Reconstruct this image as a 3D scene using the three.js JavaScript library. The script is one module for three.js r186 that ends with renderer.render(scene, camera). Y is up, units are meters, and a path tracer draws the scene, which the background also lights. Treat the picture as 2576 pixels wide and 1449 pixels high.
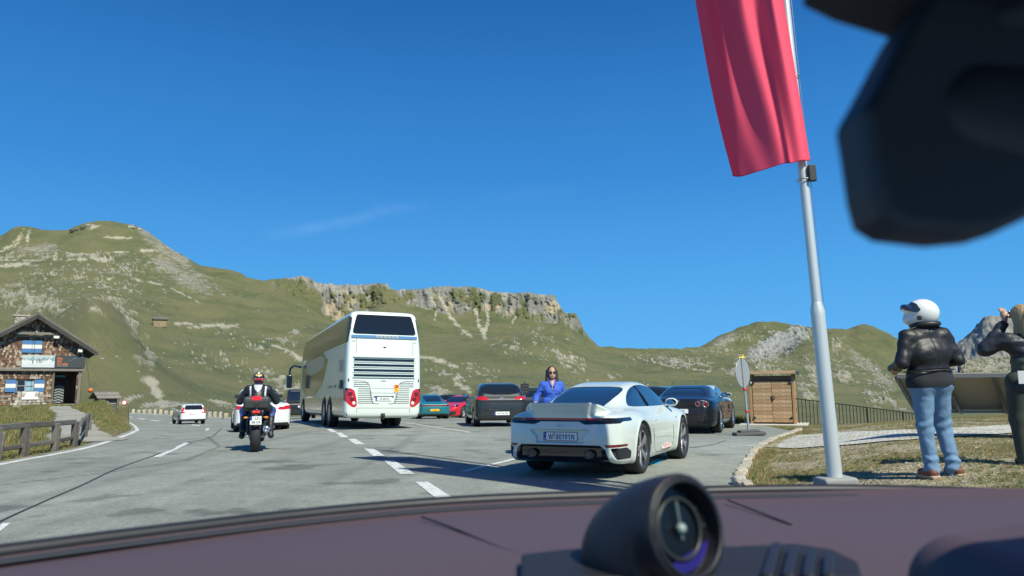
import * as THREE from 'three';
import { mergeGeometries } from 'three/addons/utils/BufferGeometryUtils.js';
import { RoundedBoxGeometry } from 'three/addons/geometries/RoundedBoxGeometry.js';
import { ImprovedNoise } from 'three/addons/math/ImprovedNoise.js';

// ---------------------------------------------------------------- camera, sky, sun, exposure
const W = 2575, H = 1449, F = 1870, EYE = 1.2;          // pixel frame in which positions were measured
const scene = new THREE.Scene();
const camera = new THREE.PerspectiveCamera(2 * Math.atan(H / 2 / F) * 180 / Math.PI, 1024 / 576, 0.05, 20000);
camera.position.set(0, EYE, 0);
camera.rotation.order = 'YXZ';
camera.rotation.set(Math.atan(256 / F), 0, -0.008);
camera.focus = 16; camera.userData.fStop = 4.6;
camera.updateMatrixWorld(true);
const renderer = new THREE.WebGLRenderer({ antialias: true });
renderer.setSize(1024, 576);
renderer.toneMapping = THREE.LinearToneMapping;
renderer.toneMappingExposure = 1.25;
renderer.shadowMap.enabled = true;
const SUN_AZ = 37 * Math.PI / 180, SUN_EL = 50 * Math.PI / 180;   // behind the camera, to the right
const sunDir = new THREE.Vector3(Math.sin(SUN_AZ) * Math.cos(SUN_EL), Math.sin(SUN_EL), Math.cos(SUN_AZ) * Math.cos(SUN_EL));
const sun = new THREE.DirectionalLight(new THREE.Color().setRGB(1, 0.985, 0.85), 4.4);
sun.position.copy(sunDir).multiplyScalar(300); sun.target.position.set(0, 0, -20);
sun.castShadow = true;
Object.assign(sun.shadow.camera, { left: -90, right: 90, top: 90, bottom: -90, near: 1, far: 800 });
sun.shadow.mapSize.set(4096, 4096);
scene.add(sun, sun.target);

const noiseA = new ImprovedNoise();
const N3 = (x, y, z) => noiseA.noise(x + 37.13, y + 11.7, z + 91.4);
function fbm(x, y, z, o = 4) { let s = 0, a = 0.5, f = 1; for (let i = 0; i < o; i++) { s += a * N3(x * f, y * f, z * f); a *= 0.5; f *= 2.03; } return s; }
let seed = 12345;
const rnd = () => { seed = (seed * 1664525 + 1013904223) >>> 0; return seed / 4294967296; };
const rr = (a, b) => a + (b - a) * rnd();
const clamp = (x, a, b) => Math.max(a, Math.min(b, x));
const lerp = (a, b, t) => a + (b - a) * t;
const sstep = (a, b, x) => { const t = clamp((x - a) / (b - a), 0, 1); return t * t * (3 - 2 * t); };
function interp(tab, x) {                                // smooth table lookup [[x,y],...]
  if (x <= tab[0][0]) return tab[0][1];
  const n = tab.length; if (x >= tab[n - 1][0]) return tab[n - 1][1];
  let i = 0; while (tab[i + 1][0] < x) i++;
  const sl = k => k <= 0 || k >= n - 1 ? 0 : (tab[k + 1][1] - tab[k - 1][1]) / (tab[k + 1][0] - tab[k - 1][0]);
  const h = tab[i + 1][0] - tab[i][0], t = (x - tab[i][0]) / h, t2 = t * t, t3 = t2 * t;
  return (2 * t3 - 3 * t2 + 1) * tab[i][1] + (t3 - 2 * t2 + t) * h * sl(i) + (-2 * t3 + 3 * t2) * tab[i + 1][1] + (t3 - t2) * h * sl(i + 1);
}
function lin(tab, x) { if (x <= tab[0][0]) return tab[0][1]; for (let i = 1; i < tab.length; i++) if (x <= tab[i][0]) return lerp(tab[i - 1][1], tab[i][1], (x - tab[i - 1][0]) / (tab[i][0] - tab[i - 1][0])); return tab[tab.length - 1][1]; }
const dirOf = (px, py) => new THREE.Vector3((px - W / 2) / F, -(py - H / 2) / F, -1).applyQuaternion(camera.quaternion);
const azel = (px, py) => { const v = dirOf(px, py); return [Math.atan2(v.x, -v.z), Math.atan2(v.y, Math.hypot(v.x, v.z))]; };
const at = (px, py, d) => { const v = dirOf(px, py); return new THREE.Vector3(0, EYE, 0).addScaledVector(v, d / -v.z); };      // at depth d
function atH(px, py, h) { const v = dirOf(px, py); return new THREE.Vector3(0, EYE, 0).addScaledVector(v, (h - EYE) / v.y); }  // at height h

{ // clear mountain sky: air only, with two thin streaks of high cloud
  const w = 1024, h = 512, data = new Float32Array(w * h * 4);
  const tab = [[-90, [.16, .19, .17]], [-4, [.2, .33, .5]], [0, [.112, .405, .76]], [8, [.07, .312, .67]], [16, [.037, .212, .55]], [28, [.0165, .12, .37]], [45, [.011, .08, .265]], [90, [.01, .06, .21]]];
  const streaks = [[[620, 598], [760, 578], [900, 552], [960, 528], [1080, 517]], [[1180, 498], [1320, 488], [1450, 472]]].map(l => l.map(p => azel(...p)));
  for (let j = 0; j < h; j++) for (let i = 0; i < w; i++) {
    const el = ((j + .5) / h - .5) * Math.PI, a = ((i + .5) / w - .5) * 2 * Math.PI;
    const dx = Math.cos(a), dz = Math.sin(a), az = Math.atan2(dx, -dz), e = el * 180 / Math.PI;
    let k = 0; while (k < tab.length - 2 && tab[k + 1][0] < e) k++;
    const t = clamp((e - tab[k][0]) / (tab[k + 1][0] - tab[k][0]), 0, 1);
    let cl = 0;
    streaks.forEach((l, n) => { for (let q = 1; q < l.length; q++) { const [a0, e0] = l[q - 1], [a1, e1] = l[q]; if (az >= a0 && az < a1) { const ee = lerp(e0, e1, (az - a0) / (a1 - a0)); cl = Math.max(cl, Math.exp(-(((el - ee) / .0055) ** 2)) * (n ? .03 : .075) * (.6 + .9 * fbm(az * 60, el * 160, n, 3)) * sstep(l[0][0], l[1][0], az) * (1 - sstep(l[l.length - 2][0], l[l.length - 1][0], az) * .8)); } } });
    const o = (j * w + i) * 4;
    for (let c = 0; c < 3; c++) data[o + c] = lerp(tab[k][1][c], tab[k + 1][1][c], t) + Math.max(0, cl) * [.8, .8, .8][c];
    data[o + 3] = 1;
  }
  const tex = new THREE.DataTexture(data, w, h, THREE.RGBAFormat, THREE.FloatType);
  tex.mapping = THREE.EquirectangularReflectionMapping; tex.magFilter = tex.minFilter = THREE.LinearFilter; tex.needsUpdate = true;
  scene.background = tex; scene.environment = tex;
}

// ---------------------------------------------------------------- helpers
const names = {};
function numbered(n) { if (names[n] === undefined) { names[n] = 0; return n; } return n + '_' + String(++names[n]).padStart(3, '0'); }
function prep(o) { o.traverse(c => { if (c.isMesh) { c.castShadow = c.receiveShadow = true; } }); return o; }
function thing(name, label, category, group, pos, turn = 0) {
  const o = new THREE.Group(); o.name = numbered(name); o.userData = { label, category }; if (group) o.userData.group = group;
  if (pos) o.position.copy(pos); o.rotation.y = turn; scene.add(o); return o;
}
function tag(o, label, category, group) { o.userData.label = label; o.userData.category = category; if (group) o.userData.group = group; return o; }
function part(name, geo, mat, parent) {
  if (Array.isArray(geo)) geo = merge(geo);
  const m = new THREE.Mesh(geo, mat); m.name = parent ? name : numbered(name); m.castShadow = m.receiveShadow = true; (parent || scene).add(m); return m;
}
function structure(name, geo, mat) { const m = part(name, geo, mat); m.userData.kind = 'structure'; return m; }
function merge(list) {
  const l = list.map(g => { g = g.index ? g.toNonIndexed() : g; for (const k of Object.keys(g.attributes)) if (!['position', 'normal', 'uv'].includes(k)) g.deleteAttribute(k); if (!g.attributes.uv) g.setAttribute('uv', new THREE.Float32BufferAttribute(new Float32Array(g.attributes.position.count * 2), 2)); if (!g.attributes.normal) g.computeVertexNormals(); return g; });
  return mergeGeometries(l);
}
const box = (w, h, d, x = 0, y = 0, z = 0, r = 0) => { const g = r ? new RoundedBoxGeometry(w, h, d, 2, Math.min(r, w / 2.01, h / 2.01, d / 2.01)) : new THREE.BoxGeometry(w, h, d); g.translate(x, y, z); return g; };
function bar(a, b, w, h, r = 0) {                        // box from point a to point b
  a = new THREE.Vector3(...a); b = new THREE.Vector3(...b); const L = a.distanceTo(b);
  const g = box(w, h, L, 0, 0, 0, r); const m = new THREE.Matrix4().lookAt(b, a, Math.abs(b.clone().sub(a).normalize().y) > .99 ? new THREE.Vector3(0, 0, 1) : new THREE.Vector3(0, 1, 0));
  m.setPosition(a.add(b).multiplyScalar(.5)); g.applyMatrix4(m); return g;
}
function rod(a, b, r0, r1 = r0, n = 12) {
  a = new THREE.Vector3(...a); b = new THREE.Vector3(...b); const d = b.clone().sub(a), L = d.length();
  const g = new THREE.CylinderGeometry(r1, r0, L, n); g.applyQuaternion(new THREE.Quaternion().setFromUnitVectors(new THREE.Vector3(0, 1, 0), d.normalize()));
  g.translate((a.x + b.x) / 2, (a.y + b.y) / 2, (a.z + b.z) / 2); return g;
}
function tube(pts, r, seg = 40, n = 8, closed = false) { return new THREE.TubeGeometry(new THREE.CatmullRomCurve3(pts.map(p => p.isVector3 ? p : new THREE.Vector3(...p)), closed), seg, r, n, closed); }
const M = {};
function mat(o) {
  const { rgb, ...rest } = o; const phys = ['clearcoat', 'transmission', 'sheen', 'anisotropy', 'specularIntensity'].some(k => k in rest);
  const m = phys ? new THREE.MeshPhysicalMaterial(rest) : new THREE.MeshStandardMaterial(rest); m.side = THREE.DoubleSide;
  if (rgb) m.color.setRGB(...rgb); return m;
}
const paint = (rgb, o = {}) => mat({ rgb, roughness: .42, metalness: 0, clearcoat: 1, clearcoatRoughness: .03, ...o });
function canvasTex(w, h, draw, repeat) {
  const c = document.createElement('canvas'); c.width = w; c.height = h; draw(c.getContext('2d'), w, h);
  const t = new THREE.CanvasTexture(c); t.colorSpace = THREE.SRGBColorSpace; t.magFilter = THREE.LinearFilter; if (repeat) t.wrapS = t.wrapT = THREE.RepeatWrapping; return t;
}
function dataTex(n, fn, srgb = false) {                  // tiling texture from fn(u,v) -> [r,g,b] 0..1 (values as stored)
  const d = new Uint8Array(n * n * 4);
  for (let j = 0; j < n; j++) for (let i = 0; i < n; i++) { const c = fn(i / n, j / n), o = (j * n + i) * 4; for (let k = 0; k < 3; k++) d[o + k] = clamp(c[k] * 255, 0, 255); d[o + 3] = 255; }
  const t = new THREE.DataTexture(d, n, n, THREE.RGBAFormat); t.wrapS = t.wrapT = THREE.RepeatWrapping; t.magFilter = THREE.LinearFilter; t.minFilter = THREE.LinearMipmapLinearFilter; t.generateMipmaps = true; if (srgb) t.colorSpace = THREE.SRGBColorSpace; t.needsUpdate = true; return t;
}
function tnoise(u, v, f, s) {                            // tiling value noise, f cells across
  const h = (i, j) => { i = ((i % f) + f) % f; j = ((j % f) + f) % f; let n = (i * 374761393 + j * 668265263 + s * 974634777) >>> 0; n = ((n ^ (n >>> 13)) * 1274126177) >>> 0; return ((n ^ (n >>> 16)) >>> 0) / 4294967296; };
  const x = u * f, y = v * f, i = Math.floor(x), j = Math.floor(y), a = x - i, b = y - j, A = a * a * (3 - 2 * a), B = b * b * (3 - 2 * b);
  return lerp(lerp(h(i, j), h(i + 1, j), A), lerp(h(i, j + 1), h(i + 1, j + 1), A), B);
}
// 2-D signed distance to a polygon (negative inside)
function sdPoly(pts) {
  const n = pts.length, f = new Float64Array(n * 2); pts.forEach((p, i) => { f[2 * i] = p[0]; f[2 * i + 1] = p[1]; });
  return (x, y) => {
    let d = 1e9, s = 1;
    for (let i = 0, j = n - 1; i < n; j = i++) {
      const xi = f[2 * i], yi = f[2 * i + 1], xj = f[2 * j], yj = f[2 * j + 1], ex = xj - xi, ey = yj - yi, wx = x - xi, wy = y - yi;
      const t = Math.max(0, Math.min(1, (wx * ex + wy * ey) / (ex * ex + ey * ey))), bx = wx - ex * t, by = wy - ey * t; const dd = bx * bx + by * by; if (dd < d) d = dd;
      const c1 = y >= yi, c2 = y < yj, c3 = ex * wy > ey * wx; if ((c1 && c2 && c3) || (!c1 && !c2 && !c3)) s = -s;
    }
    return s * Math.sqrt(d);
  };
}
const smin = (a, b, k) => { const h = Math.max(k - Math.abs(a - b), 0) / k; return Math.min(a, b) - h * h * k * .25; };
const smax = (a, b, k) => -smin(-a, -b, k);
const sdSeg = (x, y, ax, ay, bx, by) => { const ex = bx - ax, ey = by - ay, t = clamp(((x - ax) * ex + (y - ay) * ey) / (ex * ex + ey * ey || 1e-9), 0, 1); const qx = x - ax - ex * t, qy = y - ay - ey * t; return Math.sqrt(qx * qx + qy * qy); };
function sdLine2(x, y, pts) { let d = 1e9; for (let i = 1; i < pts.length; i++) d = Math.min(d, sdSeg(x, y, pts[i - 1][0], pts[i - 1][1], pts[i][0], pts[i][1])); return d; }
function chaikin(pts, n = 2, closed = true) { for (let k = 0; k < n; k++) { const o = []; const m = pts.length; for (let i = 0; i < (closed ? m : m - 1); i++) { const a = pts[i], b = pts[(i + 1) % m]; o.push([.75 * a[0] + .25 * b[0], .75 * a[1] + .25 * b[1]], [.25 * a[0] + .75 * b[0], .25 * a[1] + .75 * b[1]]); } if (!closed) { o.unshift(pts[0]); o.push(pts[m - 1]); } pts = o; } return pts; }

// surface nets over a signed distance function, only near the surface
function nets(f, lo, hi, h, project = 1) {
  const B = 4, nb = [0, 1, 2].map(k => Math.ceil((hi[k] - lo[k]) / h / B)), n = nb.map(v => v * B + 1);
  const V = new Float32Array(n[0] * n[1] * n[2]).fill(1e6), sx = 1, sy = n[0], sz = n[0] * n[1], lim = B * h * .5 * 1.75 * 1.35;
  const act = [];
  for (let c = 0; c < nb[2]; c++) for (let b = 0; b < nb[1]; b++) for (let a = 0; a < nb[0]; a++) {
    const d = f(lo[0] + (a + .5) * B * h, lo[1] + (b + .5) * B * h, lo[2] + (c + .5) * B * h); if (Math.abs(d) > lim) continue;
    act.push(a, b, c);
    for (let k = 0; k <= B; k++) for (let j = 0; j <= B; j++) for (let i = 0; i <= B; i++) { const x = a * B + i, y = b * B + j, z = c * B + k, o = x + y * sy + z * sz; if (V[o] > 5e5) V[o] = f(lo[0] + x * h, lo[1] + y * h, lo[2] + z * h); }
  }
  const id = new Map(), P = [], I = [];
  const off = [0, sx, sy, sx + sy, sz, sx + sz, sy + sz, sx + sy + sz];
  const E = [[0, 1], [2, 3], [4, 5], [6, 7], [0, 2], [1, 3], [4, 6], [5, 7], [0, 4], [1, 5], [2, 6], [3, 7]];
  for (let q = 0; q < act.length; q += 3) for (let k = 0; k < B; k++) for (let j = 0; j < B; j++) for (let i = 0; i < B; i++) {
    const x = act[q] * B + i, y = act[q + 1] * B + j, z = act[q + 2] * B + k, o = x + y * sy + z * sz;
    let m = 0; for (let c = 0; c < 8; c++) if (V[o + off[c]] < 0) m |= 1 << c; if (m === 0 || m === 255) continue;
    let px = 0, py = 0, pz = 0, cnt = 0;
    for (const [a, b] of E) { const va = V[o + off[a]], vb = V[o + off[b]]; if ((va < 0) === (vb < 0)) continue; const t = va / (va - vb); px += (a & 1) + t * ((b & 1) - (a & 1)); py += (a >> 1 & 1) + t * ((b >> 1 & 1) - (a >> 1 & 1)); pz += (a >> 2) + t * ((b >> 2) - (a >> 2)); cnt++; }
    id.set(o, P.length / 3); P.push(lo[0] + (x + px / cnt) * h, lo[1] + (y + py / cnt) * h, lo[2] + (z + pz / cnt) * h);
  }
  for (const o of id.keys()) {
    const quad = (d1, d2, s0, s1) => { if ((s0 < 0) === (s1 < 0)) return; const a = id.get(o), b = id.get(o - d1), c = id.get(o - d1 - d2), d = id.get(o - d2); if (b === undefined || c === undefined || d === undefined) return; if (s0 < 0) I.push(a, b, c, a, c, d); else I.push(a, c, b, a, d, c); };
    const v0 = V[o]; quad(sy, sz, v0, V[o + sx]); quad(sz, sx, v0, V[o + sy]); quad(sx, sy, v0, V[o + sz]);
  }
  const e = h * .35, Nn = new Float32Array(P.length);
  for (let i = 0; i < P.length; i += 3) for (let it = 0; it <= project; it++) {
    const x = P[i], y = P[i + 1], z = P[i + 2]; let gx = f(x + e, y, z) - f(x - e, y, z), gy = f(x, y + e, z) - f(x, y - e, z), gz = f(x, y, z + e) - f(x, y, z - e); const g = Math.hypot(gx, gy, gz) || 1;
    gx /= g; gy /= g; gz /= g; Nn[i] = gx; Nn[i + 1] = gy; Nn[i + 2] = gz;
    if (it < project) { const d = clamp(f(x, y, z) / Math.max(.5, g / (2 * e)), -h * .6, h * .6); P[i] -= gx * d; P[i + 1] -= gy * d; P[i + 2] -= gz * d; }
  }
  return { P: new Float32Array(P), N: Nn, I };
}
// triangle soup: {p:[9..],n:[9..]} split by scalar field
function soup(m) { const n = m.I.length, p = new Float32Array(n * 3), q = new Float32Array(n * 3); for (let i = 0; i < n; i++) for (let k = 0; k < 3; k++) { p[3 * i + k] = m.P[3 * m.I[i] + k]; q[3 * i + k] = m.N[3 * m.I[i] + k]; } return { p, n: q }; }
class Buf { constructor() { this.p = new Float32Array(4096); this.q = new Float32Array(4096); this.l = 0; } add(p, n, o) { if (this.l + 3 > this.p.length) { const a = new Float32Array(this.p.length * 2); a.set(this.p); this.p = a; const b = new Float32Array(this.q.length * 2); b.set(this.q); this.q = b; } const l = this.l; for (let k = 0; k < 3; k++) { this.p[l + k] = p[o + k]; this.q[l + k] = n[o + k]; } this.l += 3; } get out() { return { p: this.p.slice(0, this.l), n: this.q.slice(0, this.l) }; } }
function split(s, f) {                                   // -> [inside (f>0), outside]
  const A = new Buf(), Bq = new Buf(), { p, n } = s, cnt = p.length / 9, d = [0, 0, 0];
  for (let t = 0; t < cnt; t++) {
    const o = t * 9; let ins = 0; for (let k = 0; k < 3; k++) { const q = o + 3 * k; d[k] = f(p[q], p[q + 1], p[q + 2], n[q], n[q + 1], n[q + 2]); if (d[k] > 0) ins++; }
    if (ins === 3 || ins === 0) { const B = ins ? A : Bq; B.add(p, n, o); B.add(p, n, o + 3); B.add(p, n, o + 6); continue; }
    const va = [], vb = [];
    for (let k = 0; k < 3; k++) { const k2 = (k + 1) % 3, v = []; for (let c = 0; c < 3; c++) { v[c] = p[o + 3 * k + c]; v[c + 3] = n[o + 3 * k + c]; } (d[k] > 0 ? va : vb).push(v); if ((d[k] > 0) !== (d[k2] > 0)) { const u = d[k] / (d[k] - d[k2]), w = []; for (let c = 0; c < 3; c++) { w[c] = lerp(p[o + 3 * k + c], p[o + 3 * k2 + c], u); w[c + 3] = lerp(n[o + 3 * k + c], n[o + 3 * k2 + c], u); } va.push(w); vb.push(w); } }
    for (const [B, L] of [[A, va], [Bq, vb]]) for (let i = 1; i + 1 < L.length; i++) for (const v of [L[0], L[i], L[i + 1]]) B.add(v.slice(0, 3), v.slice(3), 0);
  }
  return [A.out, Bq.out];
}
function soupGeo(s, off = 0) {
  const g = new THREE.BufferGeometry(); const p = s.p.slice(); if (off) for (let i = 0; i < p.length; i++) p[i] += s.n[i] * off;
  g.setAttribute('position', new THREE.BufferAttribute(p, 3)); g.setAttribute('normal', new THREE.BufferAttribute(s.n, 3)); return g;
}
// ---------------------------------------------------------------- land
const roadProfile = [[0, 0], [20, 0], [30, -.08], [40, -.3], [52, -.62], [64, -.95], [80, -1.3], [110, -1.6]];                 // car park
const bendProfile = [[0, 0], [18, 0], [26, -.15], [32, -.4], [40, -.7], [50, -1.0], [56, -1.16], [64, -1.32], [72, -1.42], [80, -1.46], [95, -1.42], [120, -1.3]];  // road round the bend
function Gr(d, x = 0) { const w = sstep(-.27, -.345, Math.atan2(x, Math.max(d, 1))); return w <= 0 ? interp(roadProfile, d) : w >= 1 ? interp(bendProfile, d) : lerp(interp(roadProfile, d), interp(bendProfile, d), w); }
const atRoad = (px, py) => { const v = dirOf(px, py), q = v.x / -v.z; for (let d = 4; d < 125; d += .04) if (EYE + v.y / -v.z * d < Gr(d, q * d)) return [q * d, d]; return [q * 100, 100]; };
const leftEdge = [[-9.2, -5], [-8.9, 8], ...[[-80, 1180], [0, 1163], [75, 1150], [190, 1128], [290, 1098], [322, 1086], [331, 1077], [322, 1066], [302, 1054], [289, 1044], [280, 1037]].map(p => atRoad(...p))];
const rightEdge = [[2.3, -5], [2.45, 5], [2.64, 9.1], [3.4, 11.4], [4.27, 13.7], [5.2, 15.8], [6.7, 18.7], [7.7, 20.6], [8.1, 25]];
const farEdge = [[8.1, 25.2], [4.5, 33], [-1, 47], [-6, 56], [-13, 63], ...[[690, 1052], [600, 1050.5], [500, 1046], [400, 1041], [320, 1036.5], [284, 1034.5]].map(p => atRoad(...p))];
const pathLine = [[-11.3, 19.6], [-14.8, 25.5], [-22.3, 38], [-29.5, 49], [-31.6, 52.6]];
const sideOf = (pl, x, d) => { let b = 1e9, s = 1; for (let i = 1; i < pl.length; i++) { const [ax, ay] = pl[i - 1], [bx, by] = pl[i]; const q = sdSeg(x, d, ax, ay, bx, by); if (q < b) { b = q; s = Math.sign((bx - ax) * (d - ay) - (by - ay) * (x - ax)); } } return b * s; };  // >0 left of travel
const leftRise = [[10, .12], [20, .16], [25, .34], [30, .55], [36, .82], [44, 1.1], [55, 1.15], [80, 1.1]];
function G(x, d) {
  let h = Gr(d, x);
  const eL = sideOf(leftEdge, x, d), eR = -sideOf(rightEdge, x, d);
  if (eL > 0) {
    const k = Math.max(0, sideOf(pathLine, x, d));            // left of the path the bank is lower
    const rise = interp(leftRise, d) * (1 - .72 * sstep(0, 2.5, k) * (1 - sstep(46, 56, d)));
    h = lerp(h, Gr(d), sstep(0, 1.7, eL)) + rise * sstep(0, 1.7, eL) + .1 * sstep(.3, 1.5, eL) * fbm(x * .5, d * .5, 3, 3);
    const q = sdLine2(x, d, pathLine), hp = lin([[19, 0], [52.6, .27]], d);
    h = lerp(h, hp, 1 - sstep(.75, 1.9, q));
    const dh = Math.hypot((x + 36) / 7, (d - 57) / 6); h = lerp(h, .29, 1 - sstep(.8, 1.5, dh));
  }
  if (eR > 0 && d < 60) {
    const f = 1 - sstep(0, 7, d - 14.5 - .75 * Math.max(0, x - 5.5));
    h += (.07 * sstep(0, .25, eR) + .27 * sstep(0, 2.8, eR)) * f + .015 * sstep(.2, 1, eR) * fbm(x * 1.1, d * 1.1, 5, 3);
  }
  const eF = sideOf([[30, 26], [16.4, 27.2], [9.4, 25.3], ...farEdge], x, d);    // <0: beyond the plateau's rim
  if (eF < 0 && x > -14) h -= sstep(.2, 9, -eF) * 2.2 + Math.max(0, -eF - 5) * .16;
  return h;
}
// control ridges, measured as directions, each with its distance
const ridge = (pts) => pts.map(([px, py, r]) => { const [a, e] = azel(px, py); return [a, r, EYE + r * Math.tan(e)]; }).sort((a, b) => a[0] - b[0]);
const rAt = (L, a) => interp(L.map(p => [p[0], p[1]]), a), hAt = (L, a) => interp(L.map(p => [p[0], p[2]]), a);
const L1 = ridge([[-600, 1044, 116], [0, 1042, 116], [300, 1034.5, 116], [450, 1041, 108], [600, 1047, 100], [760, 1048, 88], [1000, 1052, 80], [1300, 1054, 75], [1550, 1066, 66], [1700, 1084, 62], [1900, 1120, 66], [2200, 1150, 76], [2575, 1160, 90], [3200, 1160, 100]]);
const L2 = ridge([[-600, 900, 230], [0, 868, 225], [80, 838, 220], [150, 792, 214], [200, 759, 210], [238, 745, 208], [280, 767, 204], [320, 806, 198], [350, 850, 190], [372, 882, 184], [420, 928, 176], [500, 982, 165], [570, 1012, 155], [640, 1010, 165], [760, 1000, 190], [1000, 975, 220], [1300, 972, 230], [1500, 990, 230], [1700, 996, 230], [2000, 1010, 230], [2300, 1035, 240], [2575, 1050, 250], [3200, 1050, 260]]);
const L2b = ridge([[-600, 915, 290], [0, 885, 285], [80, 850, 280], [150, 812, 275], [200, 800, 270], [238, 800, 268], [280, 815, 266], [320, 850, 262], [350, 890, 258], [372, 900, 255], [420, 925, 250], [500, 950, 250], [570, 968, 255], [640, 972, 260], [760, 960, 275], [1000, 935, 300], [1300, 928, 310], [1500, 952, 310], [1700, 962, 310], [2000, 975, 310], [2300, 1000, 320], [2575, 1020, 330], [3200, 1020, 340]]);
const L3 = ridge([[-600, 800, 520], [0, 765, 520], [240, 735, 520], [400, 790, 500], [640, 830, 480], [900, 850, 470], [1080, 856, 470], [1200, 848, 470], [1290, 834, 470], [1345, 832, 470], [1410, 858, 470], [1490, 896, 470], [1600, 914, 480], [1700, 910, 490], [1850, 900, 500], [2000, 915, 510], [2150, 935, 520], [2300, 955, 520], [2420, 960, 520], [2575, 965, 540], [3200, 960, 560]]);
const L3b = ridge([[-600, 770, 600], [0, 735, 600], [240, 715, 600], [400, 745, 590], [640, 785, 570], [900, 826, 560], [1080, 846, 560], [1200, 846, 560], [1290, 846, 560], [1345, 850, 560], [1410, 868, 560], [1490, 888, 560], [1600, 899, 570], [1700, 896, 590], [1850, 899, 620], [2000, 912, 640], [2150, 930, 640], [2300, 950, 640], [2420, 965, 640], [2575, 970, 660], [3200, 960, 680]]);
const L4 = ridge([[-600, 660, 800], [0, 662, 800], [110, 640, 800], [240, 630, 790], [400, 672, 770], [560, 715, 740], [640, 732, 730], [700, 735, 725], [770, 760, 720], [830, 806, 715], [900, 800, 715], [970, 765, 715], [1070, 772, 715], [1130, 790, 715], [1200, 794, 715], [1290, 803, 712], [1340, 808, 708], [1400, 814, 705], [1430, 820, 705], [1465, 850, 710], [1500, 880, 720], [1545, 890, 740], [1700, 888, 780], [1770, 884, 900], [1880, 893, 930], [1960, 892, 930], [2030, 868, 920], [2090, 880, 900], [2200, 905, 880], [2300, 938, 860], [2400, 970, 850], [2575, 940, 900], [3200, 900, 900]]);
const L5 = ridge([[-600, 640, 1000], [-100, 640, 990], [0, 601, 960], [30, 582, 950], [62, 577, 945], [110, 583, 945], [170, 584, 940], [190, 575, 935], [222, 563, 930], [268, 561, 928], [310, 566, 925], [352, 575, 920], [378, 591, 910], [420, 624, 895], [470, 655, 880], [510, 676, 865], [560, 684, 850], [600, 691, 830], [640, 704, 800], [690, 706, 790], [760, 700, 780], [800, 712, 778], [860, 718, 775], [920, 715, 772], [972, 714, 770], [984, 728, 770], [1050, 727, 765], [1110, 722, 762], [1180, 720, 760], [1260, 733, 756], [1340, 737, 752], [1394, 742, 748], [1404, 762, 745], [1422, 786, 742], [1447, 791, 742], [1470, 832, 745], [1500, 866, 760], [1545, 878, 800], [1600, 881, 830], [1700, 878, 850], [1762, 874, 1000], [1810, 846, 1040], [1870, 821, 1060], [1940, 812, 1060], [2000, 822, 1050], [2050, 827, 1050], [2130, 826, 1050], [2165, 817, 1050], [2200, 822, 1040], [2260, 854, 1000], [2330, 905, 980], [2400, 948, 960], [2440, 912, 1100], [2500, 905, 1150], [2575, 900, 1200], [3200, 880, 1300]]);
const L6 = L5.map(([a, r, h]) => [a, r + 260, h * .45 - 5]);
const L7 = ridge([[-600, 985, 4600], [1500, 985, 4600], [2200, 985, 4600], [2300, 935, 4600], [2380, 885, 4550], [2415, 864, 4500], [2450, 836, 4450], [2478, 806, 4400], [2500, 802, 4400], [2540, 809, 4400], [2575, 814, 4400], [2700, 780, 4400], [3200, 900, 4600]]);
const L8 = L7.map(([a, r, h]) => [a, r + 1500, Math.min(0, h * .2) - 60]);

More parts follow.
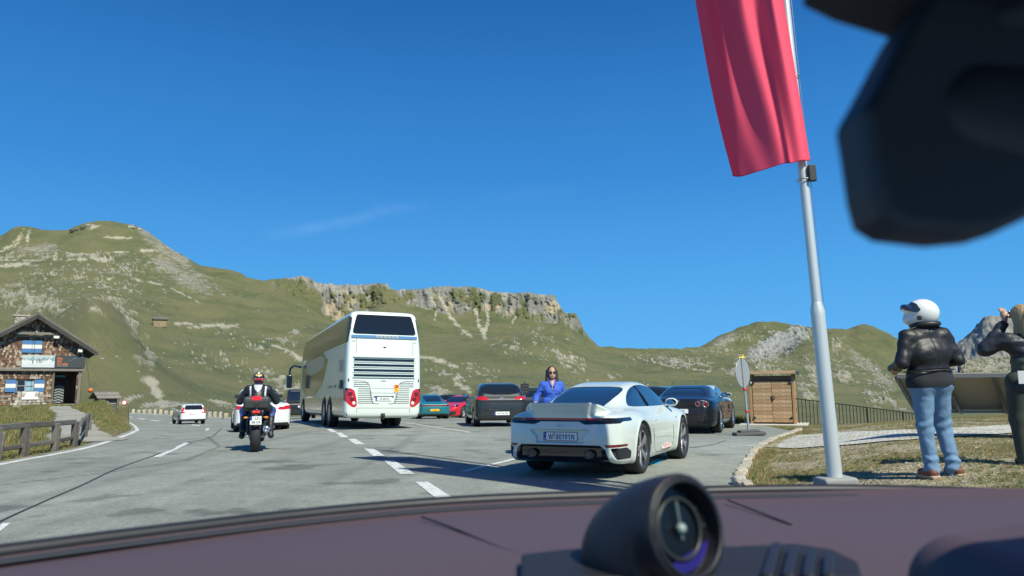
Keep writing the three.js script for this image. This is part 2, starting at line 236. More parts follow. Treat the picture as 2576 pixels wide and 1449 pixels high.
// bare ground, rock and track patches: [px, py, half width, half height, turn, kind]
const patches = [
  [332, 812, 18, 46, -.35, 'r'], [352, 905, 14, 60, -.15, 'r'], [392, 985, 12, 46, -.5, 't'], [378, 890, 12, 30, 0, 'r'], [75, 757, 85, 30, .2, 'r'], [20, 742, 40, 14, 0, 'r'], [140, 775, 40, 18, .3, 'r'], [250, 783, 26, 8, .3, 't'], [275, 750, 16, 8, .5, 'r'], [300, 770, 14, 16, .4, 'r'],
  [408, 618, 22, 60, -.95, 's'], [450, 650, 16, 50, -.9, 's'], [420, 668, 60, 20, .5, 's'], [365, 585, 24, 10, .5, 's'], [45, 602, 7, 26, .5, 'o'], [20, 622, 26, 5, -.4, 't'], [70, 595, 4, 20, .2, 't'], [100, 625, 60, 12, -.1, 's'], [36, 667, 52, 6, -.03, 't'], [20, 648, 40, 8, 0, 'r'], [262, 653, 26, 5, 0, 't'], [370, 632, 18, 5, 0, 't'], [300, 634, 24, 3, 0, 't'], [232, 570, 16, 6, 0, 't'], [300, 598, 34, 3, 0.05, 't'], [180, 645, 120, 8, 0, 'r'], [160, 700, 80, 26, .2, 'g'], [280, 720, 90, 40, .1, 'g'], [300, 680, 120, 30, 0, 'g'], [480, 706, 60, 26, .3, 's'],
  [690, 955, 60, 18, .45, 'r'], [650, 935, 30, 10, 0, 'r'], [735, 985, 40, 16, .3, 'r'], [720, 862, 30, 8, .2, 'r'], [760, 905, 50, 6, .3, 't'], [740, 838, 20, 10, 0, 'r'], [540, 820, 60, 4, -.02, 't'], [560, 830, 20, 8, 0, 'g'], [600, 925, 70, 20, .5, 'g'], [520, 900, 60, 22, .4, 'g'], [430, 1005, 60, 16, .3, 'g'], [400, 1025, 80, 8, .05, 'g'], [520, 1010, 60, 10, .3, 'r'], [330, 1000, 40, 20, 0, 'g'], [640, 870, 50, 14, .3, 'g'],
  [1090, 903, 34, 4, .12, 't'], [1130, 918, 42, 4, .2, 't'], [1150, 950, 8, 22, .3, 't'], [1160, 972, 26, 6, .3, 't'], [1190, 990, 26, 4, .4, 't'], [1110, 990, 34, 26, .6, 'r'], [1090, 1010, 30, 20, .4, 'r'], [1150, 1015, 40, 12, .4, 'r'], [1200, 935, 40, 16, 0, 'g'], [1120, 940, 40, 20, .3, 'g'], [1300, 880, 60, 20, .2, 'g'], [1420, 900, 40, 16, .5, 'r'], [1450, 940, 30, 10, .5, 'g'], [1540, 950, 20, 6, 0, 'r'], [1360, 850, 30, 20, .8, 'g'],
  [1952, 868, 62, 23, -.42, 'c'], [2018, 843, 18, 11, .3, 'c'], [1910, 886, 22, 9, 0, 'c'], [1980, 888, 14, 10, 0, 'r'], [2052, 880, 4, 34, -.1, 't'], [2105, 868, 16, 16, 0, 'r'], [2210, 940, 12, 60, -.75, 's'], [2160, 905, 10, 40, -.7, 's'], [2130, 930, 50, 22, .4, 'g'], [2060, 968, 16, 60, -.5, 'r'], [2030, 985, 14, 40, -.4, 'r'], [2195, 1000, 30, 16, .4, 'r'], [2240, 1010, 40, 10, .6, 'r'], [2120, 950, 40, 10, .3, 'r'], [2200, 965, 60, 12, .3, 'g'], [2290, 960, 24, 40, .4, 'g'], [2480, 925, 90, 20, 0, 'r'], [2440, 950, 60, 16, .1, 's'], [1860, 910, 20, 10, .3, 'r'], [1930, 925, 40, 16, .3, 'r'], [1800, 885, 50, 10, 0, 'g'], [1720, 915, 60, 12, .1, 'r'], [1840, 935, 20, 10, 0, 'r'], [1960, 905, 40, 10, .2, 'g'], [1650, 900, 60, 10, 0, 'g'], [1820, 860, 40, 14, -.4, 's'], [1890, 845, 50, 12, -.2, 'g'],
];
const tracks = [[[0, 656], [100, 655], [200, 652], [290, 650], 2.2], [[1084, 748], [1098, 782], [1092, 806], 3], [[1110, 752], [1135, 800], [1160, 828], [1184, 845], 4.5], [[1196, 782], [1206, 820], [1220, 848], 6], [[1224, 782], [1228, 806], [1216, 845], 4], [[440, 812], [520, 818], [600, 820], 2.5], [[1300, 790], [1288, 812], 4], [[2052, 850], [2055, 900], 3], [[930, 880], [1000, 890], [1085, 902], 3], [[1620, 905], [1700, 925], [1800, 935], 1.5], [[420, 596], [470, 650], 5], [[330, 700], [420, 720], [500, 760], 1.5], [[660, 860], [720, 880], [770, 905], 2.5]];
const trackL = tracks.map(t => { const p = t.slice(0, -1), w = t[t.length - 1], X = p.map(q => q[0]), Y = p.map(q => q[1]); return { p, w, x0: Math.min(...X) - 14, x1: Math.max(...X) + 14, y0: Math.min(...Y) - 14, y1: Math.max(...Y) + 14 }; });
const ochre = [[838, 768, 42, 34], [880, 762, 26, 26], [860, 790, 30, 16], [1132, 774, 26, 15], [1180, 752, 20, 10], [1202, 795, 18, 34], [1386, 778, 34, 20], [1290, 786, 12, 22], [1096, 752, 10, 22], [1235, 768, 20, 12], [1340, 770, 22, 12], [1160, 776, 20, 8]];
const colG1 = [.106, .12, .045], colG2 = [.15, .143, .062], colG3 = [.064, .078, .032], colRock = [.29, .28, .24], colTan = [.42, .385, .3], colOch = [.42, .335, .21], colDk = [.1, .098, .088];
const mix3 = (a, b, t) => [lerp(a[0], b[0], t), lerp(a[1], b[1], t), lerp(a[2], b[2], t)];
const landGrid = {};
{
  const NA = 1300, a0 = -.82, a1 = .82, near0 = 2.2, NN = 170;
  const layers = [L1, L2, L2b, L3, L3b, L4, L5, L6, L7, L8], rows = [44, 18, 44, 16, 44, 80, 8, 30, 8];
  const NR = NN + rows.reduce((a, b) => a + b, 0), pos = new Float32Array((NA + 1) * (NR + 1) * 3), col = new Float32Array(pos.length);
  const inv = camera.quaternion.clone().invert(), v = new THREE.Vector3();
  const roadIn = sdPoly([...leftEdge, ...farEdge.slice().reverse(), ...rightEdge.slice().reverse()]);
  for (let j = 0; j <= NA; j++) {
    const a = lerp(a0, a1, j / NA), sa = Math.sin(a), ca = Math.cos(a);
    const K = layers.map(L => [rAt(L, a), hAt(L, a)]); const sl = K.map((k, i) => { if (i === 0 || i === K.length - 1) return 0; const d0 = (k[1] - K[i - 1][1]) / (k[0] - K[i - 1][0]), d1 = (K[i + 1][1] - k[1]) / (K[i + 1][0] - k[0]); return d0 * d1 <= 0 ? 0 : 2 * d0 * d1 / (d0 + d1); });
    sl[0] = .03;
    let row = 0;
    const put = (r, h, band, t) => {
      let x = r * sa, z = -r * ca;
      if (band >= 0) {
        const far = clamp(r / 400, .25, 1.6), edge = band === 0 ? sstep(0, .3, t) : 1, big = band >= 7 ? 5 : 1;
        h += edge * big * far * (2.6 * fbm(x / 70, 0, z / 70, 3) + 2.1 * fbm(x / 18, 3, z / 18, 3) + .35 * N3(x / 5, 1, z / 5));
        if (band >= 1 && band < 5) h -= edge * far * 3.8 * Math.max(0, .32 - Math.abs(fbm(x / 55, 7, z / 55, 3)) * 1.7);
      }
      const pxpy = (() => { v.set(x, h - EYE, z).applyQuaternion(inv); return [W / 2 - v.x / v.z * F, H / 2 + v.y / v.z * F]; })();
      let rock = 0, c;
      const n1 = fbm(x / 30, 1.7, z / 30, 4), n2 = fbm(x / 6, 4.1, z / 6, 3), n3 = band < 0 ? fbm(x / .6, 2, z / .6, 3) : fbm(x / 2.2, 8, z / 2.2, 2);
      c = mix3(colG1, colG2, clamp(.5 + n1 * 1.7 + n2 * .9 + n3 * .7, 0, 1)); c = mix3(c, colG3, clamp((-n1 * 1.2 + n2 * 1.4 + n3 * 1.3) - .1, 0, .85));
      if (band >= 0 && band < 8) {
        const [px, py] = pxpy;
        if (band === 5 && px > 560 && px < 1500) {                 // the rock wall
          const u = px / F * 715, nz = fbm(u / 16, h / 30, 5, 4), ny = fbm(u / 5, h / 9, 2, 3);
          const m = sstep(640, 740, px) * (1 - sstep(1455, 1492, px));
          const butt = fbm(u / 15, 2.5, 71, 3), crest = sstep(.55, .95, t); const soft = (px < 980 ? .4 * sstep(900, 980, px) + sstep(750, 790, px) * (1 - sstep(880, 920, px)) * .75 - .25 + .45 * crest : .32) + (t - .45) * .75 + butt * 1.5;
          rock = clamp((soft + nz * 1.6 + .2 * Math.sin(h / 3.1 + nz * 6) + ny * 1.3 - .05) * 2.2, 0, 1) * m;
          const disp = m * (12 * nz + 7 * ny + 9 * Math.abs(fbm(u / 9, h / 60, 12, 3)) - 8 * butt + 3 * N3(u / 2.2, h / 3, 1)) * sstep(0, .12, t) * (1 - sstep(.72, 1, t));
          x += disp * sa; z -= disp * ca; h += m * (2.6 * fbm(u / 7, 3, 9, 3) + 1.6 * N3(u / 2.4, 5, 3)) * sstep(.6, 1, t);
          const w1 = fbm(u / 9 + 61, h / 14, 31, 4), w2 = fbm(u / 3.2 + 17, h / 26, 44, 3); let rc = mix3([.2, .195, .172], [.32, .31, .27], clamp(.45 + w1 * 2.4 + w2 * 1.4, 0, 1)); rc = mix3(rc, [.12, .117, .105], clamp((w2 - .04) * 4, 0, .7));   // lichen-dark water streaks
          for (const [ox, oy, ow, oh] of ochre) { const q = Math.hypot((px - ox) / ow, (py - oy) / oh); rc = mix3(rc, colOch, clamp((.75 - q + w1 * 2.2) * 1.8, 0, .8)); }
          c = mix3(c, rc, rock);
        }
        for (const [ox, oy, ow, oh, tn, kind] of patches) {
          let dx = px - ox, dy = py - oy; if (Math.abs(dx) > ow + oh + 20 || Math.abs(dy) > ow + oh + 20) continue;
          const ct = Math.cos(tn), st = Math.sin(tn), ux = (dx * ct + dy * st) / ow, uy = (-dx * st + dy * ct) / oh, q = Math.hypot(ux, uy);
          if (q > 1.6) continue;
          const u = a * r, nn = fbm(u / 4.5, h / 4.5, r / 16, 4), fine = fbm(u / 1.3, h / 1.3, r / 9, 2);
          let k;
          if (kind === 'g') k = clamp((.36 - q * .35 + nn * 1.9 + fine * 2.2 - .6) * 4, 0, .85);
          else if (kind === 's') k = clamp((1 - q + nn * 1.6 + fine * .8) * 1.6, 0, .75);
          else if (kind === 'c') k = clamp((1.3 - q + nn * 1.3) * 3, 0, 1);
          else if (kind === 't' || kind === 'o') k = clamp((.95 - q + nn * 2.0 + fine * 1.6) * 2, 0, .9);
          else k = clamp((.8 - q * .8 + nn * 2.6 + fine * 1.9 - .38) * 2.2, 0, .9);
          const nn2 = fbm(u / 3.7 + 40, h / 3.7, r / 13 + 9, 3), fine2 = fbm(u / 1.1 + 23, h / 1.1, r / 7 + 5, 2); const tint = kind === 't' ? colTan : kind === 'o' ? [.42, .36, .23] : kind === 's' ? mix3([.2, .19, .155], colTan, clamp(.25 + fine2 * 2 + nn2, 0, 1)) : kind === 'c' ? mix3([.22, .22, .2], [.4, .4, .37], clamp(.5 + fine2 * 2.6 + nn2, 0, 1)) : mix3(colRock, colTan, clamp(.45 + nn2 * 2, 0, 1));
          c = mix3(c, tint, k);
          if (kind === 'r' || kind === 'c') { const b = k * (r / 600); h += b * (.9 + 2 * fine + 2.5 * nn); x += b * 3 * (fine + nn) * sa; z -= b * 3 * (fine + nn) * ca; }
        }
        for (const tr of trackL) { const wdt = tr.w; if (px < tr.x0 || px > tr.x1 || py < tr.y0 || py > tr.y1) continue; const q = sdLine2(px, py, tr.p); if (q < wdt * 2) { const nn = fbm(x / 8, h / 8, z / 8, 3); c = mix3(c, colTan, clamp((.85 - q / wdt + nn * 2.6) * 2, 0, .85)); } }
        
      }
      if (band >= 7) { const nn = fbm(x / 160, h / 60, z / 160, 4); c = mix3(colRock, [.2, .19, .165], clamp(.5 + nn * 2.2, 0, 1)); }
      if (band < 0) {                                            // near grass and stony lawn
        const d = r * ca, eR = -sideOf(rightEdge, x, d), eL = sideOf(leftEdge, x, d);
        const nn = fbm(x / 1.7, 6, z / 1.7, 4), f2 = fbm(x / .25, 6, z / .25, 2);
        c = mix3([.13, .128, .04], [.235, .19, .085], clamp(.5 + nn * 2, 0, 1)); c = mix3(c, [.075, .1, .025], clamp(-nn * 2 + f2 * .8 - .1, 0, .8));
        if (eR > 0 && d < 24) c = mix3(mix3([.27, .225, .13], [.38, .33, .22], clamp(.5 + f2 * 2, 0, 1)), [.15, .145, .045], clamp((nn * 1.8 + f2 * 1.1 + .18) * 1.9, 0, .95));
        if (eR < 0 && eL < 0) { const ri = roadIn(x, d); if (ri < -.05) h -= .12 * sstep(.05, .4, -ri); }
      }
      const o = (j * (NR + 1) + row) * 3; pos[o] = x; pos[o + 1] = h; pos[o + 2] = z; col[o] = c[0]; col[o + 1] = c[1]; col[o + 2] = c[2]; row++;
    };
    const R1 = K[0][0], h1 = K[0][1];
    for (let i = 0; i < NN; i++) { const t = i / NN, r = near0 * Math.pow(R1 / near0, t), x = r * sa, d = r * ca; const b = sstep(.55, 1, r / R1); put(r, lerp(G(x, d), h1, b), -1, t); }
    for (let b = 0; b < rows.length; b++) for (let i = 0; i < rows[b]; i++) {
      const t = i / rows[b], [r0, h0] = K[b], [r1, hh1] = K[b + 1], dr = r1 - r0, t2 = t * t, t3 = t2 * t;
      const h = (2 * t3 - 3 * t2 + 1) * h0 + (t3 - 2 * t2 + t) * dr * sl[b] + (-2 * t3 + 3 * t2) * hh1 + (t3 - t2) * dr * sl[b + 1];
      put(r0 + dr * t, h, b, t);
    }
    put(K[9][0], K[9][1], 8, 1);
  }
  const idx = new Uint32Array(NA * NR * 6); let q = 0;
  for (let j = 0; j < NA; j++) for (let i = 0; i < NR; i++) { const a = j * (NR + 1) + i, b = a + 1, c = a + NR + 1, d = c + 1; idx[q++] = a; idx[q++] = c; idx[q++] = b; idx[q++] = b; idx[q++] = c; idx[q++] = d; }
  const g = new THREE.BufferGeometry(); g.setAttribute('position', new THREE.BufferAttribute(pos, 3)); g.setAttribute('color', new THREE.BufferAttribute(col, 3)); g.setIndex(new THREE.BufferAttribute(idx, 1)); g.computeVertexNormals();
  const uv = new Float32Array(pos.length / 3 * 2); for (let i = 0; i < uv.length / 2; i++) { uv[2 * i] = pos[3 * i] / 2.6; uv[2 * i + 1] = pos[3 * i + 2] / 2.6; } g.setAttribute('uv', new THREE.BufferAttribute(uv, 2));
  const det = dataTex(512, (u, v) => { const a = tnoise(u, v, 200, 1), b = tnoise(u, v, 90, 2), c = tnoise(u, v, 24, 3), k = clamp(.62 + .75 * (a - .5) + .5 * (b - .5) + .35 * (c - .5), 0, 1); return [k, k, k * .97]; });
  Object.assign(landGrid, { pos, col, NA, NR, NN, rows });
  structure('mountain_terrain', g, mat({ rgb: [1.5, 1.5, 1.5], map: det, bumpMap: det, bumpScale: .03, vertexColors: true, roughness: .95 }));
}
// sheets laid on the land: polar grid clipped to a plan outline [[x,d],...]
function sheet(f, lift, heightFn, opts = {}) {
  const { a0 = -.8, a1 = .8, r0 = 2.3, r1 = 97, na = 420, nr = 240, color, uvs = 1, flat = false } = opts;
  const P = [], I = []; for (let i = 0; i <= nr; i++) for (let j = 0; j <= na; j++) { const r = r0 * Math.pow(r1 / r0, i / nr), a = lerp(a0, a1, j / na), x = r * Math.sin(a), d = r * Math.cos(a); P.push(x, 0, -d); }
  for (let i = 0; i < nr; i++) for (let j = 0; j < na; j++) { const a = i * (na + 1) + j, b = a + 1, c = a + na + 1, d = c + 1; I.push(a, b, c, b, d, c); }
  const s = split(soup({ P, N: new Float32Array(P.length), I }), (x, y, z) => -f(x, -z))[0];
  const g = new THREE.BufferGeometry(), n = s.p.length / 3, uv = new Float32Array(n * 2), col = new Float32Array(n * 3);
  for (let i = 0; i < n; i++) { const x = s.p[3 * i], z = s.p[3 * i + 2]; s.p[3 * i + 1] = heightFn(x, -z) + lift; uv[2 * i] = x / uvs; uv[2 * i + 1] = z / uvs; if (color) { const c = color(x, -z); col.set(c, 3 * i); } }
  g.setAttribute('position', new THREE.BufferAttribute(s.p, 3)); g.setAttribute('uv', new THREE.BufferAttribute(uv, 2)); if (color) g.setAttribute('color', new THREE.BufferAttribute(col, 3));
  const nn = new Float32Array(n * 3), e = .15; for (let i = 0; i < n; i++) { const x = s.p[3 * i], d = -s.p[3 * i + 2]; const hx = flat ? 0 : heightFn(x + e, d) - heightFn(x - e, d), hd = heightFn(x, d + e) - heightFn(x, d - e), l = Math.hypot(hx, hd, 2 * e); nn[3 * i] = -hx / l; nn[3 * i + 1] = 2 * e / l; nn[3 * i + 2] = hd / l; }
  g.setAttribute('normal', new THREE.BufferAttribute(nn, 3)); return g;
}
const roadPoly = [...leftEdge, ...farEdge.slice().reverse(), ...rightEdge.slice().reverse()];
const roadH = (x, d) => Gr(d, x);
const atG = (px, py) => { const v = dirOf(px, py); let lo = 3; for (let d = 3; d < 120; d += .05) { const x = v.x / -v.z * d, y = EYE + v.y / -v.z * d; if (y < G(x, d)) return [x, d]; } return [v.x / -v.z * 80, 80]; };
{
  const seams = [[[-7.6, 7], [-6.9, 9.4], [-6.1, 11.2], [-5.7, 13.2], [-6.4, 16.5], [-8.5, 21]]];
  const skid = (x, d) => { let k = 0; [[-7.2, .35], [-5.4, .3], [-7.9, .2], [-3.9, .25], [-2.4, .22]].forEach(([o, w], i) => { const cx = o - .0022 * Math.max(0, d - 4) ** 2 * .8 + .25 * Math.sin(d * .21 + i); k = Math.max(k, (1 - sstep(w * .4, w, Math.abs(x - cx))) * (.35 + .9 * fbm(x * 3, d * .25, i, 2))); }); return clamp(k, 0, 1); };
  const color = (x, d) => {
    let v = 1 + .4 * fbm(x / 3.5, d / 3.5, 1, 4) + .3 * fbm(x * 2.2, d * 2.2, 4, 3); const oil = fbm(x * 1.1 + 9, d * 1.1, 7, 3); if (oil > .22) v *= 1 - clamp((oil - .22) * 5, 0, .4); if (d > 10.2 && d < 13.6 && x > -4.6 + .06 * d && x < -1.7 + .03 * d) v *= .88; if (x > -.9 && x < 2.2 && d > 15.4 && d < 18.2) v *= 1.1; v *= 1 - .34 * skid(x, d);
    const q = Math.min(...seams.map(l => sdLine2(x, d, l))); v *= 1 - .45 * (1 - sstep(.02, .06, q + .03 * fbm(x * 6, d * 6, 1, 2)));
    const patch = (x > 2.2 && d > 15 && d < 24) ? 1.05 : 1; return [v * patch, v * patch, v * patch * .99];
  };
  const tx = dataTex(512, (u, v) => { const a = tnoise(u, v, 256, 1), b = tnoise(u, v, 128, 2), c = tnoise(u, v, 40, 3); let g = .62 + .2 * (b - .5) + .1 * (c - .5) + (a > .8 ? .26 * (a - .6) / .4 : 0) - (a < .2 ? .16 : 0); return [g, g, g * .985]; });
  const bt = dataTex(256, (u, v) => { const a = tnoise(u, v, 128, 5) * .7 + tnoise(u, v, 40, 6) * .3; return [a, a, a]; });
  M.asphalt = mat({ rgb: [.39, .41, .36], map: tx, bumpMap: bt, bumpScale: .003, roughness: .9, vertexColors: true });
  structure('asphalt_road', sheet(sdPoly(roadPoly), .012, roadH, { color, uvs: 2.2, na: 560, nr: 400, r1: 120, flat: true }), M.asphalt);
  // path up to the stone house
  M.path = mat({ rgb: [.5, .48, .41], map: tx, bumpMap: bt, bumpScale: .006, roughness: .95, vertexColors: true });
  structure('gravel_path', sheet((x, d) => sdLine2(x, d, pathLine) - .62 - .3 * fbm(x * .8, d * .8, 2, 3) - .7 * (1 - sstep(19, 22.5, d)), .025, G, { a0: -.8, a1: -.3, r0: 17, r1: 75, na: 160, nr: 160, uvs: 2.2, color: (x, d) => { const v = 1 + .5 * fbm(x, d, 1, 4); return [v, v, v * .98]; } }), M.path);
  // cobbled strip across the lawn
  const cob = [[1898, 1131], [1960, 1098], [2080, 1092], [2200, 1087], [2300, 1083], [2430, 1077], [2575, 1068], [2700, 1062], [2700, 1080], [2575, 1090], [2400, 1100], [2300, 1108], [2150, 1120], [2000, 1130]].map(p => atG(...p));
  const ct = dataTex(512, (u, v) => { const n = 26, k = u * n, row = Math.floor(v * n), x = k + (row % 2) * .5, fx = x - Math.floor(x), fy = v * n - row, e = Math.min(fx, 1 - fx, fy, 1 - fy) + .3 * (tnoise(u, v, 90, 4) - .5); const s = .72 + .4 * (tnoise(Math.floor(x) / n + .01, row / n + .01, 26, 9) - .5) + .2 * (tnoise(u, v, 128, 2) - .5); const m = e < .1 ? .45 : s; return [m, m * .99, m * .95]; });
  M.cobble = mat({ rgb: [.78, .76, .68], map: ct, roughness: .9 });
  structure('cobbled_strip', sheet(sdPoly(cob), .02, G, { a0: .25, a1: .8, r0: 10, r1: 30, na: 260, nr: 120, uvs: 2.4 }), M.cobble);
}
// painted markings
M.white = mat({ rgb: [.78, .78, .74], roughness: .7, map: dataTex(256, (u, v) => { const a = .86 + .2 * (tnoise(u, v, 90, 3) - .5) + .16 * (tnoise(u, v, 24, 8) - .5), k = tnoise(u, v, 120, 5) * .6 + tnoise(u, v, 18, 9) * .4 > .66 ? .5 : 1; return [a * k, a * k, a * k]; }) });
function ribbon(pts, w, lift, n = 24) {                   // strip along plan points [[x,d],..]
  const c = new THREE.CatmullRomCurve3(pts.map(p => new THREE.Vector3(p[0], 0, p[1])), false, 'centripetal'), P = [], U = [], I = [];
  for (let i = 0; i <= n; i++) { const p = c.getPointAt(i / n), t = c.getTangentAt(i / n), nx = -t.z, nz = t.x, len = Math.hypot(nx, nz); for (const s of [-.5, .5]) { const x = p.x + nx / len * w * s, d = p.z + nz / len * w * s; P.push(x, Gr(d, x) + .012 + lift, -d); U.push(x * .6, d * .6); } if (i) { const a = 2 * i - 2; I.push(a, a + 1, a + 2, a + 1, a + 3, a + 2); } }
  const g = new THREE.BufferGeometry(); g.setAttribute('position', new THREE.Float32BufferAttribute(P, 3)); g.setAttribute('uv', new THREE.Float32BufferAttribute(U, 2)); g.setIndex(I); g.computeVertexNormals(); return g;
}
{
  const quadMark = (c, name = 'lane_marking', m = M.white) => { // four corners in pixels
    const q = c.map(p => atRoad(...p)), g = new THREE.BufferGeometry(), P = [], U = []; q.forEach(([x, d]) => { P.push(x, Gr(d, x) + .018, -d); U.push(x * .6, d * .6); });
    g.setAttribute('position', new THREE.Float32BufferAttribute(P, 3)); g.setAttribute('uv', new THREE.Float32BufferAttribute(U, 2)); g.setIndex([0, 1, 2, 0, 2, 3]); g.computeVertexNormals(); structure(name, g, m);
  };
  [[[1044, 1216], [1076, 1216], [1152, 1265], [1104, 1265]], [[964, 1161], [992, 1161], [1043, 1196], [1006, 1196]], [[914, 1129], [937, 1129], [968, 1150], [939, 1150]], [[874, 1106], [894, 1106], [918, 1120], [894, 1120]], [[843, 1090], [858, 1090], [877, 1102], [858, 1102]], [[820, 1080], [833, 1080], [849, 1089], [834, 1089]], [[797, 1072.5], [809, 1072.5], [822, 1078.5], [809, 1078.5]], [[774, 1067], [786, 1067], [799, 1071.5], [786, 1071.5]], [[750, 1062.5], [762, 1062.5], [775, 1066], [763, 1066]], [[727, 1059], [738, 1059], [751, 1061.8], [741, 1061.8]],
    [[384, 1152], [403, 1152], [477, 1116], [464, 1116]], [[513, 1089], [522, 1089], [526, 1078], [518, 1078]], [[478, 1070], [500, 1072], [505, 1070.5], [484, 1068.5]], [[424, 1065], [446, 1066.6], [450, 1065], [430, 1063.6]], [[376, 1058.5], [398, 1060.3], [402, 1058.8], [381, 1057.2]], [[346, 1053.6], [362, 1055.1], [366, 1053.9], [351, 1052.5]], [[318, 1049.3], [332, 1050.7], [335, 1049.7], [322, 1048.4]], [[-40, 1352], [-12, 1352], [26, 1322], [8, 1322]]].forEach(c => quadMark(c));
  const line = (pts, w, name = 'edge_line', n = 40, m = M.white) => structure(name, ribbon(pts, w, .006, n), m);
  line(leftEdge.slice(1, 12).map(([x, d]) => [x + .28, d - .05]), .16, 'edge_line', 90);
  line([[296, 1039], [400, 1044], [500, 1049.5], [600, 1054.5], [720, 1057]].map(p => atRoad(...p)), .2);
  line([[866, 1095], [1000, 1093], [1182, 1089]].map(p => atRoad(...p)), .11, 'parking_line');
  line([[1000, 1062], [1090, 1075], [1182, 1089]].map(p => atRoad(...p)), .11, 'parking_line');
  line([[1165, 1189], [1230, 1173], [1310, 1153]].map(p => atRoad(...p)), .11, 'parking_line');
  line([[1930, 1118], [1880, 1124], [1836, 1128]].map(p => atRoad(...p)), .07, 'parking_line');
  M.tar = mat({ rgb: [.035, .035, .036], roughness: .7 });
  for (const [l, w] of [[[[478, 1113], [400, 1142], [300, 1182], [200, 1224], [100, 1270], [0, 1322], [-60, 1352]], .035], [[[470, 1116], [520, 1104], [548, 1090], [556, 1078]], .03], [[[1720, 1130], [1780, 1122], [1830, 1110]], .03]]) structure('tar_seam', ribbon(l.map(p => atRoad(...p)).map(([x, d], i) => [x + .04 * Math.sin(i * 2.3), d + .05 * Math.sin(i * 3.1)]), w, .004, 60), M.tar);
  quadMark([[1626, 1170], [1652, 1170], [1676, 1156], [1654, 1156]], 'blue_parking_marking', mat({ rgb: [.03, .42, .72], roughness: .75 }));
}
// ---------------------------------------------------------------- vehicles
M.tyre = mat({ rgb: [.022, .022, .023], roughness: .75 }); M.black = mat({ rgb: [.02, .02, .021], roughness: .5 }); M.gloss = mat({ rgb: [.008, .008, .009], roughness: .08, clearcoat: 1, clearcoatRoughness: .03 });
M.well = mat({ rgb: [.16, .16, .16], roughness: .9 }); M.chrome = mat({ rgb: [.8, .8, .8], roughness: .12, metalness: 1 }); M.steel = mat({ rgb: [.5, .5, .5], roughness: .32, metalness: 1 });
M.rimSilver = mat({ rgb: [.62, .62, .63], roughness: .25, metalness: .9 }); M.rimDark = mat({ rgb: [.2, .2, .21], roughness: .3, metalness: .9 });
M.glass = mat({ rgb: [.012, .016, .02], roughness: .02, clearcoat: 1, clearcoatRoughness: 0 }); M.glassBlue = mat({ rgb: [.012, .03, .06], roughness: .02, clearcoat: 1, clearcoatRoughness: 0 });
M.redLight = mat({ rgb: [.55, .012, .02], roughness: .12, clearcoat: 1, clearcoatRoughness: .02 }); M.redDark = mat({ rgb: [.14, .008, .012], roughness: .12, clearcoat: 1, clearcoatRoughness: .02 }); M.lens = mat({ rgb: [.7, .72, .74], roughness: .05, clearcoat: 1 }); M.amber = mat({ rgb: [.8, .25, .02], roughness: .2, clearcoat: 1 });
const whiteTex = (w, h, draw) => canvasTex(w, h, draw);
function plateTex(text, o = {}) {
  return whiteTex(520, o.tall ? 400 : 112, (c, w, h) => {
    c.fillStyle = o.bg || '#e9ebe8'; c.fillRect(0, 0, w, h); if (o.border) { c.fillStyle = o.border; c.fillRect(0, 0, w, 7); c.fillRect(0, h - 7, w, 7); }
    if (!o.noBand) { c.fillStyle = '#1c3f94'; c.fillRect(0, 0, o.tall ? 90 : 44, o.tall ? h / 2 : h); c.fillStyle = '#d8c84a'; for (let k = 0; k < 12; k++) c.fillRect((o.tall ? 42 : 19) + 13 * Math.cos(k * .5236), (o.tall ? 50 : 32) + 13 * Math.sin(k * .5236), 4, 4); c.fillStyle = '#fff'; c.font = 'bold 30px sans-serif'; c.textAlign = 'center'; c.fillText(o.land || 'A', o.tall ? 45 : 22, h * (o.tall ? .4 : .88)); }
    c.fillStyle = '#14161a'; c.textAlign = 'center'; c.textBaseline = 'middle';
    if (o.tall) { c.font = 'bold 150px sans-serif'; c.fillText(text[0], 300, 110); c.fillText(text[1], 270, 290); c.fillStyle = '#8a8f55'; c.fillRect(420, 80, 50, 60); }
    else { c.font = `bold ${o.size || 92}px sans-serif`; c.save(); c.translate(w / 2 + 22, h / 2 + 4); c.scale(o.sx || .86, 1); c.fillText(text, 0, 0); c.restore(); if (o.crest) { c.fillStyle = '#e9ebe8'; c.fillRect(o.crest - 22, 8, 46, 96); c.fillStyle = '#b3262b'; c.beginPath(); c.moveTo(o.crest - 17, 42); c.lineTo(o.crest + 17, 42); c.lineTo(o.crest + 14, 80); c.lineTo(o.crest, 98); c.lineTo(o.crest - 14, 80); c.fill(); c.fillStyle = '#fff'; c.fillRect(o.crest - 4, 44, 8, 50); c.fillRect(o.crest - 15, 60, 30, 8); c.fillStyle = '#444'; for (let k = 0; k < 4; k++) c.fillRect(o.crest - 17 + (k % 2) * 19, 12 + (k >> 1) * 14, 13, 10); } }
  });
}
function plate(parent, tex, w, h, x, y, z, rx = 0, ry = 0) {
  const p = part('number_plate', box(w, h, .012), [M.black, M.black, M.black, M.black, mat({ map: tex, roughness: .4 }), M.black], parent); p.position.set(x, y, z); p.rotation.set(rx, ry, 0); return p;
}
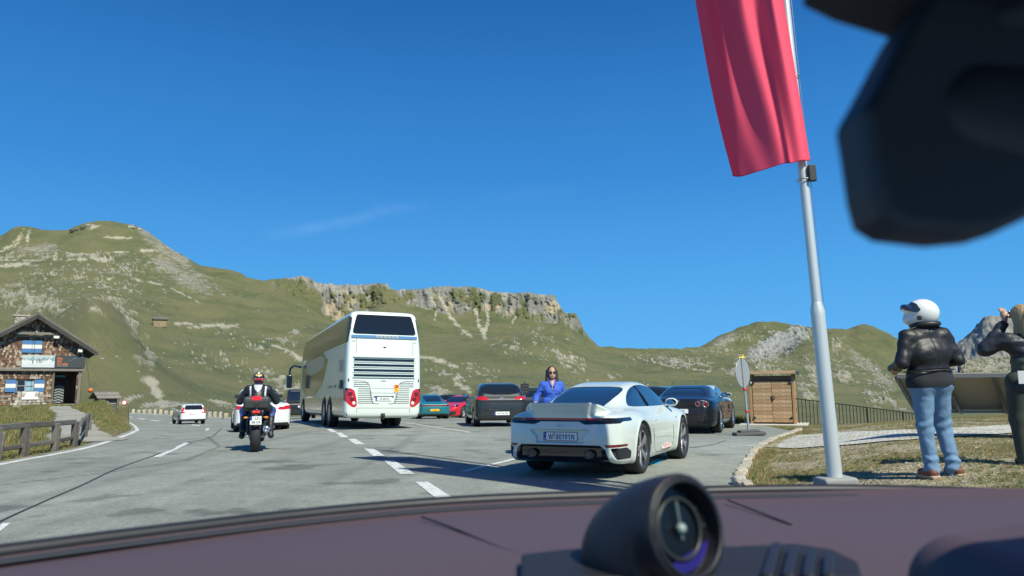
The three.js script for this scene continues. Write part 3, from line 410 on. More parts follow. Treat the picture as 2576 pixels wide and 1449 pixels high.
function wheel(parent, x, y, z, o) {                       // o: R, w, rim, spokes, mats
  const g = new THREE.Group(); g.name = 'wheel'; g.position.set(x, y, z); const sgn = Math.sign(x) || 1; if (sgn < 0) g.rotation.y = Math.PI; parent.add(g);
  const { R, w, rim } = o, hw = w / 2, L = (pts, n = 40) => { const q = new THREE.LatheGeometry(pts.map(p => new THREE.Vector2(p[0], p[1])), n); q.rotateZ(-Math.PI / 2); return q; };
  part('tyre', L([[rim - .01, -hw * .8], [rim + .02, -hw * .95], [R - .05, -hw], [R - .012, -hw * .86], [R, -hw * .6], [R, hw * .6], [R - .012, hw * .86], [R - .05, hw], [rim + .02, hw * .95], [rim - .01, hw * .8]]), M.tyre, g);
  const face = hw * .82, rimM = o.rimMat || M.rimSilver;
  part('rim', L([[rim + .004, face], [rim - .012, face + .006], [rim - .03, face - .02], [rim - .045, -hw * .6], [rim - .045, -hw * .8]]), rimM, g); part('hub_cap', L([[.0, face - .02], [.05, face - .02], [.06, face - .035], [.062, face - .07]], 20), rimM, g);
  const sp = []; for (let k = 0; k < o.spokes; k++) { const a = k / o.spokes * Math.PI * 2 + .3; for (const t of o.twin ? [-.1, .1] : [0]) { const q = box(.025, rim - .03, o.spokeW || .05, 0, (rim - .03) / 2 + .02, 0, .006); const p = q.attributes.position; for (let i = 0; i < p.count; i++) { const f = p.getY(i) / rim; p.setZ(i, p.getZ(i) * (o.flare ? .55 + .8 * f : 1.1 - .3 * f)); p.setX(i, p.getX(i) + face - .035 + .022 * f); } q.computeVertexNormals(); q.rotateX(a + t); sp.push(q); } }
  part('spoke', merge(sp), o.spokeMat || rimM, g).name = 'wheel_spider';
  part('brake_disc', L([[0, -.01], [rim * .68, -.01], [rim * .68, .015], [0, .015]]), M.steel, g).position.x = face - .12;
  part('wheel_backing', L([[0, -hw * .5], [rim, -hw * .5]]), M.well, g);
  return g;
}
function cached2(fn, x0, x1, y0, y1, h = .01) {
  const nx = Math.ceil((x1 - x0) / h) + 1, ny = Math.ceil((y1 - y0) / h) + 1, A = new Float32Array(nx * ny), ih = 1 / h;
  for (let j = 0; j < ny; j++) for (let i = 0; i < nx; i++) A[j * nx + i] = fn(x0 + i * h, y0 + j * h);
  return (x, y) => { let u = (x - x0) * ih, v = (y - y0) * ih; if (u < 0 || v < 0 || u >= nx - 1 || v >= ny - 1) return fn(x, y); const i = u | 0, j = v | 0, o = j * nx + i; u -= i; v -= j; return (A[o] * (1 - u) + A[o + 1] * u) * (1 - v) + (A[o + nx] * (1 - u) + A[o + nx + 1] * u) * v; };
}
function cached1(fn, x0, x1, h = .01) { const n = Math.ceil((x1 - x0) / h) + 2, A = new Float32Array(n); for (let i = 0; i < n; i++) A[i] = fn(x0 + i * h); return x => { let u = clamp((x - x0) / h, 0, n - 1.001); const i = u | 0; u -= i; return A[i] * (1 - u) + A[i + 1] * u; }; }
function carShape(S) {
  const hw = S.hw, k = S.k ?? .09, [w0, w1] = S.wheels, L2 = S.L / 2, B = [-.3, S.L + .3, -.05, S.H + .25];
  const side = cached2(sdPoly(chaikin(S.body, 2)), ...B), cab = S.cabin && cached2(sdPoly(chaikin(S.cabin, 2)), ...B), plan = cached2(sdPoly([...chaikin(S.plan, 1, false), ...chaikin(S.plan, 1, false).reverse().map(([s, w]) => [s, -w])]), -.3, S.L + .3, -.02, hw + .25), sc0 = chaikin(S.section, 2, false), sec = cached2(sdPoly([...sc0, ...sc0.slice().reverse().map(([x, y]) => [-x, y])]), -.02, hw + .3, -.05, S.H + .25);
  const sc = cached1(s => hw / Math.max(.5, interp(S.scale || [[0, hw], [1, hw]], s)), -.3, S.L + .3), cw = S.cabW && cached1(s => interp(S.cabW, s), -.3, S.L + .3), ht = Math.hypot(1, S.tumble || 0), kc = S.kc ?? .11, kj = S.kj ?? .06, inner = S.inner ?? hw - .34;
  const fn = (x, y, z) => {
    const s = L2 - z, ax = Math.abs(x);
    let d = smax(smax(side(s, y), plan(s, ax), k), sec(ax * sc(s), y), k * .7);
    if (cab) { const c = smax(cab(s, y), (ax - cw(s) + (y - S.belt) * S.tumble) / ht, kc); d = smin(d, c, kj); }
    if (S.extra) d = S.extra(d, ax, y, s, x);
    const ci = inner - ax; let q = Math.hypot(s - w0, y - S.R) - S.arch; if (ci > q) q = ci; if (-q > d) d = -q; q = Math.hypot(s - w1, y - S.R) - S.arch; if (ci > q) q = ci; if (-q > d) d = -q;
    return d;
  };
  return fn;
}
function buildCar(g, S) {                                  // fills thing g; returns helpers
  const f = carShape(S), L2 = S.L / 2;
  let m = soup(nets(f, [-S.hw - .12, S.y0 ?? .05, -L2 - .15], [S.hw + .12, S.H + .12, L2 + .15], S.res));
  const F2 = q => (x, y, z, nx, ny, nz) => q(x, y, L2 - z, nx, ny, nz);
  let ins; [ins, m] = split(m, F2((x, y, s) => Math.max(...S.wheels.map(w => S.arch + .007 - Math.hypot(s - w, y - S.R)))));
  { const [fr, re] = split(ins, (x, y, z) => L2 - z - S.L / 2); for (const q of [...split(fr, x => x), ...split(re, x => x)]) if (q.p.length) part('wheel_arch', soupGeo(q), S.archMat || M.well, g); }
  for (const r of S.regions) { [ins, m] = split(m, F2(r.f)); if (!ins.p.length) continue; for (const q of r.pair ? split(ins, x => x) : [ins]) if (q.p.length) part(r.name, soupGeo(q, r.off || 0), r.mat, g); }
  part('body', soupGeo(m), S.paint, g);
  for (const w of S.wheels.slice(0, 2)) for (const sg of [-1, 1]) wheel(g, sg * (S.track ?? S.hw - S.tyreW / 2 - .02), S.R, L2 - w, { R: S.R, w: S.tyreW, rim: S.rim, spokes: S.spokes || 5, ...S.wheelOpt });
  const rearZ = (x, y) => { let z = L2 + .14; for (let k = 0; k < 60; k++) { const d = f(x, y, z); if (d < .001) break; z -= Math.max(d * .8, .001); } return z; };
  const sideX = (y, s, sg = 1) => { let x = S.hw + .1; for (let k = 0; k < 60; k++) { const d = f(x * sg, y, L2 - s); if (d < .001) break; x -= Math.max(d * .8, .001); } return x * sg; };
  const gap = (pts, sg, r = .0035) => part('panel_gap', tube(pts.map(([s, y]) => [sideX(y, s, sg), y, L2 - s]), r, pts.length * 6, 5), M.black, g);
  const mirror = (s, y, sg, mt, k = 1) => {
    const X = sideX(y - .05, s, sg) * 1, q = new THREE.Group(); q.name = 'door_mirror'; q.position.set(X + sg * .13 * k, y, L2 - s); g.add(q);
    const sh = new THREE.SphereGeometry(1, 20, 14); sh.scale(.115 * k, .07 * k, .075 * k); const pp = sh.attributes.position; for (let i = 0; i < pp.count; i++) if (pp.getZ(i) > .02) pp.setZ(i, .02 + (pp.getZ(i) - .02) * .2); sh.computeVertexNormals(); sh.translate(0, 0, 0);
    part('shell', sh, mt, q); const ml = new THREE.CircleGeometry(1, 24); ml.scale(.095 * k, .053 * k, 1); ml.translate(0, 0, .034 * k); part('mirror_glass', ml, M.mirror || (M.mirror = mat({ rgb: [.55, .58, .6], roughness: .03, metalness: 1 })), q); part('stalk', bar([0, -.04, -.01], [-sg * .13 * k, -.09, -.03], .03, .025, .008), M.black, q); return q;
  };
  return { f, rearZ, sideX, gap, mirror, L2 };
}
const inPoly = (pts) => { const p = sdPoly(pts); return (x, y) => -p(x, y); };
const mirrored = pts => [...pts, ...pts.slice().reverse().map(([x, y]) => [-x, y])];

// the white rear-engined coupe with the ducktail
const p911 = {
  L: 4.54, hw: .95, H: 1.3, R: .355, arch: .385, tyreW: .3, rim: .265, wheels: [1.06, 3.52], belt: .9, tumble: .52, k: .1, kc: .14, kj: .09, inner: .6,
  body: chaikin([[.9, .14], [.2, .2], [.04, .3], [-.01, .5], [.0, .62], [.05, .75], [.1, .83], [.3, .88], [.8, .93], [1.4, .96], [2.4, .95], [3.2, .92], [3.6, .87], [4.1, .75], [4.42, .58], [4.54, .42], [4.5, .24], [4.2, .14]], 1),
  cabin: chaikin([[.35, .7], [.62, .92], [1.05, 1.09], [1.5, 1.225], [1.95, 1.295], [2.35, 1.305], [2.7, 1.27], [3.1, 1.1], [3.55, .86], [3.5, .7]], 1),
  plan: chaikin([[-.01, 0], [-.01, .45], [.05, .78], [.3, .93], [1.0, .965], [2.0, .93], [3.4, .95], [4.1, .86], [4.42, .62], [4.54, .3], [4.54, 0]], 1),
  scale: [[0, .9], [.5, .94], [1.06, .965], [1.8, .905], [2.7, .89], [3.5, .94], [4.2, .9], [4.54, .85]],
  section: [[0, .12], [.8, .13], [.9, .2], [.95, .4], [.965, .56], [.945, .7], [.88, .81], [.74, .9], [.55, .96], [0, .98]],
  cabW: [[.4, .56], [1.0, .64], [1.6, .7], [2.4, .72], [3.0, .71], [3.5, .64]],
};
const side911 = inPoly(chaikin([[1.16, .955], [1.32, 1.09], [1.62, 1.195], [2.0, 1.25], [2.38, 1.245], [2.72, 1.2], [3.02, 1.08], [3.3, .93], [2.6, .915], [1.5, .925], [1.2, .935]], 2));
const rear911 = inPoly(chaikin([[-.38, 1.225], [.38, 1.225], [.5, 1.19], [.5, 1.08], [.4, .86], [-.4, .86], [-.5, 1.08], [-.5, 1.19]], 1)), front911 = inPoly([[-.55, 1.22], [.55, 1.22], [.74, .9], [-.74, .9]]);
const glass911 = m => [
  { name: 'rear_window', f: (x, y, s, nx, ny, nz) => Math.min(rear911(x, y), (nz - .12) * .2, 1.9 - s, s - .58 - .1 * Math.max(0, .5 - Math.abs(x))), mat: m, off: -.006 },
  { name: 'windscreen', f: (x, y, s, nx, ny, nz) => Math.min(front911(x, y), (-nz - .2) * .2, s - 2.6), mat: m, off: -.006 },
  { name: 'side_window', pair: true, f: (x, y, s, nx) => Math.min(side911(s, y), (Math.abs(nx) - .45) * .2), mat: m, off: -.006 }];
{
  const pos = new THREE.Vector3(1.07, .012, -11.1), turn = -26 * Math.PI / 180, fwd = new THREE.Vector3(.4384, 0, -.8988);
  pos.addScaledVector(fwd, 4.54 / 2 - 1.06);
  const g = thing('sports_coupe', 'white rear-engined sports coupe with ducktail spoiler parked under the flag', 'car', null, pos, turn);
  const white = paint([.66, .72, .65], { roughness: .4 });
  const tail = cached2(sdPoly([[.62, .90], [.34, .965], [.1, 1.0], [-.02, 1.012], [-.035, 1.0], [.0, .95], [.045, .86], [.06, .8], [.5, .78]]), -.3, 1.2, .5, 1.4);
  const diff = inPoly([[-.6, .455], [.6, .455], [.68, .4], [.76, .1], [-.76, .1], [-.68, .4]]), vent = cached2(inPoly([[.75, .405], [.9, .415], [.93, .27], [.81, .27]]), 0, 1.2, 0, 1.4), refl = inPoly([[.66, .46], [.91, .465], [.905, .432], [.7, .422]]), lensP = inPoly([[.36, .805], [.9, .805], [.86, .735], [.39, .72], [.3, .755]]);
  g.scale.x = .935;
  const S = { ...p911, res: .0165, paint: white,
    extra: (d, ax, y, s) => {
      if (s < 1) { const t = smax(tail(s - .3 * sstep(.34, .7, ax), y + .1 * sstep(.45, .72, ax)), ax - .66, .06); d = smin(d, t, .035);
      d = smax(d, -smax(Math.max(Math.abs(y - .565) - .085, ax - .36 - .9 * Math.max(0, y - .545)), s - .075, .012), .02);   // plate recess
      d = smax(d, -Math.max(Math.abs(y - .33) - .09, ax - .62, s - .09), .03);                       // diffuser tunnel
      d = smax(d, -Math.max(vent(ax, y) * -1, s - .16), .02);
      d = smax(d, -Math.max(Math.abs(y - .782) - .02, s - .055 - .35 * Math.max(0, ax - .5), ax - .86), .01); }  // light slot
      if (ax > .8) { const rim = Math.min(Math.abs(Math.hypot(s - 1.06, y - .355) - .4), Math.abs(Math.hypot(s - 3.52, y - .355) - .4)); d -= .012 * Math.exp(-((rim / .03) ** 2)) * sstep(.8, .9, ax); }
      d = smax(d, -(Math.max(Math.abs(y - .3) - .07, Math.abs(s - 2.3) - .9, .93 - ax + 0) ), .03);
      return d;
    },
    regions: [
      { name: 'rear_light_strip', f: (x, y, s, nx, ny, nz) => Math.min(Math.min(.011 - Math.abs(y - .792)), .62 - Math.abs(x), .6 - s, (nz + .2) * .2), mat: M.redLight },
      { name: 'tail_light_lens', f: (x, y, s, nx, ny, nz) => Math.min(Math.max(lensP(Math.abs(x), y), Math.min(Math.min(.024 - Math.abs(y - .782)), .9 - Math.abs(x))), .62 - s, (nz + .35) * .2), mat: M.gloss },
      { name: 'reflector', pair: true, f: (x, y, s, nx, ny, nz) => Math.min(refl(Math.abs(x), y), .5 - s), mat: M.redDark },
      { name: 'diffuser', f: (x, y, s, nx, ny, nz) => Math.min(diff(x, y), .75 - s), mat: M.gloss },
      { name: 'side_vent', pair: true, f: (x, y, s) => Math.min(vent(Math.abs(x), y) + .004, .5 - s), mat: M.black },
      { name: 'underbody', f: (x, y, s) => .165 - y + (s > 1.3 && s < 3.2 ? -.02 : 0), mat: M.black },
      ...glass911(M.glassBlue)],
    wheelOpt: { spokes: 5, flare: true, spokeW: .075, spokeMat: M.rimSilver, rimMat: M.rimDark } };
  const c = buildCar(g, S);
  for (const sg of [-1, 1]) {
    const e = new THREE.TorusGeometry(.052, .011, 10, 28); e.scale(1.35, 1, 1); const p = part('exhaust_pipe', merge([e, rod([0, 0, -.2], [0, 0, .005], .05, .05, 20)]), M.gloss, g); p.position.set(sg * .44, .33, c.L2 - .035);
    c.mirror(2.98, .965, sg, white);
    part('panel_gap', tube([[2.98, .93], [2.86, .6], [2.88, .33], [2.75, .25], [1.9, .25], [1.72, .35], [1.62, .6], [1.7, .9]].map(([s, y]) => [c.sideX(y, s, sg), y, c.L2 - s]), .003, 90, 5), M.black, g);
    part('door_handle', box(.02, .022, .16, 0, 0, 0, .008), white, g).position.set(c.sideX(.72, 1.82, sg), .72, c.L2 - 1.84);
  }
  for (const sg of [-1, 1]) part('window_pillar', tube([[1.93, 1.235], [1.99, 1.12], [2.07, .93]].map(([s, y]) => [c.sideX(y, s, sg), y, c.L2 - s]), .014, 16, 6), M.gloss, g);
  const tx = plateTex('W  80191N', { land: 'A', crest: 172, border: '#b3262b', size: 94, sx: .88 });
  plate(g, tx, .52, .115, 0, .56, c.rearZ(0, .56) + .012, -.06);
  const st = canvasTex(512, 128, (q, w, h) => { q.fillStyle = '#e9ece8'; q.fillRect(0, 0, w, h); q.fillStyle = '#e0562c'; q.fillRect(0, 0, w, 8); q.fillRect(0, h - 8, w, 8); q.font = 'bold 92px sans-serif'; q.textAlign = 'center'; q.textBaseline = 'middle'; q.fillText('PORSCHE', w / 2, h / 2 + 4); });
  const dec = new THREE.PlaneGeometry(.62, .1); dec.rotateY(Math.PI / 2); const dm = part('side_decal', dec, mat({ map: st, roughness: .4 }), g); dm.position.set(c.sideX(.31, 2.5) + .006, .31, c.L2 - 2.5); dm.rotation.z = .0;
  const bt = canvasTex(256, 64, (q, w, h) => { q.fillStyle = '#c9d4cc'; q.fillRect(0, 0, w, h); q.fillStyle = '#111'; q.font = 'italic bold 50px sans-serif'; q.textAlign = 'center'; q.textBaseline = 'middle'; q.fillText('911', w / 2, h / 2 + 3); });
  const bd = part('badge', new THREE.PlaneGeometry(.1, .026), mat({ map: bt, roughness: .3 }), g); bd.position.set(0, .705, c.rearZ(0, .705) + .004); bd.rotation.x = -.35;
  part('spoiler_gap', box(.5, .008, .02), M.black, g).position.set(-.05, 1.0, c.L2 - .02);
  part('fender_badge', new THREE.SphereGeometry(.012, 10, 8), M.black, g).position.set(c.sideX(.72, 3.08), .72, c.L2 - 3.08);
}
const placeCar = (g, px, d, headDeg, dy = 0) => { const v = dirOf(px, 980), x = v.x / -v.z * d; g.position.set(x, Gr(d, x) + .012 + dy, -d); g.rotation.y = headDeg * Math.PI / 180; return g; };   // headDeg > 0 turns left
const stdGlass = (side, rear, front, m, sMid, lim = {}) => [
  { name: 'rear_window', f: (x, y, s, nx, ny, nz) => Math.min(rear(x, y), (nz - .1) * .2, sMid - s), mat: m, off: -.008 },
  { name: 'windscreen', f: (x, y, s, nx, ny, nz) => Math.min(front(x, y), (-nz - .2) * .2, s - sMid), mat: m, off: -.008 },
  { name: 'side_window', pair: true, f: (x, y, s, nx) => Math.min(side(s, y), (Math.abs(nx) - .5) * .2), mat: m, off: -.008 }];
function plateOn(g, c, text, y, o = {}) { return plate(g, plateTex(text, o), o.w || .5, o.h || .11, o.x || 0, y, c.rearZ(o.x || 0, y) + .012, o.rx || -.1); }
const hatch = {
  L: 4.28, hw: .9, H: 1.46, R: .32, arch: .355, tyreW: .22, rim: .22, wheels: [.82, 3.45], belt: .98, tumble: .42, k: .12, kc: .2, kj: .08, res: .033, inner: .58,
  body: chaikin([[.12, .18], [.02, .32], [0, .58], [.03, .78], [.1, .98], [.6, 1.02], [2.8, .99], [3.4, .94], [4.02, .78], [4.26, .58], [4.28, .38], [4.2, .2]], 1),
  cabin: chaikin([[.04, .8], [.12, 1.0], [.3, 1.26], [.52, 1.43], [1.2, 1.48], [2.1, 1.46], [2.65, 1.34], [3.35, .97], [3.3, .8]], 1),
  plan: chaikin([[0, 0], [0, .5], [.05, .76], [.3, .89], [1.2, .91], [3.4, .91], [4.0, .82], [4.28, .5], [4.28, 0]], 1),
  section: [[0, .16], [.8, .17], [.88, .26], [.905, .5], [.9, .75], [.86, .95], [.7, 1.05], [0, 1.08]], cabW: [[.1, .8], [.8, .84], [2.6, .83], [3.3, .74]],
};
const hatchSide = inPoly([[.62, 1.1], [.95, 1.32], [2.1, 1.37], [2.7, 1.22], [3.1, 1.02], [1.0, 1.04]]), hatchRear = inPoly(chaikin([[-.6, 1.39], [.6, 1.39], [.68, 1.2], [.5, 1.07], [-.5, 1.07], [-.68, 1.2]], 1)), hatchFront = inPoly([[-.6, 1.36], [.6, 1.36], [.74, 1.0], [-.74, 1.0]]);
const hatchLamp = inPoly(chaikin([[.4, .955], [.62, 1.02], [.9, 1.03], [.92, .93], [.5, .89]], 1)), hatchLow = inPoly(mirrored([[.3, .3], [.75, .36], [.85, .18], [.3, .1]]));
function makeHatch(label, group, col, text, opt = {}) {
  const g = thing('hatchback_car', label, 'car', group);
  const c = buildCar(g, { ...hatch, paint: col, regions: [
    { name: 'tail_light', pair: true, f: (x, y, s) => Math.min(hatchLamp(Math.abs(x), y), .45 - s), mat: M.redLight }, { name: 'rear_diffuser', f: (x, y, s) => Math.min(hatchLow(x, y), .6 - s), mat: M.black },
    { name: 'headlight', pair: true, f: (x, y, s) => .13 - Math.hypot(Math.abs(x) - .66, (y - .72) * 1.7, (s - 4.05) * .7), mat: M.lens }, { name: 'underbody', f: (x, y) => .2 - y, mat: M.black },
    ...stdGlass(hatchSide, hatchRear, hatchFront, M.glass, 1.7)], wheelOpt: { spokes: 7 } });
  if (text) plateOn(g, c, text, .46, { size: 80 });
  for (const sg of [-1, 1]) c.mirror(2.85, 1.03, sg, col);
  part('wiper', bar([-.1, 1.1, 0], [.35, 1.13, 0], .02, .02), M.black, g).position.z = c.rearZ(.1, 1.11) + .01;
  part('emblem', merge([box(.13, .05, .012, 0, 0, 0, .005), box(.09, .02, .016, .02, .02, 0)]), M.chrome, g).position.set(0, .95, c.rearZ(0, .95) + .006);
  part('aerial', rod([0, 1.46, 0], [0, 1.62, .06], .006), M.black, g).position.z = c.L2 - .7;
  return { g, c };
}
{
  const grey = paint([.014, .018, .018]);
  const { g } = makeHatch('dark grey hatchback with glowing red tail lights waiting beside the white bus', null, grey, 'HA  932 HB', {}); placeCar(g, 1241, 27, 9);
  const nav = g.clone(); nav.name = numbered('hatchback_car'); nav.userData = { label: 'dark car half hidden between the grey hatchback and the woman in blue', category: 'car' }; scene.add(nav); placeCar(nav, 1352, 36, -62);
  const bk = g.clone(); bk.name = numbered('hatchback_car'); bk.userData = { label: 'black car whose roof shows between the teal coupe and the red coupe', category: 'car' }; scene.add(bk); placeCar(bk, 1118, 50, 60, .0);
  const bk2 = g.clone(); bk2.name = numbered('hatchback_car'); bk2.userData = { label: 'dark car behind the black grand tourer, only its corner showing', category: 'car' }; scene.add(bk2); placeCar(bk2, 1622, 30, 35, -.12);
}
{ // dark front-engined grand tourer
  const g = thing('grand_tourer', 'glossy black grand tourer with round tail lights and chrome wheels by the shed', 'car');
  const dk = paint([.01, .007, .01], { roughness: .35, clearcoat: .7 });
  const lamps = (x, y) => Math.max(.062 - Math.hypot(x - .5, y - .79), .072 - Math.hypot(x - .69, y - .775)), low = inPoly(mirrored([[.3, .36], [.7, .38], [.82, .2], [.3, .12]]));
  const S = { L: 4.66, hw: .985, H: 1.276, R: .352, arch: .385, tyreW: .29, rim: .27, wheels: [.98, 3.7], belt: .9, tumble: .6, k: .14, kc: .18, kj: .12, res: .028, inner: .62, paint: dk,
    body: chaikin([[.14, .14], [.04, .32], [.0, .5], [.02, .7], [-.01, .9], [.06, .945], [.4, .94], [.9, .95], [2, .93], [2.8, .93], [3.5, .92], [4.2, .74], [4.56, .52], [4.66, .36], [4.5, .15]], 1),
    cabin: chaikin([[.25, .8], [.5, .95], [1.05, 1.16], [1.6, 1.27], [2.0, 1.285], [2.4, 1.22], [3.05, .95], [2.9, .8]], 1),
    plan: chaikin([[0, 0], [-.01, .4], [.08, .7], [.35, .93], [1.0, .99], [2.0, .95], [3.6, .99], [4.2, .88], [4.55, .6], [4.66, 0]], 1), scale: [[0, .93], [.98, .99], [1.9, .92], [2.6, .92], [3.7, .98], [4.6, .9]],
    section: [[0, .12], [.84, .13], [.93, .2], [.96, .4], [.985, .6], [.96, .76], [.88, .87], [.7, .96], [0, .98]], cabW: [[.3, .62], [1.0, .74], [2.2, .8], [3.0, .72]],
    extra: (d, ax, y, s) => { const q = Math.max(.9 - ax, sdSeg(s, y, 2.0, .5, 3.0, .62) - .11); d = smax(d, -q + 0, .04); return d; },
    regions: [{ name: 'tail_light', pair: true, f: (x, y, s) => Math.min(lamps(Math.abs(x), y), .5 - s), mat: M.redDark }, { name: 'rear_diffuser', f: (x, y, s) => Math.min(low(x, y), .6 - s), mat: M.black }, { name: 'underbody', f: (x, y) => .17 - y, mat: M.black },
      ...stdGlass(inPoly([[1.15, .99], [1.5, 1.16], [2.0, 1.225], [2.4, 1.16], [2.85, .96], [1.6, .95]]), inPoly(mirrored([[.4, 1.2], [.52, 1.12], [.5, .97]])), inPoly(mirrored([[.55, 1.22], [.72, .95]])), M.glass, 1.8)],
    wheelOpt: { spokes: 10, spokeW: .03, rimMat: M.chrome } };
  const c = buildCar(g, S);
  for (const sg of [-1, 1]) {
    for (const [x, y, r] of [[.5, .79, .062], [.69, .775, .072]]) { const q = part('lamp_ring', new THREE.TorusGeometry(r, .008, 8, 24), M.chrome, g); q.position.set(sg * x, y, c.rearZ(sg * x, y) + .004); q.rotation.y = sg * .3; }
    for (const x of [.52, .65]) { const q = part('exhaust_pipe', merge([new THREE.TorusGeometry(.045, .009, 8, 20), rod([0, 0, -.15], [0, 0, 0], .045)]), M.gloss, g); q.position.set(sg * x, .3, c.rearZ(sg * x, .3) + .02); }
    c.mirror(2.72, 1.0, sg, dk, .95);
  }
  plateOn(g, c, 'ZG 4980', .6, { noBand: true, size: 84 });
  part('emblem', merge([rod([0, 0, 0], [.01, .06, 0], .008), rod([0, .03, 0], [.03, .05, 0], .007)]), M.chrome, g).position.set(0, .84, c.rearZ(0, .84) + .005);
  placeCar(g, 1742, 22.0, -23);
  // pale coupe beyond it
}
function make911(label, col, o) {
  const g = thing('sports_coupe', label, 'car'); const lens = inPoly([[.36, .765], [.9, .765], [.86, .705], [.39, .69]]);
  const intake = inPoly([[.34, .42], [.8, .44], [.76, .24], [.4, .24]]);
  const c = buildCar(g, { ...p911, res: .036, paint: col, regions: [
    { name: 'tail_light', pair: true, f: (x, y, s) => Math.min(.035 - Math.abs(y - .735), .88 - Math.abs(x), .55 - s), mat: o.strip || M.redDark },
    { name: 'headlight', pair: true, f: (x, y, s) => .125 - Math.hypot(Math.abs(x) - .7, y - .72, (s - 4.06) * .75), mat: M.gloss }, { name: 'air_intake', pair: true, f: (x, y, s) => Math.min(intake(Math.abs(x), y), s - 4), mat: M.black },
    { name: 'diffuser', f: (x, y, s) => Math.min(.3 - y, .5 - s), mat: M.black }, { name: 'underbody', f: (x, y) => .165 - y, mat: M.black }, ...glass911(M.glass)], wheelOpt: { spokes: 5, flare: true, spokeW: .07 } });
  for (const sg of [-1, 1]) { c.mirror(2.98, .965, sg, col); if (o.front) { const b = part('headlight_bulb', new THREE.SphereGeometry(.035, 12, 8), M.lens, g); b.position.set(sg * .7, .74, -c.L2 + .36); } }
  if (o.plate) plateOn(g, c, o.plate, .5, { bg: o.bg, noBand: o.noBand, size: 70 });
  return { g, c };
}
{
  const teal = make911('teal green older sports coupe with yellow plate beside the bus', paint([.006, .16, .19]), { plate: '80 JXN 5', bg: '#f0b81c', noBand: true }); placeCar(teal.g, 1080, 41, 14); teal.g.scale.set(.92, 1, .94);
  const red = make911('bright red sports coupe facing the road behind the grey hatchback', paint([.62, .012, .03]), { front: true }); placeCar(red.g, 1166, 44, 150);
  const pale = make911('pale coupe parked beyond the black grand tourer, roof and mirror showing', paint([.6, .68, .66]), {}); placeCar(pale.g, 1764, 27, -22, .03);
}
{ // open white convertible ahead of the motorcycle
  const g = thing('convertible_car', 'white open convertible with red tail lights ahead of the motorcycle', 'car'); const wh = paint([.76, .77, .76]);
  const lamp = inPoly([[.42, .76], [.52, .86], [.9, .9], [.93, .78], [.6, .74]]), low = inPoly(mirrored([[.4, .33], [.78, .34], [.85, .2], [.4, .1]]));
  const S = { L: 4.43, hw: .9, H: 1.05, R: .33, arch: .365, tyreW: .24, rim: .24, wheels: [.86, 3.55], k: .1, res: .034, inner: .58, paint: wh,
    body: chaikin([[.12, .18], [.02, .34], [0, .56], [.03, .76], [.08, .93], [.5, .99], [1.0, 1.0], [2.8, .97], [3.2, .95], [4.0, .78], [4.38, .56], [4.43, .36], [4.3, .18]], 1), plan: chaikin([[0, 0], [0, .5], [.05, .78], [.3, .9], [1.2, .91], [3.4, .9], [4.1, .8], [4.43, .4], [4.43, 0]], 1),
    section: [[0, .16], [.8, .17], [.88, .26], [.91, .5], [.9, .78], [.84, .95], [.7, 1.01], [0, 1.03]],
    extra: (d, ax, y, s) => smax(d, -Math.max(Math.abs(s - 2.1) - .85, ax - .68, .62 - y), .04),
    regions: [{ name: 'tail_light', pair: true, f: (x, y, s) => Math.min(lamp(Math.abs(x), y), .5 - s), mat: M.redLight }, { name: 'rear_diffuser', f: (x, y, s) => Math.min(low(x, y), .6 - s), mat: M.black }, { name: 'interior', f: (x, y, s) => Math.min(.87 - Math.abs(s - 2.1), .7 - Math.abs(x), .95 - y, y - .55), mat: M.black }, { name: 'underbody', f: (x, y) => .2 - y, mat: M.black }], wheelOpt: { spokes: 5, twin: true, spokeW: .03 } };
  const c = buildCar(g, S); const z = s => c.L2 - s;
  part('windscreen_frame', tube([[-.72, .96, z(3.0)], [-.6, 1.36, z(2.55)], [-.5, 1.4, z(2.5)], [.5, 1.4, z(2.5)], [.6, 1.36, z(2.55)], [.72, .96, z(3.0)]], .03, 60, 8), wh, g);
  { const q = new THREE.BufferGeometry(); q.setAttribute('position', new THREE.Float32BufferAttribute([-.7, .97, z(2.99), .7, .97, z(2.99), .56, 1.39, z(2.51), -.56, 1.39, z(2.51)], 3)); q.setIndex([0, 1, 2, 0, 2, 3]); q.computeVertexNormals(); part('windscreen', q, mat({ rgb: [.9, .93, .92], transmission: 1, roughness: 0, thickness: 0 }), g); }
  for (const x of [-.38, .38]) for (const s of [2.0, 1.4]) part('seat', merge([box(.46, .62, .14, x, .92 + (s > 1.5 ? .04 : -.06), z(s), .06), box(.26, .2, .1, x, 1.3 + (s > 1.5 ? .03 : -.08), z(s - .02), .05)]), M.black, g);
  for (const sg of [-1, 1]) c.mirror(2.75, 1.02, sg, wh);
  plateOn(g, c, 'S  421 KL', .5); placeCar(g, 654, 26.5, 22);
}
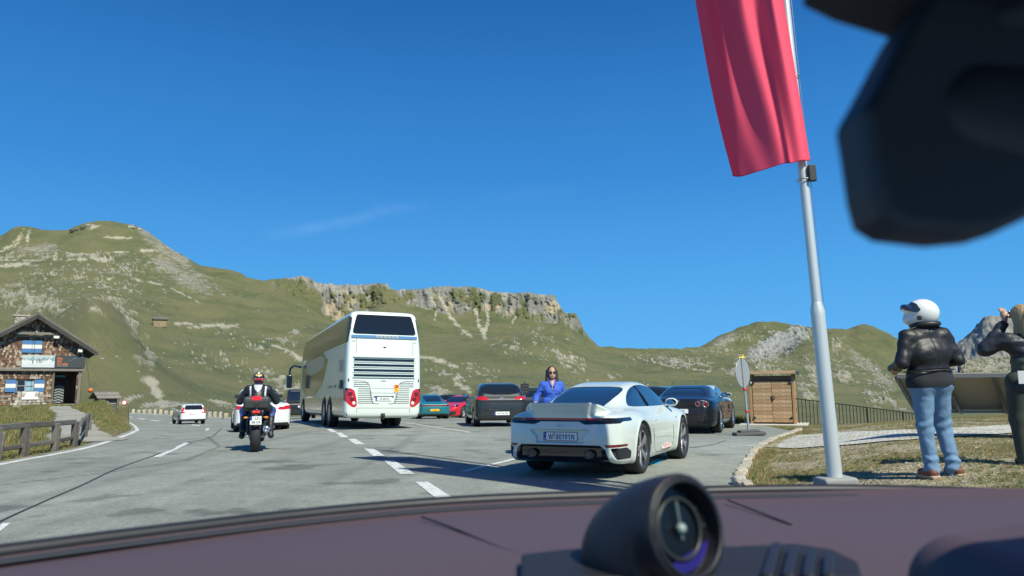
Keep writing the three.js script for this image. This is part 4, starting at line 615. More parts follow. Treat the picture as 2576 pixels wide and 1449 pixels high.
{ // white estate far down the road
  const g = thing('estate_car', 'white estate car driving away round the far bend', 'car'); const wh = paint([.76, .78, .77]);
  const lamp = inPoly([[.6, 1.3], [.72, 1.3], [.86, .95], [.9, .86], [.55, .86], [.56, .92], [.72, .96]]);
  const c = buildCar(g, { ...hatch, L: 4.78, hw: .94, H: 1.54, R: .35, arch: .385, rim: .25, wheels: [.95, 3.8], res: .06, paint: wh, tumble: .26,
    body: chaikin([[.14, .24], [.02, .4], [0, .62], [.03, .85], [.08, 1.02], [.6, 1.06], [3.1, 1.03], [3.8, .98], [4.5, .82], [4.76, .6], [4.78, .42], [4.6, .25]], 1), cabin: chaikin([[.04, .85], [.1, 1.05], [.22, 1.35], [.4, 1.5], [1.2, 1.55], [2.5, 1.54], [3.0, 1.4], [3.8, 1.0], [3.7, .85]], 1),
    plan: chaikin([[0, 0], [0, .6], [.06, .82], [.3, .93], [1.2, .95], [3.8, .95], [4.5, .84], [4.78, .5], [4.78, 0]], 1), section: [[0, .22], [.84, .23], [.92, .3], [.945, .55], [.94, .8], [.9, 1.0], [.74, 1.09], [0, 1.12]], cabW: [[.1, .84], [.8, .87], [2.9, .86], [3.7, .76]],
    regions: [{ name: 'tail_light', pair: true, f: (x, y, s) => Math.min(lamp(Math.abs(x), y), .5 - s), mat: M.redLight }, { name: 'bumper_skirt', f: (x, y, s) => Math.min(.42 - y, .6 - s), mat: M.black }, { name: 'underbody', f: (x, y) => .3 - y, mat: M.black }, ...stdGlass(inPoly([[.6, 1.12], [.8, 1.4], [2.5, 1.44], [3.4, 1.08]]), inPoly(mirrored([[.56, 1.44], [.64, 1.14], [.6, 1.1]])), inPoly(mirrored([[.6, 1.42], [.76, 1.05]])), M.glass, 1.9)], wheelOpt: { spokes: 5, spokeW: .06 } });
  for (const sg of [-1, 1]) { c.mirror(3.2, 1.08, sg, wh); part('roof_rail', bar([sg * .62, 1.56, c.L2 - .7], [sg * .6, 1.57, c.L2 - 2.6], .03, .03), M.steel, g); }
  plateOn(g, c, 'M  VO 512', .8); placeCar(g, 477, 58, 32);
}
{ // black van by the bus
  const g = thing('van', 'black van parked beyond the left side of the white bus', 'van'); const bl = paint([.012, .013, .016]);
  const c = buildCar(g, { ...hatch, L: 5.1, hw: .97, H: 1.92, R: .34, arch: .37, wheels: [1.0, 4.2], res: .06, paint: bl, tumble: .12,
    body: chaikin([[.1, .24], [.0, .45], [0, .8], [.03, 1.05], [1, 1.1], [4.2, 1.08], [4.9, .95], [5.1, .6], [5.05, .3], [4.9, .24]], 1), cabin: chaikin([[.02, .9], [.06, 1.3], [.14, 1.84], [.4, 1.93], [3.2, 1.93], [3.8, 1.8], [4.6, 1.1], [4.5, .9]], 1),
    plan: chaikin([[0, 0], [0, .7], [.05, .9], [.3, .97], [4.4, .97], [4.9, .85], [5.1, .5], [5.1, 0]], 1), section: [[0, .22], [.88, .23], [.95, .3], [.975, .6], [.97, .95], [.95, 1.1], [0, 1.15]], cabW: [[.1, .95], [4.0, .94], [4.6, .85]],
    regions: [{ name: 'tail_light', pair: true, f: (x, y, s) => Math.min(.05 - Math.abs(Math.abs(x) - .88), .3 - Math.abs(y - 1.1), .3 - s), mat: M.redDark }, ...stdGlass(inPoly([[.5, 1.15], [.5, 1.75], [3.4, 1.75], [4.1, 1.2]]), inPoly(mirrored([[.74, 1.78], [.78, 1.2]])), inPoly(mirrored([[.74, 1.78], [.8, 1.15]])), M.glass, 2.2)], wheelOpt: { spokes: 5 } });
  plateOn(g, c, 'S  178 XW', .82); for (const sg of [-1, 1]) c.mirror(3.9, 1.2, sg, bl, 1.3); placeCar(g, 752, 50, 20);
}
// ---------------------------------------------------------------- white touring coach
{
  const L = 13.4, g = thing('touring_coach', 'tall white touring coach with brown tinted side glass seen from behind', 'bus');
  const wh = paint([.7, .76, .69], { roughness: .4 }), brown = mat({ rgb: [.06, .05, .03], roughness: .1 }), pale = mat({ rgb: [.4, .39, .33], roughness: .2 }), silver = mat({ rgb: [.5, .5, .46], roughness: .16, metalness: .75 });
  const rw0 = inPoly([[-.83, 3.58], [.83, 3.58], [.94, 3.1], [-.94, 3.1]]), rw = (x, y) => rw0(x, y) + .085, lamp = inPoly(chaikin([[.95, 1.29], [1.32, 1.29], [1.32, 1.02], [1.02, .7], [.84, .7], [.86, .98]], 1)), lampTop = inPoly([[1.1, 1.3], [1.32, 1.3], [1.32, 1.14], [1.16, 1.2]]);
  const band = inPoly([[.22, 2.74], [.25, 3.52], [.5, 3.62], [12.6, 3.62], [13.0, 2.74]]), panel = inPoly(chaikin([[3.5, 2.78], [5.6, 1.1], [12.0, 1.1], [12.5, 2.78]], 1)), inset = inPoly(chaikin([[4.75, 2.66], [5.6, 2.02], [10.8, 1.98], [10.6, 2.6]], 1));
  const S = { L, hw: 1.275, H: 3.85, y0: .2, R: .5, arch: .57, tyreW: .3, rim: .29, wheels: [4.55, 11.2], k: .26, res: .055, inner: .75, paint: wh, track: 1.1, archMat: mat({ rgb: [.5, .53, .49], roughness: .6 }),
    body: chaikin([[1.6, .3], [.35, .34], [.02, .36], [-.02, .9], [.0, 1.4], [.1, 2.6], [.32, 3.72], [.6, 3.87], [6, 3.87], [12.4, 3.86], [12.9, 3.5], [13.3, 2], [13.4, 1.0], [13.35, .3]], 1),
    plan: chaikin([[-.02, 0], [-.02, 1.05], [.06, 1.24], [.4, 1.275], [12.6, 1.275], [13.2, 1.1], [13.4, .7], [13.4, 0]], 1), section: [[0, .28], [1.2, .3], [1.275, .4], [1.275, 1.4], [1.24, 2.7], [1.13, 3.6], [1.02, 3.8], [.8, 3.86], [0, 3.88]],
    extra: (d, ax, y, s) => { const q = Math.max(Math.hypot(s - 3.2, y - .5) - .57, .75 - ax); return Math.max(d, -q); },
    regions: [{ name: 'wheel_arch', pair: true, f: (x, y, s) => .58 - Math.hypot(s - 3.2, y - .5), mat: mat({ rgb: [.5, .53, .49], roughness: .6 }) },
      { name: 'rear_window', f: (x, y, s, nx, ny, nz) => Math.min(rw(x, y), .9 - s, (nz - .3) * .3), mat: M.glass, off: -.012 },
      { name: 'light_cap', pair: true, f: (x, y, s) => Math.min(lampTop(Math.abs(x), y), .5 - s), mat: M.gloss },
      { name: 'tail_light', pair: true, f: (x, y, s) => Math.min(lamp(Math.abs(x), y), .42 - s), mat: M.redLight },
      { name: 'underbody', f: (x, y) => .36 - y, mat: M.black },
      { name: 'inset_panel', pair: true, f: (x, y, s, nx) => Math.min(inset(s, y), (Math.abs(nx) - .5) * .3), mat: pale, off: -.004 },
      { name: 'window_band', pair: true, f: (x, y, s, nx) => Math.min(Math.max(band(s, y), panel(s, y)), (Math.abs(nx) - .5) * .3), mat: brown, off: -.004 },
      { name: 'windscreen', f: (x, y, s, nx, ny, nz) => Math.min(y - 1.3, 3.5 - y, -nz - .5, 1.1 - Math.abs(x)), mat: M.glass },
      { name: 'lower_trim', pair: true, f: (x, y, s, nx) => Math.min(1.02 - y, (Math.abs(nx) - .5) * .3, s - .55), mat: silver }],
    wheelOpt: { spokes: 10, spokeW: .05, rimMat: M.rimSilver } };
  const c = buildCar(g, S), Z = (x, y) => c.rearZ(x, y);
  for (const sg of [-1, 1]) wheel(g, sg * 1.1, .5, c.L2 - 3.2, { R: .5, w: .3, rim: .29, spokes: 10, spokeW: .05, rimMat: M.rimSilver });
  // engine cover with four slots and proud white louvres between them
  const xs = [-1, -.8, -.6, -.4, -.2, 0, .2, .4, .6, .8, 1];
  const strip = (y, hw, h, t, off) => { const l = []; const p = xs.map(u => u * hw); for (let i = 1; i < p.length; i++) l.push(bar([p[i - 1], y, Z(p[i - 1], y) + off], [p[i], y, Z(p[i], y) + off], t, h)); return merge(l); };
  [2.19, 2.025, 1.86, 1.7].forEach(y => { part('vent_slot', strip(y, .97, .078, .02, .0), M.gloss, g); part('louvre', strip(y - .055, .99, .022, .04, .01), wh, g); });
  for (const sg of [-1, 1]) { for (const [x, y, r] of [[1.06, 1.12, .075], [1.0, .96, .07]]) { const q = part('lamp_lens', new THREE.SphereGeometry(r, 18, 12).scale(1, 1, .3), M.redDark, g); q.position.set(sg * x, y, Z(sg * x, y)); } const q = part('indicator_lens', new THREE.SphereGeometry(.055, 16, 10).scale(1, 1, .3), M.lens, g); q.position.set(sg * .94, .83, Z(sg * .94, .83)); }
  part('cover_brow', strip(2.29, 1.0, .03, .06, .012), wh, g);
  for (const sg of [-1, 1]) for (let k = 0; k < 12; k++) { const y = 1.47 - k * .058, x1 = .96 - .2 * sstep(6, 12, k) * .6, x0 = k < 3 ? .52 + .0 * k : .47 - .012 * k + .12 * (k < 5 ? (5 - k) / 5 : 0); part('grille_slit', bar([sg * (x0 - .02), y, Z(sg * x0, y) + .001], [sg * Math.min(x1, lampEdge(y)), y, Z(sg * .8, y) + .001], .012, .014), M.black, g); }
  function lampEdge(y) { return y < 1.3 ? .82 : .96; }
  for (const sg of [-1, 1]) part('panel_gap', tube([[.96, 1.53], [.62, 1.5], [.48, 1.4], [.42, 1.1], [.36, .86], [.3, .82], [.15, .81]].map(([x, y]) => [sg * x, y, Z(sg * x, y)]), .009, 40, 5), M.black, g);
  for (const sg of [-1, 1]) { part('panel_gap', tube([[.9, 2.9], [.905, 2.6], [.91, 2.35]].map(([x, y]) => [sg * x, y, Z(sg * x, y)]), .006, 12, 5), M.black, g); part('panel_gap', tube([[.92, 2.78], [1.05, 2.78], [1.2, 2.77]].map(([x, y]) => [sg * x, y, Z(sg * x, y)]), .006, 12, 5), M.black, g); part('panel_gap', tube([[.84, .7], [.85, .55], [.85, .4]].map(([x, y]) => [sg * x, y, Z(sg * x, y)]), .005, 12, 5), M.black, g); part('hinge', box(.04, .09, .02, 0, 0, 0, .006), M.black, g).position.set(sg * 1.12, 1.55, Z(sg * 1.12, 1.55)); part('hinge', box(.03, .08, .02, 0, 0, 0, .006), M.black, g).position.set(sg * 1.14, .48, Z(sg * 1.14, .48)); }
  part('panel_gap', strip(1.6, 1.0, .007, .01, .0), M.black, g); part('panel_gap', strip(.68, .84, .007, .01, .0), M.black, g); part('panel_gap', strip(1.3, .4, .006, .01, 0), M.black, g); part('panel_gap', strip(1.15, .4, .006, .01, 0), M.black, g);
  const chrome = part('trim_strip', strip(2.94, 1.06, .09, .06, .012), mat({ rgb: [.72, .74, .76], roughness: .1, metalness: .9 }), g);
  const lt = canvasTex(512, 64, (q, w, h) => { q.fillStyle = '#b9c0c4'; q.fillRect(0, 0, w, h); q.fillStyle = '#15181a'; q.font = 'bold 56px sans-serif'; q.textAlign = 'center'; q.textBaseline = 'middle'; 'SETRA'.split('').forEach((l, i) => q.fillText(l, 70 + i * 93, h / 2 + 3)); });
  part('lettering', new THREE.PlaneGeometry(.72, .075), mat({ map: lt, roughness: .3, metalness: .3 }), g).position.set(.08, 2.945, Z(.05, 2.94) + .046);
  part('emblem', new THREE.OctahedronGeometry(.05), M.gloss, g).position.set(0, 2.6, Z(0, 2.6) + .005); g.children[g.children.length - 1].scale.set(1.1, .6, .4);
  part('cover_latch', box(.16, .02, .02, 0, 0, 0, .006), M.black, g).position.set(-.02, 1.53, Z(0, 1.53));
  const stk = canvasTex(128, 192, (q, w, h) => { q.fillStyle = '#e9e6d8'; q.fillRect(0, 0, w, h); q.fillStyle = '#e8681e'; q.fillRect(8, 8, 112, 80); q.fillStyle = '#f0b21e'; q.fillRect(8, 80, 112, 104); q.fillStyle = '#4a2410'; q.beginPath(); q.moveTo(20, 110); q.lineTo(70, 55); q.lineTo(112, 50); q.lineTo(112, 66); q.lineTo(78, 72); q.lineTo(30, 118); q.fill(); q.fillRect(60, 24, 40, 16); q.fillStyle = '#7a4a10'; q.font = 'bold 18px sans-serif'; q.textAlign = 'center'; q.fillText('ANGLES', 64, 152); q.fillText('MORTS', 64, 172); });
  const sk = part('warning_sticker', box(.17, .25, .008), [M.white, M.white, M.white, M.white, mat({ map: stk, roughness: .5 }), M.white], g); sk.position.set(.4, 1.3, Z(.4, 1.3) + .014);
  plate(g, plateTex('LB 858 KL', { size: 84 }), .52, .12, 0, .97, Z(0, .97) + .015, 0);
  part('plate_frame', strip(1.045, .32, .018, .04, .012), M.black, g);
  part('tow_hitch', merge([box(.13, .17, .1, 0, 0, 0, .02), rod([0, -.1, .02], [0, .02, .08], .035)]), M.black, g).position.set(-.01, .43, Z(0, .45));
  // left side details
  for (let k = 0; k < 8; k++) part('side_louvre', box(.02, .018, .55), mat({ rgb: [.22, .25, .3], roughness: .4 }), g).position.set(-1.265, 2.2 - k * .05, c.L2 - .95);
  part('side_hatch', box(.02, .28, .4), M.black, g).position.set(-1.262, 1.42, c.L2 - .75);
  for (const s of [1.75, 2.7, 3.35]) part('hatch_latch', box(.02, .09, .1, 0, 0, 0, .008), M.black, g).position.set(-1.277, 1.38, c.L2 - s);
  for (const sg of [-1, 1]) { const ar = part('mirror_arm', merge([tube([[sg * 1.2, 2.95, -c.L2 + .3], [sg * 1.5, 3.0, -c.L2 - .15], [sg * 1.62, 2.85, -c.L2 - .2], [sg * 1.64, 2.6, -c.L2 - .2]], .05, 30, 8), box(.26, .62, .16, sg * 1.64, 2.28, -c.L2 - .2, .06)]), M.gloss, g); ar.position.y = -.45; }
  const h = 22 * Math.PI / 180; const corner = new THREE.Vector3(-5.27, 0, -23.3);       // rear left corner on the ground
  g.rotation.order = 'YXZ'; g.rotation.y = h; g.rotation.z = -.016;
  const off = new THREE.Vector3(1.275, 0, -L / 2).applyAxisAngle(new THREE.Vector3(0, 1, 0), h); g.position.copy(corner).add(off); g.position.y = -.1; g.rotation.x = -.012;
}
// ---------------------------------------------------------------- people and motorcycle
function bones(list, k = .03, extra) {                   // list of [ax,ay,az,ra, bx,by,bz,rb]; smooth union of tapered capsules
  const A = list.map(b => { const [ax, ay, az, ra, bx, by, bz, rb] = b; return [ax, ay, az, bx - ax, by - ay, bz - az, 1 / Math.max(1e-9, (bx - ax) ** 2 + (by - ay) ** 2 + (bz - az) ** 2), ra, rb - ra]; });
  return (x, y, z) => { let d = 1e3; for (const b of A) { const px = x - b[0], py = y - b[1], pz = z - b[2]; let t = (px * b[3] + py * b[4] + pz * b[5]) * b[6]; t = t < 0 ? 0 : t > 1 ? 1 : t; const qx = px - b[3] * t, qy = py - b[4] * t, qz = pz - b[5] * t; const e = Math.sqrt(qx * qx + qy * qy + qz * qz) - b[7] - b[8] * t; d = d > 900 ? e : smin(d, e, k); } return extra ? extra(d, x, y, z) : d; };
}
function boneGeo(f, list, res, pad = .06) { const lo = [1e9, 1e9, 1e9], hi = [-1e9, -1e9, -1e9]; for (const b of list) for (const o of [0, 4]) for (let k = 0; k < 3; k++) { lo[k] = Math.min(lo[k], b[o + k] - b[o + 3] - pad); hi[k] = Math.max(hi[k], b[o + k] + b[o + 3] + pad); } return soupGeo(soup(nets(f, lo, hi, res))); }
const wrinkle = (a, f) => (d, x, y, z) => d + a * (fbm(x * f, y * f * 1.5, z * f, 2)) ;
const limb = (...p) => { const o = []; for (let i = 1; i < p.length; i++) o.push([...p[i - 1], ...p[i]]); return o; };
M.skin = mat({ rgb: [.5, .29, .2], roughness: .55 }); M.leather = mat({ rgb: [.013, .013, .015], roughness: .5 }); M.denim = mat({ rgb: [.15, .26, .4], roughness: .85, map: dataTex(128, (u, v) => { const a = .75 + .3 * tnoise(u, v, 64, 2) + .3 * (tnoise(u, v, 8, 5) - .5); return [a, a, a]; }) }); M.blackCloth = mat({ rgb: [.016, .018, .022], roughness: .7 }); M.helmetWhite = paint([.74, .74, .7]); M.visor = mat({ rgb: [.02, .03, .05], roughness: .03, clearcoat: 1 });
function hand(parent, mtx, m, curl = .5, sg = 1) {        // palm at origin, fingers towards -y, thumb to +x*sg
  const L = [[0, 0, 0, .028, 0, -.05, 0, .034], [0, -.05, 0, .034, 0, -.085, 0, .034]];
  const fl = [.07, .08, .075, .058]; for (let k = 0; k < 4; k++) { const x = sg * (.03 - k * .02), a = curl; const y0 = -.09, l = fl[k]; L.push([x, y0, 0, .0095, x, y0 - l * .5 * Math.cos(a), l * .5 * Math.sin(a), .009], [x, y0 - l * .5 * Math.cos(a), l * .5 * Math.sin(a), .009, x, y0 - l * .5 * Math.cos(a) - l * .5 * Math.cos(2 * a), l * .5 * Math.sin(a) + l * .5 * Math.sin(2 * a), .0075]); }
  L.push([sg * .025, -.03, 0, .014, sg * .06, -.065, .015, .011], [sg * .06, -.065, .015, .011, sg * .062, -.1, .03, .009]);
  const g = boneGeo(bones(L, .012), L, .007, .02); g.applyMatrix4(mtx); return g;
}
const mtx = (x, y, z, rx = 0, ry = 0, rz = 0) => new THREE.Matrix4().compose(new THREE.Vector3(x, y, z), new THREE.Quaternion().setFromEuler(new THREE.Euler(rx, ry, rz, 'YXZ')), new THREE.Vector3(1, 1, 1));

{ // motorcycle, seen from behind, heading away (-z)
  const P = atRoad(640, 1141), g = thing('motorcycle', 'black touring motorcycle with top case being ridden ahead of the coach', 'motorcycle', null, new THREE.Vector3(P[0], .012, -P[1] - .0), 17 * Math.PI / 180);
  const wh = (z, w, R, rim) => { const q = new THREE.Group(); q.name = 'wheel'; q.position.set(0, R, z); g.add(q); const pts = []; for (let k = 0; k <= 14; k++) { const a = -1.9 + 3.8 * k / 14; pts.push(new THREE.Vector2(R - .075 + .075 * Math.cos(a), w / 2 * Math.sin(a) * 1.02)); } const t = new THREE.LatheGeometry(pts, 48); t.rotateZ(Math.PI / 2); part('tyre', t, M.tyre, q); const r = new THREE.TorusGeometry(rim, .02, 8, 40); r.rotateY(Math.PI / 2); const sp = [r, rod([-.05, 0, 0], [.05, 0, 0], .05)]; for (let k = 0; k < 5; k++) { const a = k * 1.2566; sp.push(bar([0, 0, 0], [0, rim * Math.sin(a), rim * Math.cos(a)], .03, .03)); } part('rim', merge(sp), M.rimDark, q); return q; };
  const zr = -.31; wh(zr, .19, .315, .22); wh(zr - 1.48, .12, .3, .22);
  const z = v => zr + v;     // v measured from rear axle, forward negative
  part('swingarm', merge([bar([-.13, .31, z(0)], [-.12, .42, z(-.55)], .035, .07, .01), bar([.13, .31, z(0)], [.12, .42, z(-.55)], .035, .07, .01), rod([-.16, .315, z(0)], [.16, .315, z(0)], .018)]), M.steel, g);
  part('engine', merge([box(.42, .36, .5, 0, .45, z(-.78), .08), box(.5, .14, .3, 0, .42, z(-.75), .05), box(.3, .2, .3, 0, .26, z(-.8), .06)]), M.black, g);
  part('fairing', boneGeo(bones([[0, .8, z(-.5), .12, 0, .95, z(-.95), .17], [0, .95, z(-.95), .17, 0, .75, z(-1.3), .14], [-.12, .6, z(-.95), .13, -.1, .85, z(-1.05), .12], [.12, .6, z(-.95), .13, .1, .85, z(-1.05), .12]], .08), [[0, .8, z(-.5), .3, 0, .95, z(-1.3), .35]], .03), mat({ rgb: [.02, .025, .05], roughness: .25, clearcoat: 1 }), g);
  part('seat', boneGeo(bones([[0, .82, z(.1), .1, 0, .8, z(-.45), .15]], .05), [[0, .82, z(.1), .2, 0, .8, z(-.45), .2]], .03), M.black, g);
  part('tail_unit', boneGeo(bones([[-.06, .8, z(-.1), .07, 0, .82, z(.28), .06], [.06, .8, z(-.1), .07, 0, .82, z(.28), .06]], .05), [[0, .8, z(-.1), .2, 0, .82, z(.3), .12]], .025), M.gloss, g);
  part('tail_light', merge([box(.062, .045, .03, -.034, .8, z(.345), .015), box(.062, .045, .03, .034, .8, z(.345), .015)]), mat({ rgb: [.8, .02, .02], roughness: .2, emissive: new THREE.Color(.9, .04, .03), emissiveIntensity: .8 }), g);
  const tc = new THREE.Group(); tc.name = 'top_case'; g.add(tc);
  const caseSd = (x, y, zz) => { const qx = Math.max(0, Math.abs(x) - .19), qy = Math.max(0, Math.abs(y - .97) - .07), qz = Math.max(0, Math.abs(zz - z(.12)) - .12); return Math.sqrt(qx * qx + qy * qy * 1.2 + qz * qz) - .065 + .03 * Math.max(0, y - .98); };
  const [lid, base] = split(soup(nets(caseSd, [-.3, .8, z(-.15)], [.3, 1.2, z(.4)], .018)), (x, y) => y - .985);
  part('lid', soupGeo(lid), M.blackCase || (M.blackCase = mat({ rgb: [.045, .048, .05], roughness: .5 })), tc); part('case_base', soupGeo(base, -.006), mat({ rgb: [.03, .032, .034], roughness: .55 }), tc);
  part('red_reflector', box(.19, .09, .03, 0, 1.06, z(.292), .014), mat({ rgb: [.75, .02, .03], roughness: .12, clearcoat: 1 }), tc); part('latch', merge([box(.1, .1, .02, 0, .93, z(.3), .008), rod([0, .93, z(.3)], [0, .93, z(.315)], .012)]), M.black, tc);
  plate(g, plateTex(['LZ', '48 CA'], { tall: true, land: 'A' }), .215, .165, 0, .635, z(.36), .12);
  part('plate_holder', merge([bar([0, .78, z(.3)], [0, .6, z(.35)], .06, .02), box(.08, .03, .015, 0, .535, z(.35))]), M.black, g);
  for (const sg of [-1, 1]) { const q = new THREE.SphereGeometry(.03, 14, 10); q.scale(1.35, .8, .8); part('indicator', q, M.amber, g).position.set(sg * .19, .69, z(.33)); part('indicator_stalk', rod([sg * .04, .69, z(.3)], [sg * .16, .69, z(.32)], .009), M.black, g); }
  part('exhaust', merge([rod([.2, .46, z(.22)], [.17, .36, z(-.5)], .065, .05, 20), new THREE.TorusGeometry(.036, .012, 8, 20).translate(.2, .455, z(.225)), rod([.17, .36, z(-.5)], [.08, .28, z(-.75)], .04, .03)]), M.steel, g);
  part('chain_guard', box(.02, .06, .4, -.14, .42, z(-.25), .008), M.black, g); part('brake_disc', rod([.075, .315, z(0)], [.085, .315, z(0)], .12, .12, 28), M.steel, g); part('rear_mudguard', tube([[0, .62, z(.33)], [0, .66, z(.05)], [0, .6, z(-.2)]], .06, 16, 8), M.black, g);
  for (const sg of [-1, 1]) { part('foot_peg', merge([rod([sg * .14, .33, z(-.42)], [sg * .3, .31, z(-.44)], .014), bar([sg * .13, .5, z(-.4)], [sg * .15, .32, z(-.42)], .03, .04)]), M.steel, g); part('handlebar', tube([[0, 1.0, z(-1.0)], [sg * .2, 1.02, z(-.98)], [sg * .36, .98, z(-.9)]], .016, 20, 8), M.black, g); part('rear_view_mirror', merge([rod([sg * .3, 1.0, z(-.95)], [sg * .38, 1.1, z(-1.0)], .008), box(.13, .07, .03, sg * .42, 1.1, z(-1.0), .015)]), M.black, g); }
  part('fork', merge([rod([-.1, .3, z(-1.48)], [-.1, .95, z(-1.1)], .025), rod([.1, .3, z(-1.48)], [.1, .95, z(-1.1)], .025)]), M.steel, g);
  // rider
  const r = thing('person', 'motorcyclist in black and white leathers and a bright red and yellow helmet', 'person', null, g.position.clone(), g.rotation.y);
  const leg = sg => limb([sg * .1, .92, z(-.3), .115], [sg * .27, .8, z(-.68), .08], [sg * .27, .42, z(-.4), .055], [sg * .27, .36, z(-.42), .05]);
  const suitL = [[-.09, .92, z(-.28), .13, .09, .92, z(-.28), .13], [0, .95, z(-.3), .16, 0, 1.16, z(-.42), .165], [-.13, 1.22, z(-.46), .1, .13, 1.22, z(-.46), .1], [0, 1.12, z(-.4), .16, 0, 1.24, z(-.46), .14], [0, 1.27, z(-.48), .08, 0, 1.36, z(-.54), .065], ...limb([-.2, 1.24, z(-.47), .078], [-.36, .99, z(-.6), .06], [-.36, .98, z(-.84), .045]), ...limb([.2, 1.24, z(-.47), .078], [.36, .99, z(-.6), .06], [.36, .98, z(-.84), .045]), ...leg(-1), ...leg(1)];
  const all = nets(bones(suitL, .05, wrinkle(.012, 22)), [-.5, .2, z(-1)], [.5, 1.5, z(0)], .022);
  let body = soup(all), q1;
  const vee = inPoly([[-.085, 1.33], [.085, 1.33], [.06, 1.24], [0, 1.17], [-.06, 1.24]]), strap = inPoly([[.135, 1.31], [.165, 1.3], [.155, 1.12], [.165, 1.04], [.14, 1.04], [.125, 1.15]]);
  part('back_protector', (() => { [q1, body] = split(body, (x, y, zz, nx, ny, nz) => Math.min(vee(x, y), nz - .1)); return soupGeo(q1, .004); })(), mat({ rgb: [.5, .52, .54], roughness: .5 }), r);
  for (const q of (() => { [q1, body] = split(body, (x, y, zz, nx, ny, nz) => Math.min(strap(Math.abs(x), y), nz - .05)); return split(q1, x => x); })()) part('jacket_stripe', soupGeo(q, .003), mat({ rgb: [.66, .68, .68], roughness: .6 }), r);
  for (const q of (() => { [q1, body] = split(body, (x, y, zz) => .1 - Math.hypot(Math.abs(x) - .3, y - .78, (zz - z(-.6)) * .7)); return split(q1, x => x); })()) part('knee_patch', soupGeo(q, .003), mat({ rgb: [.05, .08, .25], roughness: .6 }), r);
  part('leather_suit', soupGeo(body), mat({ rgb: [.018, .019, .024], roughness: .45 }), r);
  for (const sg of [-1, 1]) { const L = [[sg * .27, .38, z(-.4), .058, sg * .28, .3, z(-.36), .052], [sg * .28, .3, z(-.36), .05, sg * .3, .285, z(-.56), .042]]; part('boot', boneGeo(bones(L, .03), L, .018), M.black, r); part('glove', hand(null, mtx(sg * .36, 1.0, z(-.84), -1.35, 0, 0), null, .9, -sg), M.black, r); }
  const hs = (x, y, zz) => { const a = x / .122, b = (y - 1.46) / .135, c = (zz - z(-.56)) / .145; const e = (Math.sqrt(a * a + b * b + c * c) - 1) * .125; return smax(e, -(y - 1.355) , .03); };
  let hm = soup(nets(hs, [-.16, 1.3, z(-.75)], [.16, 1.64, z(-.38)], .012)), h1;
  const hp = { b: paint([.01, .012, .02]), r: paint([.62, .02, .05]), y: paint([.75, .5, .06]), w: paint([.75, .72, .6]), p: paint([.1, .02, .1]) };
  const cut = (nm, f, m) => { [h1, hm] = split(hm, f); if (h1.p.length) part(nm, soupGeo(h1), m, r); };
  cut('helmet_stripe', (x, y) => Math.min(.016 - Math.abs(y - 1.43 + .9 * x * x - .018), 1), hp.r); cut('helmet_flash', (x, y, zz) => Math.min(.022 - Math.abs(y - 1.465 + .3 * Math.abs(x)), Math.abs(x) - .05, .125 - Math.abs(x), zz - z(-.6)), hp.y); cut('helmet_crown_patch', (x, y, zz) => Math.max(.026 - Math.hypot(x, y - 1.575, 0), .02 - Math.hypot(x, y - 1.52)), hp.w); cut('helmet_side_patch', (x, y, zz) => .022 - Math.hypot(Math.abs(x) - .045, y - 1.53), hp.y); cut('helmet_band', (x, y, zz) => .012 - Math.abs(y - 1.395), hp.p); part('helmet', soupGeo(hm), hp.b, r);
}
